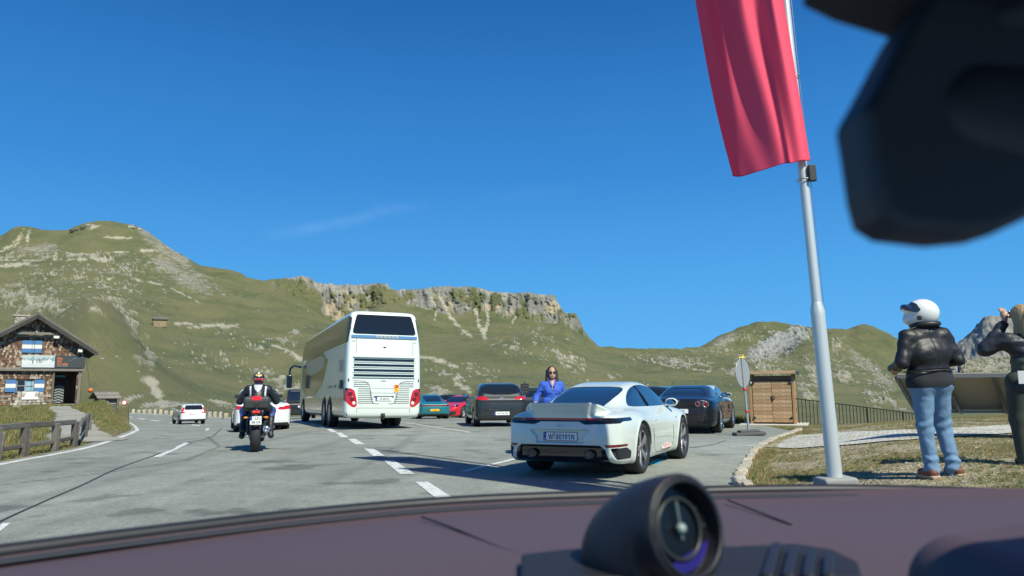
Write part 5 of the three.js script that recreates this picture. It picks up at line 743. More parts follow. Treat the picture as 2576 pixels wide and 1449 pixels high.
{ // man in leather jacket and raised white helmet, seen from behind
  const [x, d] = atG(2370, 1199), r = thing('person', 'man in black leather jacket, blue jeans and white flip-up helmet standing on the lawn', 'person', null, new THREE.Vector3(x, G(x, d) - .01, -d), .12);
  r.rotation.z = .05;
  const jl = sg => limb([sg * .095, .93, 0, .115], [sg * .115, .52, -.03 - .02 * sg, .078], [sg * .12, .14, .02, .066], [sg * .12, .06, .015, .075]);
  const jeans = [[-.09, .97, .01, .14, .09, .97, .01, .14], ...jl(-1), ...jl(1)];
  const fold = (d, xx, y, z) => d + .009 * Math.sin(y * 62 + 9 * xx + 4 * N3(xx * 6, y * 6, z * 6)) * sstep(.35, .12, y) + .006 * Math.sin(y * 60 - 20 * xx) * Math.exp(-(((y - .52) / .1) ** 2)) + .012 * fbm(xx * 12, y * 10, z * 12, 3);
  part('jeans', boneGeo(bones(jeans, .04, fold), jeans, .015), M.denim, r);
  const shirt = [[-.1, .98, 0, .15, .1, .98, 0, .15], [0, 1.0, 0, .17, 0, 1.1, 0, .17]]; part('shirt_tail', soupGeo(split(soup(nets(bones(shirt, .05), [-.32, .85, -.3], [.32, 1.2, .3], .02)), (x, y) => Math.min(y - .93, 1.1 - y))[0]), mat({ rgb: [.02, .022, .026], roughness: .85 }), r);
  const arm = sg => limb([sg * .215, 1.47, .01, .075], [sg * .315, 1.2, .04, .062], [sg * .24, 1.14, -.24, .05]);
  const jk = [[-.1, 1.06, .0, .135, .1, 1.06, 0, .135], [0, 1.08, 0, .15, 0, 1.3, 0, .16], [-.15, 1.45, .015, .085, .15, 1.45, .015, .085], [-.1, 1.28, .02, .145, .1, 1.28, .02, .145], [-.07, 1.54, .02, .05, .07, 1.54, .02, .05], [0, 1.5, .02, .09, 0, 1.56, .02, .07], ...arm(-1), ...arm(1)];
  const jf = (d, xx, y, z) => smax(d + .01 * Math.exp(-(((y - 1.1) / .012) ** 2)) + .012 * Math.exp(-(((xx) / .012) ** 2)) * sstep(.0, .05, z) * .5 + .007 * fbm(xx * 9, y * 13, z * 9, 3) + .004 * Math.sin(y * 50 + 8 * xx) * Math.exp(-(((Math.abs(xx) - .3) / .06) ** 2)), 1.015 - y, .02);
  part('leather_jacket', boneGeo(bones(jk, .05, jf), jk, .014), M.leather, r);
  part('waist_seam', (() => { const q = new THREE.TorusGeometry(.245, .008, 6, 48); q.scale(1.06, .72, 1); q.rotateX(Math.PI / 2); return q; })(), M.leather, r).position.y = 1.1;
  for (const sg of [-1, 1]) part('epaulette', box(.13, .012, .05, 0, 0, 0, .005), M.leather, r).position.set(sg * .17, 1.545, .03), r.children[r.children.length - 1].rotation.z = -sg * .3;
  for (const sg of [-1, 1]) { part('hand', hand(null, mtx(sg * .22, 1.13, -.26, -1.2, 0, sg * .5), null, .6, -sg), M.skin, r); const L = [[sg * .14, .06, .04, .05, sg * .15, .05, -.1, .045], [sg * .14, .055, .06, .05, sg * .14, .06, .0, .055]]; const sh = new THREE.Group(); sh.name = 'shoe'; r.add(sh); part('upper', soupGeo(split(soup(nets(bones(L, .03), [sg * .14 - .12, -.02, -.2], [sg * .14 + .12, .16, .15], .012)), (x, y) => y - .03)[0]), mat({ rgb: [.16, .05, .03], roughness: .6 }), sh); part('sole', box(.1, .035, .29, sg * .145, .018, -.025, .015), mat({ rgb: [.42, .3, .2], roughness: .8 }), sh); }
  // helmet turned to the left
  const h = new THREE.Group(); h.name = 'helmet'; h.position.set(-.0, 1.71, -.0); h.rotation.y = 1.05; r.add(h);
  const hs = (x, y, z) => { const a = x / .135, b = y / .15, c = (z - .01) / .165, e = (Math.sqrt(a * a + b * b + c * c) - 1) * .14; const neck = -(y + .12 + .12 * (z + .05)); return smax(e, neck, .04); };
  const chin = (x, y, z) => { const a = x / .125, b = (y - .03 + .5 * (z + .1)) / .06, c = (z + .1) / .092; return (Math.sqrt(a * a + b * b + c * c) - 1) * .06; };
  const jaw = (x, y, z) => { const a = x / .1, b = (y + .055) / .075, c = (z + .085) / .1; return (Math.sqrt(a * a + b * b + c * c) - 1) * .075; };
  let sh = soup(nets((x, y, z) => smin(smin(hs(x, y, z), smax(jaw(x, y, z), -(y + .13), .02), .03), chin(x, y, z), .015), [-.2, -.2, -.27], [.2, .22, .24], .01)), vz; const vzp = inPoly(chaikin([[-.05, .0], [-.02, .075], [-.09, .135], [-.2, .12], [-.2, .06], [-.13, .03]], 1));
  [vz, sh] = split(sh, (x, y, z) => Math.min(vzp(z, y), .2)); part('shell', soupGeo(sh), M.helmetWhite, h); part('visor', soupGeo(vz, .003), M.visor, h);
  part('seam_ridge', tube([[.128, -.09, .02], [.137, -.06, .0], [.136, .0, -.02], [.128, .07, -.03]], .004, 24, 6), M.helmetWhite, h);
  for (const sg of [-1, 1]) { part('visor_hinge', (() => { const q = new THREE.CylinderGeometry(.034, .034, .02, 20); q.rotateZ(Math.PI / 2); q.scale(1, .8, 1.3); return q; })(), M.gloss, h).position.set(sg * .13, .035, -.06); part('side_vent', box(.02, .045, .04, 0, 0, 0, .008), M.black, h).position.set(sg * .126, -.055, -.035); }
  part('rear_vent', (() => { const q = new THREE.TorusGeometry(.022, .004, 6, 20); q.scale(1.6, .7, 1); return q; })(), M.black, h).position.set(.1, .05, .125), h.children[h.children.length - 1].rotation.y = .75;
  part('neck_roll', (() => { const q = new THREE.TorusGeometry(.105, .03, 10, 32); q.rotateX(Math.PI / 2); q.scale(1.0, 1, 1.15); return q; })(), M.black, h).position.set(0, -.125, .02);
  const hd = [[0, -.02, -.02, .1, 0, -.08, -.04, .085], [0, -.08, .02, .07, 0, -.24, .02, .065]]; part('head', boneGeo(bones([...hd, [0, -.05, -.13, .012, 0, -.075, -.145, .014]], .03), hd, .012, .08), M.skin, h);
}
function faceGeo(res = .0065) {                            // head facing -z, centre at origin, height about .23
  const f = (x, y, z) => {
    const ax = Math.abs(x); let e = (Math.sqrt((x / .075) ** 2 + ((y - .02) / .105) ** 2 + ((z - .01) / .095) ** 2) - 1) * .08;
    e = smin(e, (Math.sqrt((x / .058) ** 2 + ((y + .06) / .06) ** 2 + ((z + .03) / .062) ** 2) - 1) * .058, .04);           // jaw
    e = smin(e, Math.hypot(x * 1.1, (y + .018) * .55, z + .09) - .013, .02);                                                     // nose
    e = smin(e, Math.hypot(x * .5, (y + .052) * 1.5, z + .083) - .013, .012);                                                    // mouth
    e = smax(e, -(Math.hypot(ax - .031, (y - .012) * 1.3, z + .1) - .018), .018);                                                 // eye sockets
    e = smin(e, Math.hypot(ax - .031, y - .012, z + .072) - .012, .004); e = smin(e, Math.hypot((ax - .078) * 2, (y - .0) * .8, z - .01) - .026, .01); return e;
  };
  return soupGeo(soup(nets(f, [-.11, -.15, -.13], [.11, .15, .13], res)));
}
{ // woman in the blue shirt beside the white coupe
  const d = 13.7, v = dirOf(1388, 980), x = v.x / -v.z * d, r = thing('person', 'woman in bright blue shirt and sunglasses with long brown hair beside the white coupe', 'person', null, new THREE.Vector3(x, .012, -d), Math.PI + .12); r.scale.setScalar(.965);
  const top = [[-.08, 1.0, 0, .12, .08, 1.0, 0, .12], [0, 1.02, 0, .13, 0, 1.2, 0, .13], [-.09, 1.3, .01, .095, .09, 1.3, .01, .095], [-.07, 1.2, -.03, .1, .07, 1.2, -.03, .1], ...limb([.165, 1.32, .01, .068], [.29, 1.08, .05, .062], [.33, 1.0, -.1, .056]), ...limb([-.165, 1.32, .01, .068], [-.25, 1.08, .06, .06], [-.27, .9, -.06, .05])];
  const neckV = inPoly([[-.075, 1.5], [.075, 1.5], [0, 1.2]]);
  let bl = soup(nets(bones(top, .045, wrinkle(.016, 14)), [-.5, .8, -.3], [.5, 1.5, .25], .016)), v1; [v1, bl] = split(bl, (xx, y, z, nx, ny, nz) => Math.min(neckV(xx, y), -nz + .35));
  part('shirt', soupGeo(bl), mat({ rgb: [.04, .12, .52], roughness: .75 }), r);
  for (const sg of [-1, 1]) part('collar', bar([sg * .075, 1.42, -.03], [sg * .02, 1.28, -.13], .03, .012, .005), mat({ rgb: [.03, .085, .55], roughness: .7 }), r);
  const legs = [...limb([-.09, .95, 0, .11], [-.1, .5, -.02, .075], [-.1, .08, .02, .05]), ...limb([.09, .95, 0, .11], [.1, .5, -.02, .075], [.1, .08, .02, .05])]; part('trousers', boneGeo(bones(legs, .04), legs, .03), M.blackCloth, r);
  const nk = [[0, 1.33, .0, .07, 0, 1.45, .0, .05], [-.08, 1.3, .02, .07, .08, 1.3, .02, .07], [0, 1.24, -.02, .085, 0, 1.3, -.01, .08], [.33, 1.0, -.1, .034, .35, .97, -.19, .027]]; const nkm = boneGeo(bones(nk, .03), nk, .013);
  const hd = faceGeo(); hd.translate(0, 1.535, -.01); const hn = hand(null, mtx(.35, .98, -.2, -1.3, 0, .1), null, .25, -1);
  part('body', merge([nkm, hd, hn]), M.skin, r);
  const hair = (xx, y, z) => { const ax = Math.abs(xx); let e = (Math.sqrt((xx / .092) ** 2 + ((y - 1.565) / .105) ** 2 + ((z - .025) / .105) ** 2) - 1) * .09; const drop = bones([[-.075, 1.56, .02, .04, -.1, 1.3, -.02, .04], [.075, 1.56, .02, .04, .1, 1.3, -.03, .038], [0, 1.55, .07, .06, 0, 1.32, .09, .06]], .05)(xx, y, z); e = smin(e, drop, .03); e = smax(e, -(Math.sqrt((xx / .062) ** 2 + ((y - 1.53) / .1) ** 2 + ((z + .1) / .085) ** 2) - 1) * .06, .02); return e + .006 * N3(xx * 70, y * 9, z * 70); };
  part('hair', soupGeo(soup(nets(hair, [-.18, 1.2, -.14], [.18, 1.72, .2], .009))), mat({ rgb: [.035, .02, .014], roughness: .45 }), r);
  for (const sg of [-1, 1]) { const q = new THREE.SphereGeometry(.03, 14, 10); q.scale(1, .8, .3); part('sunglass_lens', q, M.glass, r).position.set(sg * .033, 1.545, -.098); } part('sunglass_frame', merge([bar([-.065, 1.557, -.09], [.065, 1.557, -.09], .008, .008), rod([-.07, 1.557, -.085], [-.078, 1.55, .02], .004), rod([.07, 1.557, -.085], [.078, 1.55, .02], .004)]), M.black, r);
  part('lips', (() => { const q = new THREE.SphereGeometry(.02, 10, 8); q.scale(1, .3, .35); return q; })(), mat({ rgb: [.42, .13, .12], roughness: .5 }), r).position.set(0, 1.482, -.1);
}
{ // woman holding a phone to her face, at the lectern panel
  const d = 8.2, px = 2588, v = dirOf(px, 980), x = v.x / -v.z * d, r = thing('person', 'blond woman in dark jacket raising a phone to her face by the info panel', 'person', null, new THREE.Vector3(x, G(x, d) - .01, -d), -.12);
  const arm = sg => limb([sg * .18, 1.36, -.02, .085], [sg * .36, 1.27, -.1, .075], [sg * .14, 1.54, -.13, .055]);
  const jk = [[-.09, .85, 0, .14, .09, .85, 0, .14], [0, .9, 0, .15, 0, 1.2, 0, .145], [-.12, 1.32, .01, .1, .12, 1.32, .01, .1], [0, 1.4, .02, .08, 0, 1.46, .02, .07], ...arm(-1), ...arm(1)];
  const quilt = (dd, xx, y, z) => dd + .004 * Math.sin(y * 60) * sstep(1.0, 1.1, y) + .012 * fbm(xx * 10, y * 10, z * 10, 3);
  let bd = soup(nets(bones(jk, .05, quilt), [-.5, .6, -.45], [.5, 1.62, .3], .016)), b1; [b1, bd] = split(bd, (xx, y, z) => Math.min(1.16 - y, y - .96, .27 - Math.abs(xx)));
  part('jacket', soupGeo(bd), mat({ rgb: [.02, .023, .03], roughness: .5 }), r); part('jacket_panel', soupGeo(b1), mat({ rgb: [.085, .085, .065], roughness: .7 }), r);
  part('pale_patch', box(.1, .14, .01, -.14, .95, .175, .004), mat({ rgb: [.55, .56, .55], roughness: .7 }), r);
  const legs = [...limb([-.1, .9, 0, .13], [-.11, .5, -.02, .1], [-.11, .06, .02, .08]), ...limb([.1, .9, 0, .13], [.11, .5, -.02, .1], [.11, .06, .02, .08])]; part('trousers', boneGeo(bones(legs, .04), legs, .025), mat({ rgb: [.045, .055, .04], roughness: .8 }), r);
  for (const sg of [-1, 1]) { const L = [[sg * .11, .05, .04, .05, sg * .11, .045, -.12, .042]]; part('shoe', boneGeo(bones(L, .03), L, .02), M.black, r); }
  const nk = [[0, 1.42, .02, .055, 0, 1.52, .0, .05], [-.14, 1.54, -.13, .034, -.1, 1.6, -.15, .028], [.14, 1.54, -.13, .034, .1, 1.6, -.15, .028]]; const hd = faceGeo(.009); hd.translate(0, 1.62, -.03);
  part('body', merge([boneGeo(bones(nk, .02), nk, .012), hd, hand(null, mtx(-.1, 1.6, -.15, 2.9, .2, .1), null, .35, 1), hand(null, mtx(.1, 1.6, -.15, 2.9, -.2, -.1), null, .35, -1)]), M.skin, r);
  part('phone', box(.15, .075, .01, 0, 1.66, -.2, .004), M.gloss, r);
  const hair = (xx, y, z) => { let e = (Math.sqrt((xx / .1) ** 2 + ((y - 1.65) / .11) ** 2 + ((z) / .118) ** 2) - 1) * .1; e = smin(e, bones([[0, 1.62, .06, .07, 0, 1.42, .08, .06], [-.06, 1.6, .02, .04, -.07, 1.44, .02, .035], [.06, 1.6, .02, .04, .07, 1.44, .02, .035]], .05)(xx, y, z), .04); e = smax(e, -(Math.sqrt((xx / .068) ** 2 + ((y - 1.61) / .1) ** 2 + ((z + .13) / .09) ** 2) - 1) * .07, .02); return e + .007 * N3(xx * 60, y * 8, z * 60); };
  part('hair', soupGeo(soup(nets(hair, [-.18, 1.3, -.16], [.18, 1.82, .2], .011))), mat({ rgb: [.34, .25, .13], roughness: .5 }), r);
}
// ---------------------------------------------------------------- buildings and site furniture
function onLand(px, py) {                                   // first land point seen at or above a pixel row in that column
  const [az] = azel(px, py), { pos, NA, NR, NN } = landGrid, j = Math.round((az + .82) / 1.64 * NA), inv = camera.quaternion.clone().invert(), v = new THREE.Vector3();
  for (let i = NN; i <= NR; i++) { const o = (j * (NR + 1) + i) * 3; v.set(pos[o], pos[o + 1] - EYE, pos[o + 2]).applyQuaternion(inv); if (H / 2 + v.y / v.z * F <= py) return new THREE.Vector3(pos[o], pos[o + 1], pos[o + 2]); }
  return new THREE.Vector3(0, 0, -500);
}
let woodTex;
woodTex = dataTex(256, (u, v) => { const g = .62 + .22 * (tnoise(u, v, 8, 1) - .5) + .34 * (tnoise(u * 1, v, 64, 3) * .3 + tnoise(u, v * .06, 48, 4) * .7 - .5); return [g, g, g]; });
const wood = (rgb, rough = .8) => mat({ rgb, map: woodTex, roughness: rough });
M.greyWood = [wood([.3, .27, .22]), wood([.22, .2, .17]), wood([.37, .33, .28])]; M.oldWood = [wood([.19, .165, .14]), wood([.26, .235, .2])]; M.darkWood = wood([.13, .105, .085]); M.blue = mat({ rgb: [.07, .2, .42], roughness: .7 }); M.shutterWhite = mat({ rgb: [.75, .74, .68], roughness: .7 });
M.stones = [[.42, .38, .3], [.52, .48, .4], [.33, .3, .25], [.5, .42, .3]].map(c => mat({ rgb: c, roughness: .95, map: dataTex(64, (u, v) => { const a = .6 + .5 * tnoise(u, v, 24, 3) * .6 + .25 * tnoise(u, v, 7, 1); return [a, a, a]; }) }));
function stoneGeo(w, h, d) { const g = new THREE.IcosahedronGeometry(.5, 2), p = g.attributes.position, o = rnd() * 50; for (let i = 0; i < p.count; i++) { const x = p.getX(i), y = p.getY(i), z = p.getZ(i); const q = v => Math.sign(v) * Math.pow(Math.abs(v) * 2, .42) * .5; const n = 1 + .12 * N3(x * 3 + o, y * 3, z * 3); p.setXYZ(i, q(x) * w * n, q(y) * h * n, q(z) * d * n); } g.computeVertexNormals(); return g; }
const stoneSet = Array.from({ length: 6 }, () => stoneGeo(1, 1, 1));

{ // shingled stone house with blue and white shutters
  const cx = at(78, 1011, 55), g = thing('mountain_house', 'shingle clad mountain house with blue and white shutters and banner', 'house', null, new THREE.Vector3(cx.x, .28, -55), Math.atan2(-cx.x, 55));
  const X = x => (x - 275) * .00702, Y = y => (900 - y) * .00836;
  const gable = y => y < 3.9 ? 3.1 : 3.1 * (1 - (y - 4.42) / (6.58 - 4.42)) ;
  const hole = (x0, y0, x1, y1) => { const p = new THREE.Path(); p.moveTo(x0, y0); p.lineTo(x1, y0); p.lineTo(x1, y1); p.lineTo(x0, y1); p.closePath(); return p; };
  const s = new THREE.Shape(); s.moveTo(-3.1, -.3); s.lineTo(3.1, -.3); s.lineTo(3.1, 4.42); s.lineTo(0, 6.58); s.lineTo(-3.1, 4.42); s.closePath(); s.holes.push(hole(X(466), .1, X(668), 2.52), hole(X(135), Y(772), X(288), Y(672)));
  const wall = mat({ rgb: [.12, .075, .045], roughness: .95 });
  const ex = new THREE.ExtrudeGeometry(s, { depth: .3, bevelEnabled: false }); ex.translate(0, 0, -.3); part('front_wall', ex, wall, g);
  part('side_wall', box(.3, 4.7, 8, -2.95, 2.05, -4.31), wall, g); part('side_wall', box(.3, 4.7, 8, 2.95, 2.05, -4.31), wall, g); part('rear_wall', box(5.6, 4.7, .3, 0, 2.05, -8.16), wall, g); part('porch_floor', box(1.5, .1, 3, 2.05, .06, -1.82), M.stones[0], g);
  part('porch_wall', box(.15, 2.6, 2.6, 1.22, 1.35, -1.62), wall, g); part('porch_back', box(1.5, 2.6, .15, 2.05, 1.35, -2.9), wood([.26, .2, .15]), g);
  part('porch_door', box(.8, 2.05, .06, 2.2, 1.14, -2.79, .01), mat({ rgb: [.09, .07, .05], roughness: .6 }), g);
  const chev = canvasTex(128, 256, (q, w, h) => { q.fillStyle = '#23282b'; q.fillRect(0, 0, w, h); q.strokeStyle = '#8d9492'; q.lineWidth = 15; for (let k = 0; k < 8; k++) { q.beginPath(); q.moveTo(-5, 60 + k * 34); q.lineTo(60, 40 + k * 34); q.lineTo(133, 66 + k * 34); q.stroke(); } });
  part('display_panel', box(.62, 1.5, .04, 1.72, .95, -.9), mat({ map: chev, roughness: .7 }), g); part('porch_sign', box(.7, .14, .05, 1.72, 2.2, -.6), mat({ rgb: [.05, .3, .24], roughness: .6 }), g);
  part('porch_post', box(.2, 2.5, .2, X(697), 1.25, .1, .02), M.greyWood[0], g); part('porch_post', box(.12, 2.5, .14, X(458), 1.25, .09, .02), M.greyWood[1], g); part('doorstep', box(1.6, .12, .5, 2.0, .06, .25, .02), M.stones[1], g);
  // roof slopes with layered barge boards
  const pitch = Math.atan2(6.62 - 3.98, 3.9), sl = Math.hypot(3.98, 2.7);
  for (const sg of [-1, 1]) { const q = box(sl + .1, .14, 9.8, 0, 0, -3.9, .02); q.rotateZ(-sg * pitch); q.translate(sg * 1.97, 5.44, 0); part('roof_slope', q, wood([.24, .215, .185]), g);
    [[0, .17, .95], [.13, .16, .88], [.26, .15, .8]].forEach(([o, h, z], k) => { const b = bar([0, 6.76 - o, z], [sg * 4.02, 6.76 - o - 4.02 * Math.tan(pitch), z], .08, h); part('barge_board', b, k % 2 ? M.oldWood[1] : M.greyWood[0], g); });
    for (const zz of [-7.5, -6, -4.5, -3, -1.5, 0, .7]) part('rafter', bar([sg * 2.9, 4.5, zz], [sg * 3.9, 3.86, zz], .1, .14), M.darkWood, g); }
  part('ridge_beam', bar([0, 6.52, -8.3], [0, 6.52, .85], .16, .2), M.darkWood, g);
  part('collar_beam', box(X(490) - X(60), .2, .12, (X(490) + X(60)) / 2, Y(265), .42), M.greyWood[0], g); part('collar_beam', box(X(470) - X(90), .14, .1, (X(470) + X(90)) / 2, Y(290), .2), M.greyWood[2], g);
  for (const sg of [-1, 1]) part('purlin', bar([sg * 2.0, 5.05, -1], [sg * 2.0, 5.05, .75], .16, .18), M.darkWood, g);
  part('floor_beam', box(6.5, .1, .3, .05, Y(588), .14, .01), M.greyWood[0], g); part('floor_board', box(6.3, .16, .12, .0, Y(572), .1, .01), M.greyWood[2], g);
  // shingles (too small to pick apart singly): one part
  const tones = [[.1, .06, .04], [.17, .1, .06], [.26, .165, .1], [.38, .29, .2], [.42, .36, .28], [.14, .085, .055]], P = [], C = [], sg0 = new THREE.BoxGeometry(1, 1, 1).toNonIndexed();
  const blocked = (x, y) => (x > X(462) && x < X(672) && y < 2.6) || (x > X(128) && x < X(295) && y > Y(778) && y < Y(665)) || (x > X(36) && x < X(132) && y > Y(776) && y < Y(668)) || (x > X(290) && x < X(382) && y > Y(776) && y < Y(668)) || (x > X(155) && x < X(335) && y > Y(437) && y < Y(322)) || (x > X(165) && y > Y(562) && y < Y(455)) || (y > Y(600) && y < Y(566));
  for (let row = 0; row < 32; row++) { const y = .1 + row * .19; for (let k = -24; k < 24; k++) { const w = .135 * rr(.75, 1.2), x = k * .135 + (row % 2) * .06; if (Math.abs(x) > Math.min(3.05, (6.4 - y) * 1.42) || blocked(x, y + .1)) continue; const t = tones[Math.floor(Math.pow(rnd(), 1.25) * 6)], q = sg0.attributes.position, hh = .24 * rr(.9, 1.12), an = .1 + rr(-.03, .05), yo = rr(-.02, .02); for (let i = 0; i < q.count; i++) { const lx = q.getX(i) * w * .95, ly = q.getY(i) * hh, lz = q.getZ(i) * .02; P.push(x + lx, y + yo + ly * Math.cos(an) + hh / 2, .035 - ly * Math.sin(an) + lz + rr(0, .0)); C.push(...t); } } }
  const sh = new THREE.BufferGeometry(); sh.setAttribute('position', new THREE.Float32BufferAttribute(P, 3)); sh.setAttribute('color', new THREE.Float32BufferAttribute(C, 3)); sh.computeVertexNormals(); part('wall_shingles', sh, mat({ vertexColors: true, roughness: .9 }), g).userData.kind = 'stuff';
  const stripes = (x0, x1, y0, y1, z) => { const h = (y0 - y1) / 3; [[0, M.blue], [1, M.shutterWhite], [2, M.blue]].forEach(([k, m]) => part('shutter_board', box(x1 - x0 - .01, h - .008, .05, (x0 + x1) / 2, y1 + h * (k + .5), z), m, g)); };
  stripes(X(156), X(244), Y(326), Y(434), .1); stripes(X(246), X(334), Y(326), Y(434), .1); stripes(X(40), X(130), Y(668), Y(776), .1); stripes(X(291), X(380), Y(668), Y(776), .1);
  const win = new THREE.Group(); win.name = 'window'; g.add(win); const wx = (X(135) + X(288)) / 2, wy = (Y(672) + Y(772)) / 2, ww = X(288) - X(135), wh = Y(672) - Y(772);
  for (const k of [0, 1]) { part('pane', box(ww / 2 - .06, wh - .1, .02, wx + (k - .5) * ww / 2, wy, -.1), k ? mat({ rgb: [.3, .5, .56], roughness: .05, clearcoat: 1 }) : M.glass, win); part('sash', merge([box(.05, wh, .06, wx + (k - .5) * ww / 2 - ww / 4 + .02, wy, -.08), box(.05, wh, .06, wx + (k - .5) * ww / 2 + ww / 4 - .02, wy, -.08), box(ww / 2, .05, .06, wx + (k - .5) * ww / 2, wy, -.078), box(ww / 2, .05, .06, wx + (k - .5) * ww / 2, wy + wh / 2 - .03, -.078)]), mat({ rgb: [.34, .33, .3], roughness: .7 }), win); }
  part('sill', box(ww + .2, .07, .16, wx, Y(776), .06), M.blue, win);
  const ban = canvasTex(1024, 192, (q, w, h) => {
    q.fillStyle = '#b9c4c2'; q.fillRect(0, 0, w, h); const ridgeP = (base, amp, col, s, x1) => { q.fillStyle = col; q.beginPath(); q.moveTo(0, h); for (let x = 0; x <= x1; x += 6) q.lineTo(x, base - amp * Math.abs(fbm(x / 70, s, 1, 4)) * 2); q.lineTo(x1, h); q.fill(); };
    ridgeP(60, 60, '#8fa3a8', 1, 522); ridgeP(90, 60, '#d5dad6', 3, 522); q.strokeStyle = '#3c4a4e'; q.lineWidth = 3; for (let k = 0; k < 40; k++) { const x = 250 + rnd() * 260, y = 20 + rnd() * 100; q.beginPath(); q.moveTo(x, y); q.lineTo(x + rr(-26, 26), y + rr(5, 24)); q.stroke(); } ridgeP(150, 40, '#c9d2d0', 7, 522); q.fillStyle = '#20282a'; for (const [x, y, t] of [[170, 108, 1], [235, 92, .8], [275, 88, .8], [300, 90, .7]]) { q.beginPath(); q.arc(x, y - 26 * t, 6 * t, 0, 7); q.fill(); q.fillRect(x - 6 * t, y - 20 * t, 12 * t, 26 * t); q.lineWidth = 5 * t; q.strokeStyle = '#20282a'; q.beginPath(); q.moveTo(x, y); q.lineTo(x - 9 * t, y + 34 * t); q.moveTo(x, y); q.lineTo(x + 9 * t, y + 34 * t); q.moveTo(x, y - 14 * t); q.lineTo(x + 22 * t, y + 6 * t); q.stroke(); }
    q.fillStyle = '#3f4549'; q.fillRect(522, 0, 502, h); q.fillStyle = '#ee7f3c'; q.font = 'bold 50px monospace'; q.textBaseline = 'top'; q.fillText('Bau', 560, 16); q.fillText('der', 560, 62); q.fillText('Straße', 560, 108); q.strokeStyle = '#c9cdcb'; q.lineWidth = 3; q.beginPath(); q.moveTo(560, 168); q.lineTo(740, 168); q.stroke(); q.strokeStyle = '#8d9498'; q.beginPath(); [[745, 100], [770, 70], [790, 78], [830, 40], [862, 52], [900, 20], [940, 34], [1000, 6]].forEach(([x, y], i) => i ? q.lineTo(x, y) : q.moveTo(x, y)); q.stroke();
  });
  const bm = part('banner', box(X(737) - X(165), Y(455) - Y(562), .05), [M.black, M.black, M.black, M.black, mat({ map: ban, roughness: .8 }), M.black], g); bm.position.set((X(737) + X(165)) / 2, (Y(455) + Y(562)) / 2, .22);
  const ch = new THREE.Group(); ch.name = 'chimney'; g.add(ch); part('stack', box(1.05, 2.2, .9, -.95, 5.75, -4), M.stones[1], ch); part('chimney_cap', box(1.35, .14, 1.2, -.95, 6.92, -4, .02), M.stones[0], ch); for (let r = 0; r < 5; r++) for (let k = 0; k < 3; k++) { const q = part('stone', stoneSet[(r + k) % 6], M.stones[(r * 2 + k) % 4], ch); q.position.set(-1.3 + k * .35 + (r % 2) * .08, 6.05 + r * .17, -3.54); q.scale.set(.36, .18, .16); }
  part('floodlight', box(.36, .2, .2, X(455), Y(295), .52, .03), M.shutterWhite, g); part('floodlight', box(.3, .22, .2, X(682), Y(412), .5, .03), M.shutterWhite, g);
  part('lightning_cable', tube([[X(265), 6.4, .98], [X(265), 5.3, .5], [X(266), 4, .2], [X(264), 1.0, .12]], .014, 20, 5), M.black, g);
  part('marker_wire', tube([[X(742), Y(475), .3], [X(770), Y(620), .8], [X(800), Y(770), 1.2], [X(828), Y(850), 1.5]], .02, 20, 5), M.black, g); part('marker_ball', new THREE.SphereGeometry(.17, 16, 12), mat({ rgb: [.75, .16, .04], roughness: .5 }), g).position.set(X(797), Y(765), 1.2);
  // things in front of the house
  const w2 = (lx, lz) => new THREE.Vector3(lx, 0, lz).applyAxisAngle(new THREE.Vector3(0, 1, 0), g.rotation.y).add(new THREE.Vector3(g.position.x, 0, g.position.z));
  const mp = w2(X(262), 2.6), m = thing('memorial_plinth', 'rough stone plinth with dark sloping plaque in front of the house', 'memorial', null, new THREE.Vector3(mp.x, .0, mp.z), g.rotation.y); m.position.y = G(mp.x, -mp.z) - .15;
  part('core', (() => { const q = new THREE.CylinderGeometry(.62, .95, 1.15, 4); q.rotateY(Math.PI / 4); q.scale(1.35, 1, .7); q.translate(0, .55, 0); return q; })(), M.stones[2], m);
  for (let r = 0; r < 6; r++) { const n = 7 - (r > 3 ? 1 : 0), hwid = 1.02 - r * .055; for (let k = 0; k < n; k++) { if (r > 2 && k > 1 && k < n - 2) continue; const q = part('stone', stoneSet[Math.floor(rnd() * 6)], M.stones[Math.floor(rnd() * 4)], m); q.position.set(-hwid + (k + .5) * 2 * hwid / n + rr(-.03, .03), .12 + r * .19, .52 - r * .045 + rr(-.02, .04)); q.scale.set(2 * hwid / n * rr(.9, 1.1), .2 * rr(.8, 1.1), .22); q.rotation.z = rr(-.08, .08); } }
  const pq = part('plaque', box(.98, .62, .05, 0, 0, 0, .015), mat({ rgb: [.07, .08, .085], roughness: .35 }), m); pq.position.set(0, .92, .38); pq.rotation.x = -.45;
  const bp = w2(X(20), 2.2), bn = thing('log_bench', 'grey split log bench against the shingled house wall', 'bench', null, new THREE.Vector3(bp.x, G(bp.x, -bp.z), bp.z), g.rotation.y); part('seat', box(1.2, .12, .4, 0, .44, 0, .04), M.greyWood[2], bn); part('backrest', box(1.2, .14, .06, 0, .72, -.2, .02), M.greyWood[2], bn); for (const sg of [-1, 1]) part('leg', box(.14, .4, .34, sg * .45, .2, 0, .03), M.greyWood[1], bn);
  const bp2 = w2(X(435), 1.0), bn2 = thing('log_bench', 'short grey log bench beside the porch opening', 'bench', null, new THREE.Vector3(bp2.x, G(bp2.x, -bp2.z), bp2.z), g.rotation.y); part('seat', box(.5, .1, .36, 0, .4, 0, .04), M.greyWood[2], bn2); for (const sg of [-1, 1]) part('leg', box(.1, .36, .3, sg * .18, .18, 0, .03), M.greyWood[1], bn2);
}
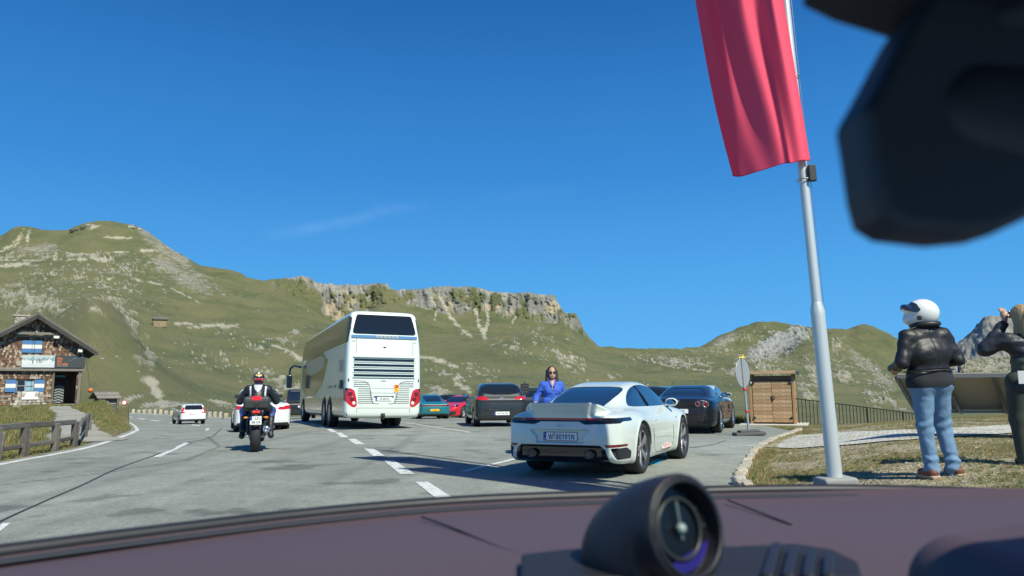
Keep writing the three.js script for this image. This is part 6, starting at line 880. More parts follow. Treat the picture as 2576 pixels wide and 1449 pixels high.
{ // small timber kiosk by the bend
  const p = at(262, 1049, 45), g = thing('timber_kiosk', 'small timber box with shingle roof and dark door beside the road bend', 'kiosk', null, new THREE.Vector3(p.x, p.y, p.z), .95); g.scale.setScalar(.9);
  for (let k = 0; k < 8; k++) part('log', rod([-.55, .1 + k * .15, .36], [.5, .1 + k * .15, .36], .08, .08, 10), M.greyWood[k % 3], g);
  part('cabinet', box(1.1, 1.2, .7, 0, .62, 0), M.darkWood, g); part('door', box(.06, 1.2, .62, .58, .6, 0, .01), mat({ rgb: [.05, .06, .07], roughness: .2, clearcoat: 1 }), g); part('notice', box(.16, .14, .02, -.1, 1.0, .46), M.shutterWhite, g);
  for (const sg of [-1, 1]) { for (let k = 0; k < 6; k++) { const q = box(1.6, .03, .16); q.rotateX(sg * .62); q.translate(-.02, 1.62 - k * .072, sg * (.06 + k * .105)); part('roof_board', q, M.greyWood[(k + (sg > 0)) % 3], g); } }
  part('gable_board', (() => { const s = new THREE.Shape(); s.moveTo(-.5, 0); s.lineTo(.5, 0); s.lineTo(0, .36); const q = new THREE.ExtrudeGeometry(s, { depth: .05, bevelEnabled: false }); q.rotateY(Math.PI / 2); q.translate(.52, 1.22, 0); return q; })(), M.darkWood, g);
}
{ // low timber rail along the verge
  const posts = [[-12, 1162], [58, 1149], [136, 1136], [185, 1124]].map(p => atG(...p)), tops = [.62, .62, .6, .58];
  posts.unshift([posts[0][0] - 1.9, posts[0][1] - 1.3]); tops.unshift(.62);
  const ctr = posts[2], g = thing('timber_barrier', 'low weathered timber rail barrier along the grass verge', 'fence', null, new THREE.Vector3(ctr[0], 0, -ctr[1]));
  const L = (i, h) => [posts[i][0] - ctr[0], G(...posts[i]) + h, -(posts[i][1] - ctr[1])];
  posts.forEach((p, i) => { part('post', bar(L(i, -.15), L(i, tops[i] - .02), .11, .13, .015), M.oldWood[i % 2], g); const a = L(i, -.1), b = L(i, tops[i] - .12); a[0] -= .12; a[2] -= .22; b[2] -= .1; part('brace', bar(a, b, .09, .11, .012), M.greyWood[(i + 1) % 3], g); });
  for (let i = 0; i + 1 < posts.length; i++) { const end = i + 2 === posts.length ? 1.12 : 1.0, ext = (a, b) => a.map((v, k) => v + (b[k] - v) * end); const a = L(i, tops[i] - .03), b = ext(a, L(i + 1, tops[i + 1] - .03)); a[2] += .1; b[2] += .1; part('rail', bar(a, b, .07, .11, .02), M.oldWood[i % 2], g); const c = L(i, .2), d = ext(c, L(i + 1, .2)); c[2] += .1; d[2] += .1; part('rail', bar(c, d, .06, .085, .02), M.oldWood[(i + 1) % 2], g); }
  const q = [posts[4], [posts[4][0] - 1.6, posts[4][1] + 3.2], [posts[4][0] - 3.3, posts[4][1] + 6.4]], g2 = thing('timber_barrier', 'second low timber rail running back beside the gravel path', 'fence', null, new THREE.Vector3(q[0][0], 0, -q[0][1]));
  const Q = (i, h) => [q[i][0] - q[0][0], G(...q[i]) + h, -(q[i][1] - q[0][1])]; for (const i of [1, 2]) { part('post', bar(Q(i, -.15), Q(i, .55), .13, .14, .015), M.greyWood[i], g2); part('rail', bar(Q(i - 1, .5).map((v, k) => i === 1 ? v + (k === 2 ? -.2 : 0) : v), Q(i, .5), .08, .11, .02), M.greyWood[1], g2); part('rail', bar(Q(i - 1, .18).map((v, k) => i === 1 ? v + (k === 2 ? -.2 : 0) : v), Q(i, .2), .06, .08, .02), M.greyWood[2], g2); }
}
{ // guard stones along the far side of the road
  const a = atRoad(292, 1037), b = atRoad(572, 1050); let n = 0;
  for (let k = 0; k < 21; k++) { const t = k / 20, px = lerp(294, 568, t), p = atRoad(px, lerp(1037.5, 1050.5, t)); const s = tag(part('guard_stone', stoneSet[k % 6], M.stones[k % 2 ? 1 : 3]), 'pale upright guard stone along the far road edge', 'guard stone', 'guard stones along the far road edge'); s.position.set(p[0], Gr(p[1], p[0]) + .22, -p[1]); s.scale.set(rr(.28, .42), rr(.5, .75), .35); s.rotation.y = rr(-.3, .3); }
  const fs = atRoad(700, 1050); const f = thing('wire_fence', 'rough post and wire fence behind the motorcyclist and convertible', 'fence', null, new THREE.Vector3(fs[0], Gr(fs[1], fs[0]), -fs[1]));
  for (let k = 0; k < 9; k++) part('post', rod([-7 + k * 1.6, -.3, rr(-.2, .2)], [-7 + k * 1.6 + rr(-.1, .1), rr(1.1, 1.5), rr(-.2, .2)], .07, .06, 8), M.greyWood[k % 3], f); for (const y of [.45, .85, 1.1]) part('wire', rod([-7, y, 0], [5.8, y + .05, 0], .012, .012, 5), M.steel, f);
  const sp = atRoad(305, 1036), rs = thing('road_sign', 'small round white road sign with red ring beyond the kiosk', 'road sign', null, new THREE.Vector3(sp[0], Gr(sp[1], sp[0]) - .1, -sp[1] - .6), .5);
  part('post', rod([0, 0, -.03], [0, 1.5, -.03], .03), M.steel, rs); const fc = canvasTex(128, 128, (q) => { q.fillStyle = '#b92a2a'; q.beginPath(); q.arc(64, 64, 62, 0, 7); q.fill(); q.fillStyle = '#e8e6df'; q.beginPath(); q.arc(64, 64, 46, 0, 7); q.fill(); }); const dsk = new THREE.CircleGeometry(.36, 32); part('sign_face', dsk, mat({ map: fc, roughness: .5 }), rs).position.set(0, 1.35, .02); part('sub_plate', box(.55, .22, .02, 0, .78, .01), M.shutterWhite, rs);
}
{ // far things on the slopes
  const hut = onLand(402, 822), k = -hut.z / F, g = thing('alpine_hut', 'tiny wooden hut alone on the green slope above the bend', 'hut', null, hut, .5); const s = k * 15;
  part('wall', box(2 * s, 1.3 * s, 1.4 * s, 0, .4 * s, 0), wood([.45, .33, .2]), g); for (const sg of [-1, 1]) { const q = box(2.4 * s, .12 * s, 1.05 * s); q.rotateX(sg * .5); q.translate(0, 1.24 * s, sg * .42 * s); part('roof_slope', q, wood([.2, .18, .16]), g); }
  part('door', box(.06 * s, .8 * s, .5 * s, 1.02 * s, .3 * s, 0), M.darkWood, g);
  const lp = onLand(676, 876), c = -lp.z / F, l = thing('floodlight_mast', 'slim mast with a row of lamps on the slope left of the coach', 'mast', null, lp); part('pole', rod([0, -2 * c, 0], [0, 22 * c, 0], .9 * c, .6 * c), M.steel, l); part('crossbar', bar([-7 * c, 22 * c, 0], [7 * c, 22 * c, 0], 1.2 * c, 1.2 * c), M.steel, l); for (const x of [-7, 0, 7]) part('lamp_head', new THREE.SphereGeometry(1.7 * c, 10, 8), mat({ rgb: [.7, .5, .45], roughness: .3 }), l).position.set(x * c, 23 * c, 0);
  const mp = onLand(1903, 950), e = -mp.z / F, m = thing('weather_mast', 'thin weather mast on the meadow behind the wooden shed', 'mast', null, mp); part('pole', rod([0, -3 * e, 0], [0, 40 * e, 0], .7 * e, .5 * e), M.steel, m); part('sensor_box', box(3 * e, 4 * e, 3 * e, 0, 24 * e, 0), M.shutterWhite, m);
  const bl = [[186, 581, 16, 5, 'dark long lodge on the left mountain top'], [206, 575, 10, 5, 'small dark lodge annex on the left mountain top'], [330, 570, 14, 6, 'pale stone hut on the right end of the summit'], [352, 575, 8, 5, 'smallest pale hut where the summit ridge starts falling'], [222, 565, 10, 4, 'low pale terrace building on the summit crown']];
  bl.forEach(([px, py, w, h, lab], i) => { const p = onLand(px, py + 3), q = -p.z / F, b = thing('summit_building', lab, 'building', null, p); part('wall', box(w * q * 1.1, h * q, w * q * .7, 0, h * q * .4, 0), i < 2 ? M.darkWood : M.stones[1], b); for (const sg of [-1, 1]) { const r = box(w * q * 1.2, .5 * q, w * q * .42); r.rotateX(sg * .4); r.translate(0, h * q * 1.05, sg * w * q * .18); part('roof_slope', r, i < 2 ? M.darkWood : M.stones[2], b); } });
  const mast = onLand(355, 576), mq = -mast.z / F, mm = thing('summit_mast', 'thin pale mast at the end of the summit', 'mast', null, mast); part('pole', rod([0, 0, 0], [0, 9 * mq, 0], .5 * mq, .3 * mq), M.steel, mm); part('pole_cap', new THREE.SphereGeometry(.7 * mq, 8, 6), M.steel, mm).position.y = 9 * mq;
}
{ // wooden shed
  const A = atG(1889, 1069), B = [A[0] + 1.31, A[1] - .55], ang = Math.atan2(B[1] - A[1], B[0] - A[0]), w = Math.hypot(1.28, .62), y0 = G(...A) - .02;
  const g = thing('wooden_shed', 'new pine tool shed with double doors at the edge of the lot', 'shed', null, new THREE.Vector3(A[0], y0, -A[1]), ang);      // local x along the front, z to viewer
  const pine = [wood([.7, .46, .25]), wood([.62, .38, .19]), wood([.78, .52, .3])], Ht = 1.66, dp = 1.0;
  for (const [x, z] of [[.04, -.04], [w - .04, -.04], [w - .04, -dp], [.04, -dp]]) part('corner_post', box(.09, Ht, .09, x, Ht / 2 + .06, z, .008), pine[1], g);
  for (let leaf = 0; leaf < 2; leaf++) { const d = new THREE.Group(); d.name = 'door'; g.add(d); const x0 = .1 + leaf * (w - .2) / 2, lw = (w - .2) / 2 - .01; for (let k = 0; k < 11; k++) part('board', box(lw, .118, .035, x0 + lw / 2, .17 + k * .123, .0 + (k % 2) * .004, .006), pine[(k * 2 + leaf) % 3], d); for (const hy of [.26, 1.4]) part('hinge', box(.07, .06, .02, leaf ? x0 + lw - .03 : x0 + .03, hy, .035), M.black, d); part('hinge_pin', box(.05, .05, .03, leaf ? x0 + lw + .03 : x0 - .03, 1.42, .03), M.shutterWhite, d); }
  part('door_handle', tube([[w / 2 - .02, .95, .03], [w / 2 + .08, .93, .06], [w / 2 + .02, .82, .04], [w / 2 - .01, .86, .03]], .014, 24, 6, true), M.black, g);
  for (let k = 0; k < 12; k++) part('side_board', box(.035, .12, dp - .1, w - .03, .17 + k * .123, -dp / 2 - .02, .006), pine[(k + 1) % 3], g); for (let k = 0; k < 12; k++) part('side_board', box(.035, .12, dp - .1, .03, .17 + k * .123, -dp / 2 - .02, .006), pine[k % 3], g);
  part('rear_panel', box(w, Ht - .1, .03, w / 2, Ht / 2, -dp), pine[1], g); part('lintel', box(w, .16, .05, w / 2, 1.56, -.03), wood([.2, .13, .08]), g);
  part('fascia', box(w + .16, .11, .04, w / 2 - .02, Ht + .09, .14, .006), pine[2], g); const rf = box(w + .24, .05, dp + .36, 0, 0, 0, .01); rf.rotateX(.03); rf.translate(w / 2 + .03, Ht + .09, -dp / 2 - .05); part('roof', rf, mat({ rgb: [.06, .065, .07], roughness: .6 }), g); part('fascia', box(.04, .1, dp + .3, w + .12, Ht + .05, -dp / 2 + .04), mat({ rgb: [.06, .065, .07], roughness: .6 }), g);
  part('concrete_slab', box(w + .7, .08, dp + .7, w / 2, .02, -dp / 2, .02), mat({ rgb: [.55, .52, .45], roughness: .9 }), g);
}
{ // round traffic sign on a rubber foot, seen from behind
  const p = atRoad(1884, 1097), g = thing('portable_road_sign', 'round traffic sign seen from its grey back on a rubber foot', 'road sign', null, new THREE.Vector3(p[0], Gr(p[1]) + .012, -p[1]), 0); g.rotation.z = .045;
  const al = mat({ rgb: [.42, .43, .42], roughness: .45, metalness: .4 });
  part('post', rod([0, .05, 0], [0, 1.95, 0], .03, .03, 16), al, g); const d = new THREE.Group(); d.name = 'sign_disc'; d.position.set(.0, 1.56, -.05); d.rotation.y = .8; g.add(d);
  part('plate', rod([0, 0, -.012], [0, 0, .012], .36, .36, 48), al, d); part('rim', (() => { const q = new THREE.TorusGeometry(.36, .012, 8, 48); return q; })(), al, d); part('stiffener', box(.05, .68, .03, 0, 0, .03), mat({ rgb: [.3, .31, .31], roughness: .5, metalness: .4 }), d);
  for (const y of [1.15, .6]) part('red_clamp', merge([rod([0, y - .03, 0], [0, y + .03, 0], .042, .042, 16), box(.1, .04, .05, .02, y, .02, .01)]), mat({ rgb: [.6, .04, .04], roughness: .5 }), g);
  part('yellow_clip', merge([box(.16, .05, .06, 0, 1.95, -.03, .02), box(.04, .09, .04, .04, 1.98, -.03, .01)]), mat({ rgb: [.8, .6, .04], roughness: .5 }), g);
  const rub = mat({ rgb: [.1, .1, .1], roughness: .85 }); part('rubber_foot', merge([box(.75, .09, .4, 0, .045, 0, .03), box(.5, .06, .32, 0, .11, 0, .025)]), rub, g);
}
{ // steel railing running down from the shed
  const a = [9.05, 24.9], b = [16.6, 29.2], n = 46, g = thing('steel_railing', 'dark steel railing with upright bars running from the shed down the slope', 'railing', null, new THREE.Vector3(a[0], 0, -a[1]));
  const ga = Gr(25) - .08, gb = -.95, pt = (t, h) => [(b[0] - a[0]) * t, lerp(ga, gb, t) + h, -(b[1] - a[1]) * t], dk = mat({ rgb: [.03, .028, .026], roughness: .5, metalness: .5 });
  part('top_rail', bar(pt(0, .98), pt(1, .98), .045, .03), dk, g); part('bottom_rail', bar(pt(0, .06), pt(1, .06), .03, .03), dk, g);
  for (let k = 0; k <= n; k++) { const main = k % 11 === 0; part(main ? 'post' : 'upright_bar', rod(pt(k / n, main ? -.3 : .06), pt(k / n, .97), main ? .03 : .012, main ? .03 : .012, 6), dk, g); }
}
{ // sloping information panel on steel legs
  const a = new THREE.Vector3(6.3, 0, -12.3), g = thing('information_panel', 'large sloping information panel on steel legs seen from behind', 'information panel', null, new THREE.Vector3(a.x, G(a.x, -a.z), a.z));
  const st = mat({ rgb: [.22, .21, .19], roughness: .4, metalness: .6 }), y0 = g.position.y, e1 = [2.7, 0, .75], low = [.85, -.6, -1.05], top = 1.06;
  const pt = (u, v, dy = 0) => [e1[0] * u + low[0] * v, top + low[1] * v + dy, e1[2] * u + low[2] * v];
  const q = new THREE.BufferGeometry(), P = []; for (const dy of [0, .02]) for (const [u, v] of [[0, 0], [1, 0], [1, 1], [0, 1]]) P.push(...pt(u, v, dy)); q.setAttribute('position', new THREE.Float32BufferAttribute(P, 3)); q.setIndex([0, 1, 2, 0, 2, 3, 4, 6, 5, 4, 7, 6, 0, 4, 5, 0, 5, 1, 1, 5, 6, 1, 6, 2, 2, 6, 7, 2, 7, 3, 3, 7, 4, 3, 4, 0]); const q2 = q.toNonIndexed(); q2.computeVertexNormals(); part('display_board', q2, mat({ rgb: [.3, .28, .23], roughness: .6 }), g);
  part('frame_bar', bar(pt(0, 0, -.03), pt(1, 0, -.03), .06, .05), st, g); part('frame_bar', bar(pt(0, 1, -.03), pt(1, 1, -.03), .06, .05), st, g); for (const u of [0, .25, .5, .75, 1]) part('rib', bar(pt(u, 0, -.045), pt(u, 1, -.045), .05, .06), st, g);
  for (const u of [.1, .82]) part('leg', rod(pt(u, .12, -.08), [pt(u, .12)[0] + .02, -.1, pt(u, .12)[2]], .035, .035, 14), mat({ rgb: [.45, .45, .44], roughness: .25, metalness: .9 }), g);
}
{ // dark notice board beyond the cars
  const p = at(1320, 1040, 33), g = thing('notice_board', 'dark notice board on a post behind the parked cars', 'notice board', null, new THREE.Vector3(p.x, Gr(33), p.z)); part('post', rod([0, 0, 0], [0, 1.66, 0], .035), M.steel, g); part('board', box(.36, .46, .04, 0, 1.37, .04, .01), mat({ rgb: [.025, .025, .03], roughness: .5 }), g); part('finial', box(.03, .1, .03, 0, 1.66, .04), M.black, g);
  for (let k = 0; k < 3; k++) part('notice_strip', box(.28, .08, .01, 0, 1.24 + k * .13, .065), mat({ rgb: [.05, .05, .055], roughness: .6 }), g);
}
{ // kerb stones between asphalt and lawn
  const g = thing('stone_kerb', 'row of pale kerb stones edging the dry lawn', 'kerb', null, new THREE.Vector3(2.5, 0, -6)); const c = new THREE.CatmullRomCurve3(rightEdge.slice(1, 8).map(([x, d]) => new THREE.Vector3(x + .1, 0, d))), n = 58;
  for (let k = 0; k < n; k++) { const p = c.getPointAt((k + .5) / n), t = c.getTangentAt((k + .5) / n); const s = part('kerb_stone', stoneSet[k % 6], M.stones[k % 3 === 0 ? 1 : 3 * (k % 2)], g); s.position.set(p.x - 2.5 + rr(-.02, .02), Gr(p.z) + .035 + rr(-.01, .015), -p.z + 6); s.scale.set(rr(.12, .2), .14, c.getLength() / n * rr(.85, 1.02)); s.rotation.y = Math.atan2(t.x, -t.z) + rr(-.06, .06); }
}
// ---------------------------------------------------------------- flagpole and flag
{
  const d = 7.3, base = at(2104, 1226, d), gy = G(base.x, d), top = at(1972, 0, d), dir = top.clone().sub(at(2096, 1190, d)).normalize();
  const g = thing('flagpole', 'tall jointed aluminium flagpole on a concrete foot on the lawn', 'flagpole', null, new THREE.Vector3(base.x, gy, base.z)); g.quaternion.setFromUnitVectors(new THREE.Vector3(0, 1, 0), dir);
  const al = mat({ rgb: [.62, .65, .63], roughness: .42, metalness: .35 }), jh = (at(2054, 765, d).y - gy);
  part('lower_tube', new THREE.LatheGeometry([[.08, 0], [.08, .1], [.07, .12], [.066, jh - .12], [.067, jh - .06], [.048, jh + .02]].map(p => new THREE.Vector2(...p)), 36), al, g); part('upper_tube', new THREE.LatheGeometry([[.047, jh], [.047, jh + .02], [.04, 9], [.036, 11]].map(p => new THREE.Vector2(...p)), 36), al, g); part('finial', new THREE.SphereGeometry(.09, 20, 14), al, g).position.y = 11.05;
  const ft = at(2104, 1199, d).y - gy + .1; part('concrete_foot', box(.32, ft + .1, .32, 0, ft / 2 - .15, 0, .03), mat({ rgb: [.3, .3, .28], roughness: .95 }), g);
  seed += 1; const kw = at(2036, 440, d), wt = part('counterweight', box(.075, .17, .05, 0, 0, 0, .012), mat({ rgb: [.03, .035, .035], roughness: .6 }), g), L = g.worldToLocal.bind(g); g.updateMatrixWorld(true); wt.position.copy(L(kw.clone())); wt.position.z += .06;
  part('halyard_ring', (() => { const q = new THREE.TorusGeometry(.07, .006, 6, 28); q.rotateX(Math.PI / 2); return q; })(), M.steel, g).position.y = L(kw.clone()).y - .05; part('halyard_ring', (() => { const q = new THREE.TorusGeometry(.065, .006, 6, 28); q.rotateX(Math.PI / 2); return q; })(), M.steel, g).position.y = L(at(2000, 195, d)).y;
  part('halyard', rod([.06, 1.2, .02], [.052, 10.5, .02], .004, .004, 5), M.steel, g);
  // long vertical flag hanging from the pole, rippled
  const fl = thing('flag', 'long red flag hanging from the tall pole', 'flag', null, at(2030, 408, d)); const nu = 46, nv = 120, hgt = 5.1, P = [], I = [], U = [];
  const dl = d + .05, bl = at(1843, 441, dl).sub(fl.position), br = new THREE.Vector3(0, 0, 0), tl = at(1743, 0, dl).sub(fl.position), tr = at(1962, 0, d).sub(fl.position), sc = hgt / tl.y;
  for (let j = 0; j <= nv; j++) for (let i = 0; i <= nu; i++) { const u = i / nu, v = j / nv; const a = br.clone().lerp(tr.clone().multiplyScalar(hgt / tr.y), v), b = bl.clone().add(tl.clone().sub(bl).multiplyScalar((hgt - bl.y) / (tl.y - bl.y) * v)); const p = a.lerp(b, u); const amp = sstep(0, .25, u); p.z += .1 * Math.sin(u * 5.2 + v * 1.6) * amp + amp * (.05 * Math.sin(u * 13 + v * 3 + .4) * (1 - .6 * u) + .035 * Math.sin(u * 19 - v * 6) * (1 - u * .5) + .03 * Math.sin(v * 11 + u * 4)); p.x += .02 * Math.sin(v * 9 + u * 3) * u; P.push(p.x + .0, p.y + (u * (1 - u)) * -.06 * (1 - v), p.z + .08); U.push(u, v); }
  for (let j = 0; j < nv; j++) for (let i = 0; i < nu; i++) { const a = j * (nu + 1) + i; I.push(a, a + 1, a + nu + 1, a + 1, a + nu + 2, a + nu + 1); }
  const q = new THREE.BufferGeometry(); q.setAttribute('position', new THREE.Float32BufferAttribute(P, 3)); q.setAttribute('uv', new THREE.Float32BufferAttribute(U, 2)); q.setIndex(I); q.computeVertexNormals(); part('cloth', q, mat({ rgb: [.86, .075, .14], roughness: .85, transmission: .12, thickness: 0, bumpMap: dataTex(64, (u, v) => { const a = .5 + .25 * Math.sin(u * 402) + .25 * Math.sin(v * 402); return [a, a, a]; }), bumpScale: .0004 }), fl);
  part('hem', tube(Array.from({ length: 30 }, (_, k) => { const o = (0 * (nu + 1) + Math.round(k / 29 * nu)) * 3; return [P[o], P[o + 1], P[o + 2]]; }), .006, 60, 5), mat({ rgb: [.45, .02, .05], roughness: .9 }), fl);
  // the next pole of the row stands outside the picture, towards the sun; its flag shades this one
  const o = new THREE.Vector3(3.3 * Math.sin(SUN_AZ) - .42, 0, 3.3 * Math.cos(SUN_AZ));
  const g2 = g.clone(); g2.name = numbered('flagpole'); g2.userData = { label: 'second flagpole of the row, beyond the lawn edge towards the sun', category: 'flagpole' }; g2.position.add(o); scene.add(g2);
  const f2 = fl.clone(); f2.name = numbered('flag'); f2.userData = { label: 'second red flag on the neighbouring pole towards the sun', category: 'flag' }; f2.position.add(o); f2.scale.y = 1.16; scene.add(f2);
}
// ---------------------------------------------------------------- the car the picture is taken from
{
  const g = thing('car_cabin', 'dark car cabin with plum leather dashboard, round clock pod and interior mirror', 'car interior', null, new THREE.Vector3(0, 0, 0));
  const hD = 1.0, plum = mat({ rgb: [.085, .057, .066], roughness: .62, bumpMap: dataTex(128, (u, v) => { const a = tnoise(u, v, 64, 1) * .6 + tnoise(u, v, 32, 2) * .4; return [a, a, a]; }), bumpScale: .0006 }), dark = mat({ rgb: [.012, .013, .017], roughness: .6 }), trim = mat({ rgb: [.01, .012, .016], roughness: .5 });
  // dashboard top: from the windscreen edge back towards the driver
  const edge = [[-500, 1468], [0, 1398], [400, 1345], [800, 1298], [1150, 1268], [1550, 1251], [1840, 1240], [2200, 1238], [2575, 1252], [3000, 1290]].map(p => { const q = atH(p[0], p[1], hD); return [q.x, -q.z]; });
  const ec = new THREE.CatmullRomCurve3(edge.map(([x, d]) => new THREE.Vector3(x, 0, d)));
  const nu = 90, nv = 26, P = [], I = [], U = [];
  for (let i = 0; i <= nu; i++) { const e = ec.getPoint(i / nu); for (let j = 0; j <= nv; j++) { const v = j / nv, x = lerp(e.x, e.x * .98, v), d = lerp(e.z, Math.min(.56, e.z - .2), v); const y = hD - .012 * sstep(0, .08, v) + .012 * Math.sin(v * 2.4) - .16 * sstep(.72, 1, v) ** 1.5 + .02 * sstep(.5, 1.1, x) * (1 - v); P.push(x, y, -d); U.push(x * 8, d * 8); } }
  for (let i = 0; i < nu; i++) for (let j = 0; j < nv; j++) { const a = i * (nv + 1) + j; I.push(a, a + nv + 1, a + 1, a + 1, a + nv + 1, a + nv + 2); }
  const q = new THREE.BufferGeometry(); q.setAttribute('position', new THREE.Float32BufferAttribute(P, 3)); q.setAttribute('uv', new THREE.Float32BufferAttribute(U, 2)); q.setIndex(I); q.computeVertexNormals(); part('dashboard', q, plum, g);
  part('windscreen_gasket', tube(edge.map(([x, d]) => [x, hD + .002, -d - .012]), .011, 140, 10), trim, g); part('defrost_strip', (() => { const b = tube(edge.map(([x, d]) => [x, 0, -d + .028]), .012, 140, 8); b.scale(1, .28, 1); b.translate(0, hD - .004, 0); return b; })(), mat({ rgb: [.025, .03, .04], roughness: .8 }), g);
  part('cowl', tube(edge.map(([x, d]) => [x * 1.02, hD - .05, -d - .06]), .05, 120, 10), dark, g);
  // seam lines stitched into the leather
  for (const l of [[[1060, 1300], [1130, 1325], [1250, 1375], [1330, 1405]], [[1830, 1258], [1900, 1285], [1990, 1320]]]) part('dashboard_seam', tube(l.map(p => { const w = atH(p[0], p[1], hD - .002); return [w.x, w.y, w.z]; }), .0016, 30, 5), dark, g);
  // clock pod
  const pc = at(1710, 1330, .78), pod = new THREE.Group(); pod.name = 'clock_pod'; pod.position.copy(pc); pod.rotation.order = 'YXZ'; pod.rotation.y = .6; pod.rotation.x = -.2; g.add(pod);
  const ps = (x, y, z) => { const r = Math.hypot(x, y * .96), zb = Math.min(0, z + .005) / .13; let e = smax((Math.sqrt((r / .058) ** 2 + zb * zb) - 1) * .058, z - .014, .006); e = smax(e, -Math.max(r - .05, -(z + .006)), .004); const ft = bones([[0, -.05, -.07, .045, 0, -.06, -.09, .04]], .02)(x, y, z); const hull = (Math.sqrt((x / .062) ** 2 + ((y + .03) / .06) ** 2 + ((z + .07) / .085) ** 2) - 1) * .06; return smin(smin(e, Math.max(ft, y + .02, z + .015), .02), Math.max(hull, z + .03), .02); };
  pod.scale.setScalar(.9);
  part('housing', soupGeo(soup(nets(ps, [-.12, -.13, -.17], [.12, .09, .06], .005))), mat({ rgb: [.018, .016, .02], roughness: .5 }), pod);
  part('dial', new THREE.CircleGeometry(.05, 40), mat({ map: canvasTex(256, 256, (q, w) => { q.fillStyle = '#0c0f11'; q.fillRect(0, 0, w, w); q.translate(128, 128); for (let k = 0; k < 60; k++) { q.save(); q.rotate(k * Math.PI / 30); q.fillStyle = k % 5 ? '#2b3235' : '#566064'; q.fillRect(-1.5, -118, 3, k % 5 ? 10 : 20); q.restore(); } }), roughness: .3 }), pod).position.z = -.004; part('dial_ring', new THREE.TorusGeometry(.033, .0025, 8, 40), mat({ rgb: [.025, .028, .03], roughness: .4 }), pod).position.z = -.001; part('clock_hand', merge([bar([0, -.012, 0], [0, .03, 0], .0024, .002)]), mat({ rgb: [.12, .15, .15], roughness: .4 }), pod).position.z = .001; part('hand_cap', new THREE.SphereGeometry(.006, 14, 10), mat({ rgb: [.25, .33, .33], roughness: .3 }), pod).position.z = .002;
  part('dial_display', (() => { const s = new THREE.Shape(); s.absarc(0, 0, .047, -2.2, -.35, false); const gq = new THREE.ShapeGeometry(s, 24); return gq; })(), mat({ rgb: [.02, .016, .16], roughness: .3 }), pod).position.z = -.002; part('rim', new THREE.TorusGeometry(.0515, .003, 8, 48), trim, pod).position.z = .013;
  // dark oval tray and vents behind the pod
  const tray = [[1320, 1412], [1420, 1400], [1560, 1392], [1850, 1392], [2000, 1385], [2090, 1400], [2150, 1430], [2160, 1470], [1320, 1470]].map(p => { const w = atH(p[0], p[1], hD + .006); return new THREE.Vector2(w.x, w.z); }); const ts = new THREE.Shape(tray); const tg = new THREE.ExtrudeGeometry(ts, { depth: .012, bevelEnabled: true, bevelSize: .004, bevelThickness: .004, bevelSegments: 3 }); tg.rotateX(Math.PI / 2); tg.translate(0, hD + .01, 0); part('centre_tray', tg, dark, g);
  for (let k = 0; k < 4; k++) { const a = atH(1955 + k * 44, 1385 + k * 9, hD + .012), b = atH(1930 + k * 52, 1470, hD + .012); part('vent_fin', bar([a.x, a.y, a.z], [b.x, b.y, b.z], .012, .02, .004), trim, g); }
  // raised hood at the passenger side
  const hx0 = .36, hoodF = (x, y, z) => { const dd = -z, qx = Math.max(0, hx0 + .06 - x, x - .9), qz = Math.max(0, Math.abs(dd - .66) - .06), qy = Math.max(0, y - (1.012 + .03 * sstep(.4, .62, x))); let e = Math.sqrt(qx * qx + qz * qz + qy * qy) - .05; e = smax(e, -(Math.sqrt(((x - .62) / .11) ** 2 + ((y - .99) / .085) ** 2) - 1) * .08 - Math.max(0, dd - .66) * 2, .02); return e; };
  part('passenger_hood', soupGeo(soup(nets(hoodF, [.3, .86, -.86], [1.0, 1.12, -.5], .009))), plum, g);
  // interior mirror with its stalk and sensor cover
  const md = .4, outl = [[2118, 338], [2113, 352], [2124, 420], [2138, 520], [2152, 572], [2184, 592], [2300, 605], [2380, 598], [2450, 566], [2492, 508], [2510, 430], [2514, 392], [2570, 382], [2660, 300], [2660, 90], [2500, 60], [2300, 70], [2262, 92], [2220, 150], [2180, 226], [2140, 300]];
  const C = at(2340, 360, md), ms = new THREE.Shape(outl.map(p => { const w = at(p[0], p[1], md); return new THREE.Vector2(w.x - C.x, w.y - C.y); })); const mg = new THREE.ExtrudeGeometry(ms, { depth: .022, bevelEnabled: true, bevelSize: .006, bevelThickness: .01, bevelSegments: 4, curveSegments: 12 }); const mm = part('mirror_housing', mg, mat({ rgb: [.016, .02, .028], roughness: .55 }), g); mm.position.set(C.x, C.y, C.z + .012);
  const rec = bones([[-.02, .0, .0, .026, .03, -.01, .0, .03]], .03); part('mirror_bezel', soupGeo(soup(nets((x, y, z) => smax(rec(x, y, z), Math.abs(z) - .02, .01), [-.1, -.09, -.06], [.13, .07, .06], .006))), mat({ rgb: [.013, .016, .022], roughness: .5 }), g).position.set(C.x + .025, C.y + .005, C.z + .03);
  const s0 = at(2420, 60, .4); part('mirror_stalk', bar([s0.x, s0.y - .03, s0.z + .03], [s0.x + .01, s0.y + .04, s0.z + .02], .05, .04, .012), dark, g);
  // windscreen header and headliner
  const hx = [[2040, 0], [2110, 34], [2190, 58], [2270, 84], [2420, 100], [2760, 110], [2760, -240], [2040, -240]].map(p => at(p[0], p[1], .4)); const hc = hx[3]; const hsft = new THREE.Shape(hx.map(w => new THREE.Vector2(w.x - hc.x, w.y - hc.y))); const hg = new THREE.ExtrudeGeometry(hsft, { depth: .06, bevelEnabled: true, bevelSize: .004, bevelThickness: .006, bevelSegments: 3 }); const hm = part('sensor_cover', hg, dark, g); hm.position.set(hc.x, hc.y, hc.z);
  part('roof', box(1.3, .05, 1.7, .37, 1.46, .47, .02), dark, g);
}
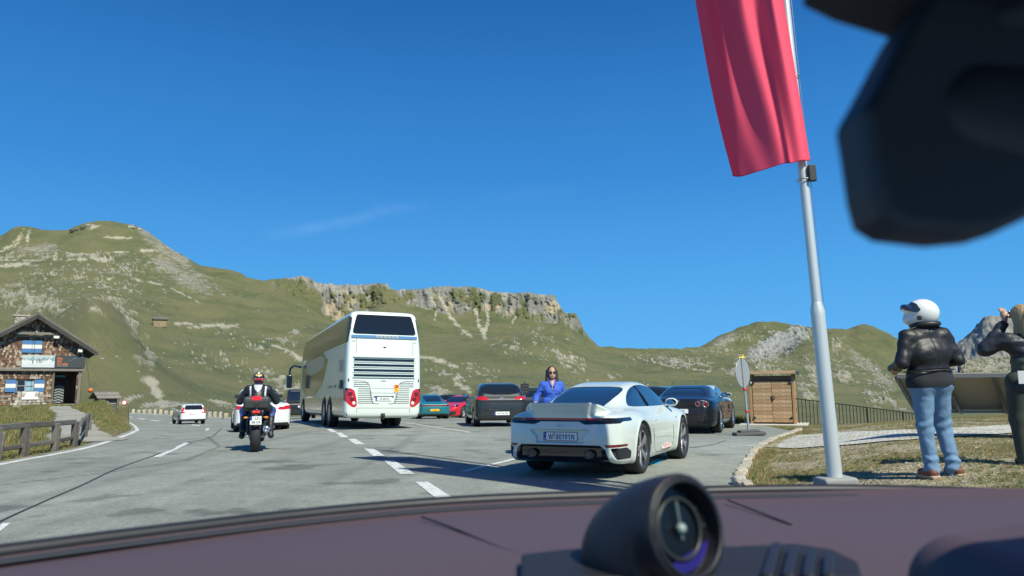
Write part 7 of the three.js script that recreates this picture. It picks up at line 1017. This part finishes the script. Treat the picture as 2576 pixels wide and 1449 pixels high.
// ---------------------------------------------------------------- uncountable ground cover
function scatter(name, label, cat, geo, m, list) {         // list of [Matrix4, [r,g,b]]
  const im = new THREE.InstancedMesh(geo, m, list.length); list.forEach(([q, c], i) => { im.setMatrixAt(i, q); im.setColorAt(i, new THREE.Color().setRGB(...c)); });
  im.name = numbered(name); im.userData = { kind: 'stuff', label, category: cat }; im.castShadow = im.receiveShadow = true; scene.add(im); return im;
}
const tuft = (() => { const P = []; for (let k = 0; k < 7; k++) { const a = k * .9 + .3, r = .25 + .1 * (k % 3), x = Math.cos(a) * .18, z = Math.sin(a) * .18, lx = Math.cos(a) * r, lz = Math.sin(a) * r, w = .06, px = -Math.sin(a) * w, pz = Math.cos(a) * w, h = .75 + .25 * ((k * 7) % 4) / 3; P.push(x - px, 0, z - pz, x + px, 0, z + pz, x + lx, h, z + lz); } const g = new THREE.BufferGeometry(); g.setAttribute('position', new THREE.Float32BufferAttribute(P, 3)); g.computeVertexNormals(); return g; })();
const TM = (x, y, z, sx, sy, sz, ry, rx = 0) => new THREE.Matrix4().compose(new THREE.Vector3(x, y, z), new THREE.Quaternion().setFromEuler(new THREE.Euler(rx, ry, 0)), new THREE.Vector3(sx, sy, sz));
{
  const gm = mat({ rgb: [1, 1, 1], roughness: .9 }), lawn = [], verge = [], peb = [], rocks = [];
  for (let k = 0; k < 90000 && lawn.length < 34000; k++) { const d = 5.5 + 18 * Math.pow(rnd(), 1.3), x = rr(2.4, 15), e = -sideOf(rightEdge, x, d); if (e < .1 || x > d * .95) continue; const n = fbm(x / 1.7, 6, -d / 1.7, 4), n2 = fbm(x / .5, 2, d / .5, 2); if (n * 1.6 + n2 < rr(-.4, .35) - (e < .45 ? .5 : 0)) continue; const s = rr(.02, .05) * (e < .4 ? 1.6 : 1); const dry = rnd() < .68; lawn.push([TM(x, G(x, d) - .003, -d, s * 1.3, s, s * 1.3, rr(0, 6)), dry ? [rr(.28, .42), rr(.23, .33), rr(.1, .16)] : [rr(.1, .15), rr(.13, .18), rr(.03, .05)]]); }
  scatter('lawn_grass', 'short dry and green grass of the stony lawn', 'grass', tuft, gm, lawn);
  for (let k = 0; k < 60000 && peb.length < 13000; k++) { const d = 5.5 + 16 * Math.pow(rnd(), 1.4), x = rr(2.5, 14), e = -sideOf(rightEdge, x, d); if (e < .25 || x > d * .95) continue; const n = fbm(x / 1.7, 6, -d / 1.7, 4); if (n > rr(-.1, .25)) continue; const s = rr(.004, .013) * (rnd() < .04 ? 2 : 1); peb.push([TM(x, G(x, d) + s * .15, -d, s * rr(.8, 1.5), s * .6, s, rr(0, 6)), rnd() < .4 ? [.46, .42, .33] : [rr(.25, .38), rr(.22, .33), rr(.14, .23)]]); }
  scatter('lawn_gravel', 'pale gravel strewn over the stony lawn', 'gravel', new THREE.IcosahedronGeometry(1, 0), gm, peb);
  for (let k = 0; k < 120000 && verge.length < 34000; k++) { const d = 9 + 46 * Math.pow(rnd(), 1.2), a = rr(-.78, -.25), x = Math.tan(a) * d, e = sideOf(leftEdge, x, d); if (e < .12 || e > 26) continue; const q = sdLine2(x, d, pathLine); if (q < .72 + rr(0, .25)) continue; if (Math.hypot((x + 36) / 5, (d - 59) / 6) < .9) continue; const tall = sstep(.3, 1.6, e) * (.6 + .8 * fbm(x * .4, d * .4, 4, 3)), s = clamp(.07 + .22 * tall * rr(.5, 1.2), .06, .34); const t = rnd(); verge.push([TM(x, G(x, d) - .01, -d, s * rr(.7, 1.2), s, s, rr(0, 6)), t < .36 ? [rr(.26, .36), rr(.22, .29), rr(.09, .13)] : t < .8 ? [rr(.13, .19), rr(.15, .2), rr(.04, .06)] : [rr(.05, .09), rr(.08, .12), rr(.02, .03)]]); }
  scatter('verge_grass', 'long dry mountain grass on the banks by the house', 'grass', tuft, gm, verge);
  const rim = []; for (let k = 0; k < 9000; k++) { const t = rnd(), a = lin([[0, 7.9], [1, -6]], t), d = lin([[0, 26.3], [.5, 40], [1, 57]], t) + rr(0, 3), s = rr(.1, .4); rim.push([TM(a + rr(-.5, 1.5), G(a, d) - .02, -d, s * .6, s, s * .6, rr(0, 6)), rnd() < .5 ? [rr(.2, .3), rr(.18, .25), rr(.07, .1)] : [rr(.09, .14), rr(.12, .16), rr(.03, .05)]]); }
  scatter('rim_grass', 'tall grass along the far rim of the parking lot', 'grass', tuft, gm, rim);
  // boulders on the slopes
  const { pos, col, NA, NR, NN } = landGrid; const rg = stoneGeo(1, 1, 1); for (let k = 0; k < 400000 && rocks.length < 3600; k++) { const j = Math.floor(rnd() * NA), i = NN + 4 + Math.floor(Math.pow(rnd(), 1.3) * 160), o = (j * (NR + 1) + i) * 3, x = pos[o], y = pos[o + 1], z = pos[o + 2], r = Math.hypot(x, z); if (r > 760) continue; const n = fbm(x / 40, 9, z / 40, 3) + .5 * fbm(x / 9, 3, z / 9, 2), bare = col[o + 2] / (col[o] + .01); if (n + (bare > .6 ? .5 : 0) < rr(.1, .5)) continue; const s = r / 900 * rr(.35, 1.5) * (rnd() < .06 ? 2.2 : 1); const c = rr(.2, .42); rocks.push([TM(x, y + s * .1, z, s * rr(.8, 1.6), s * rr(.5, .9), s, rr(0, 6)), [c, c * .94, c * .8]]); }
  scatter('slope_boulders', 'pale boulders strewn over the mountain slopes', 'rocks', rg, gm, rocks);
}
renderer.render(scene, camera);
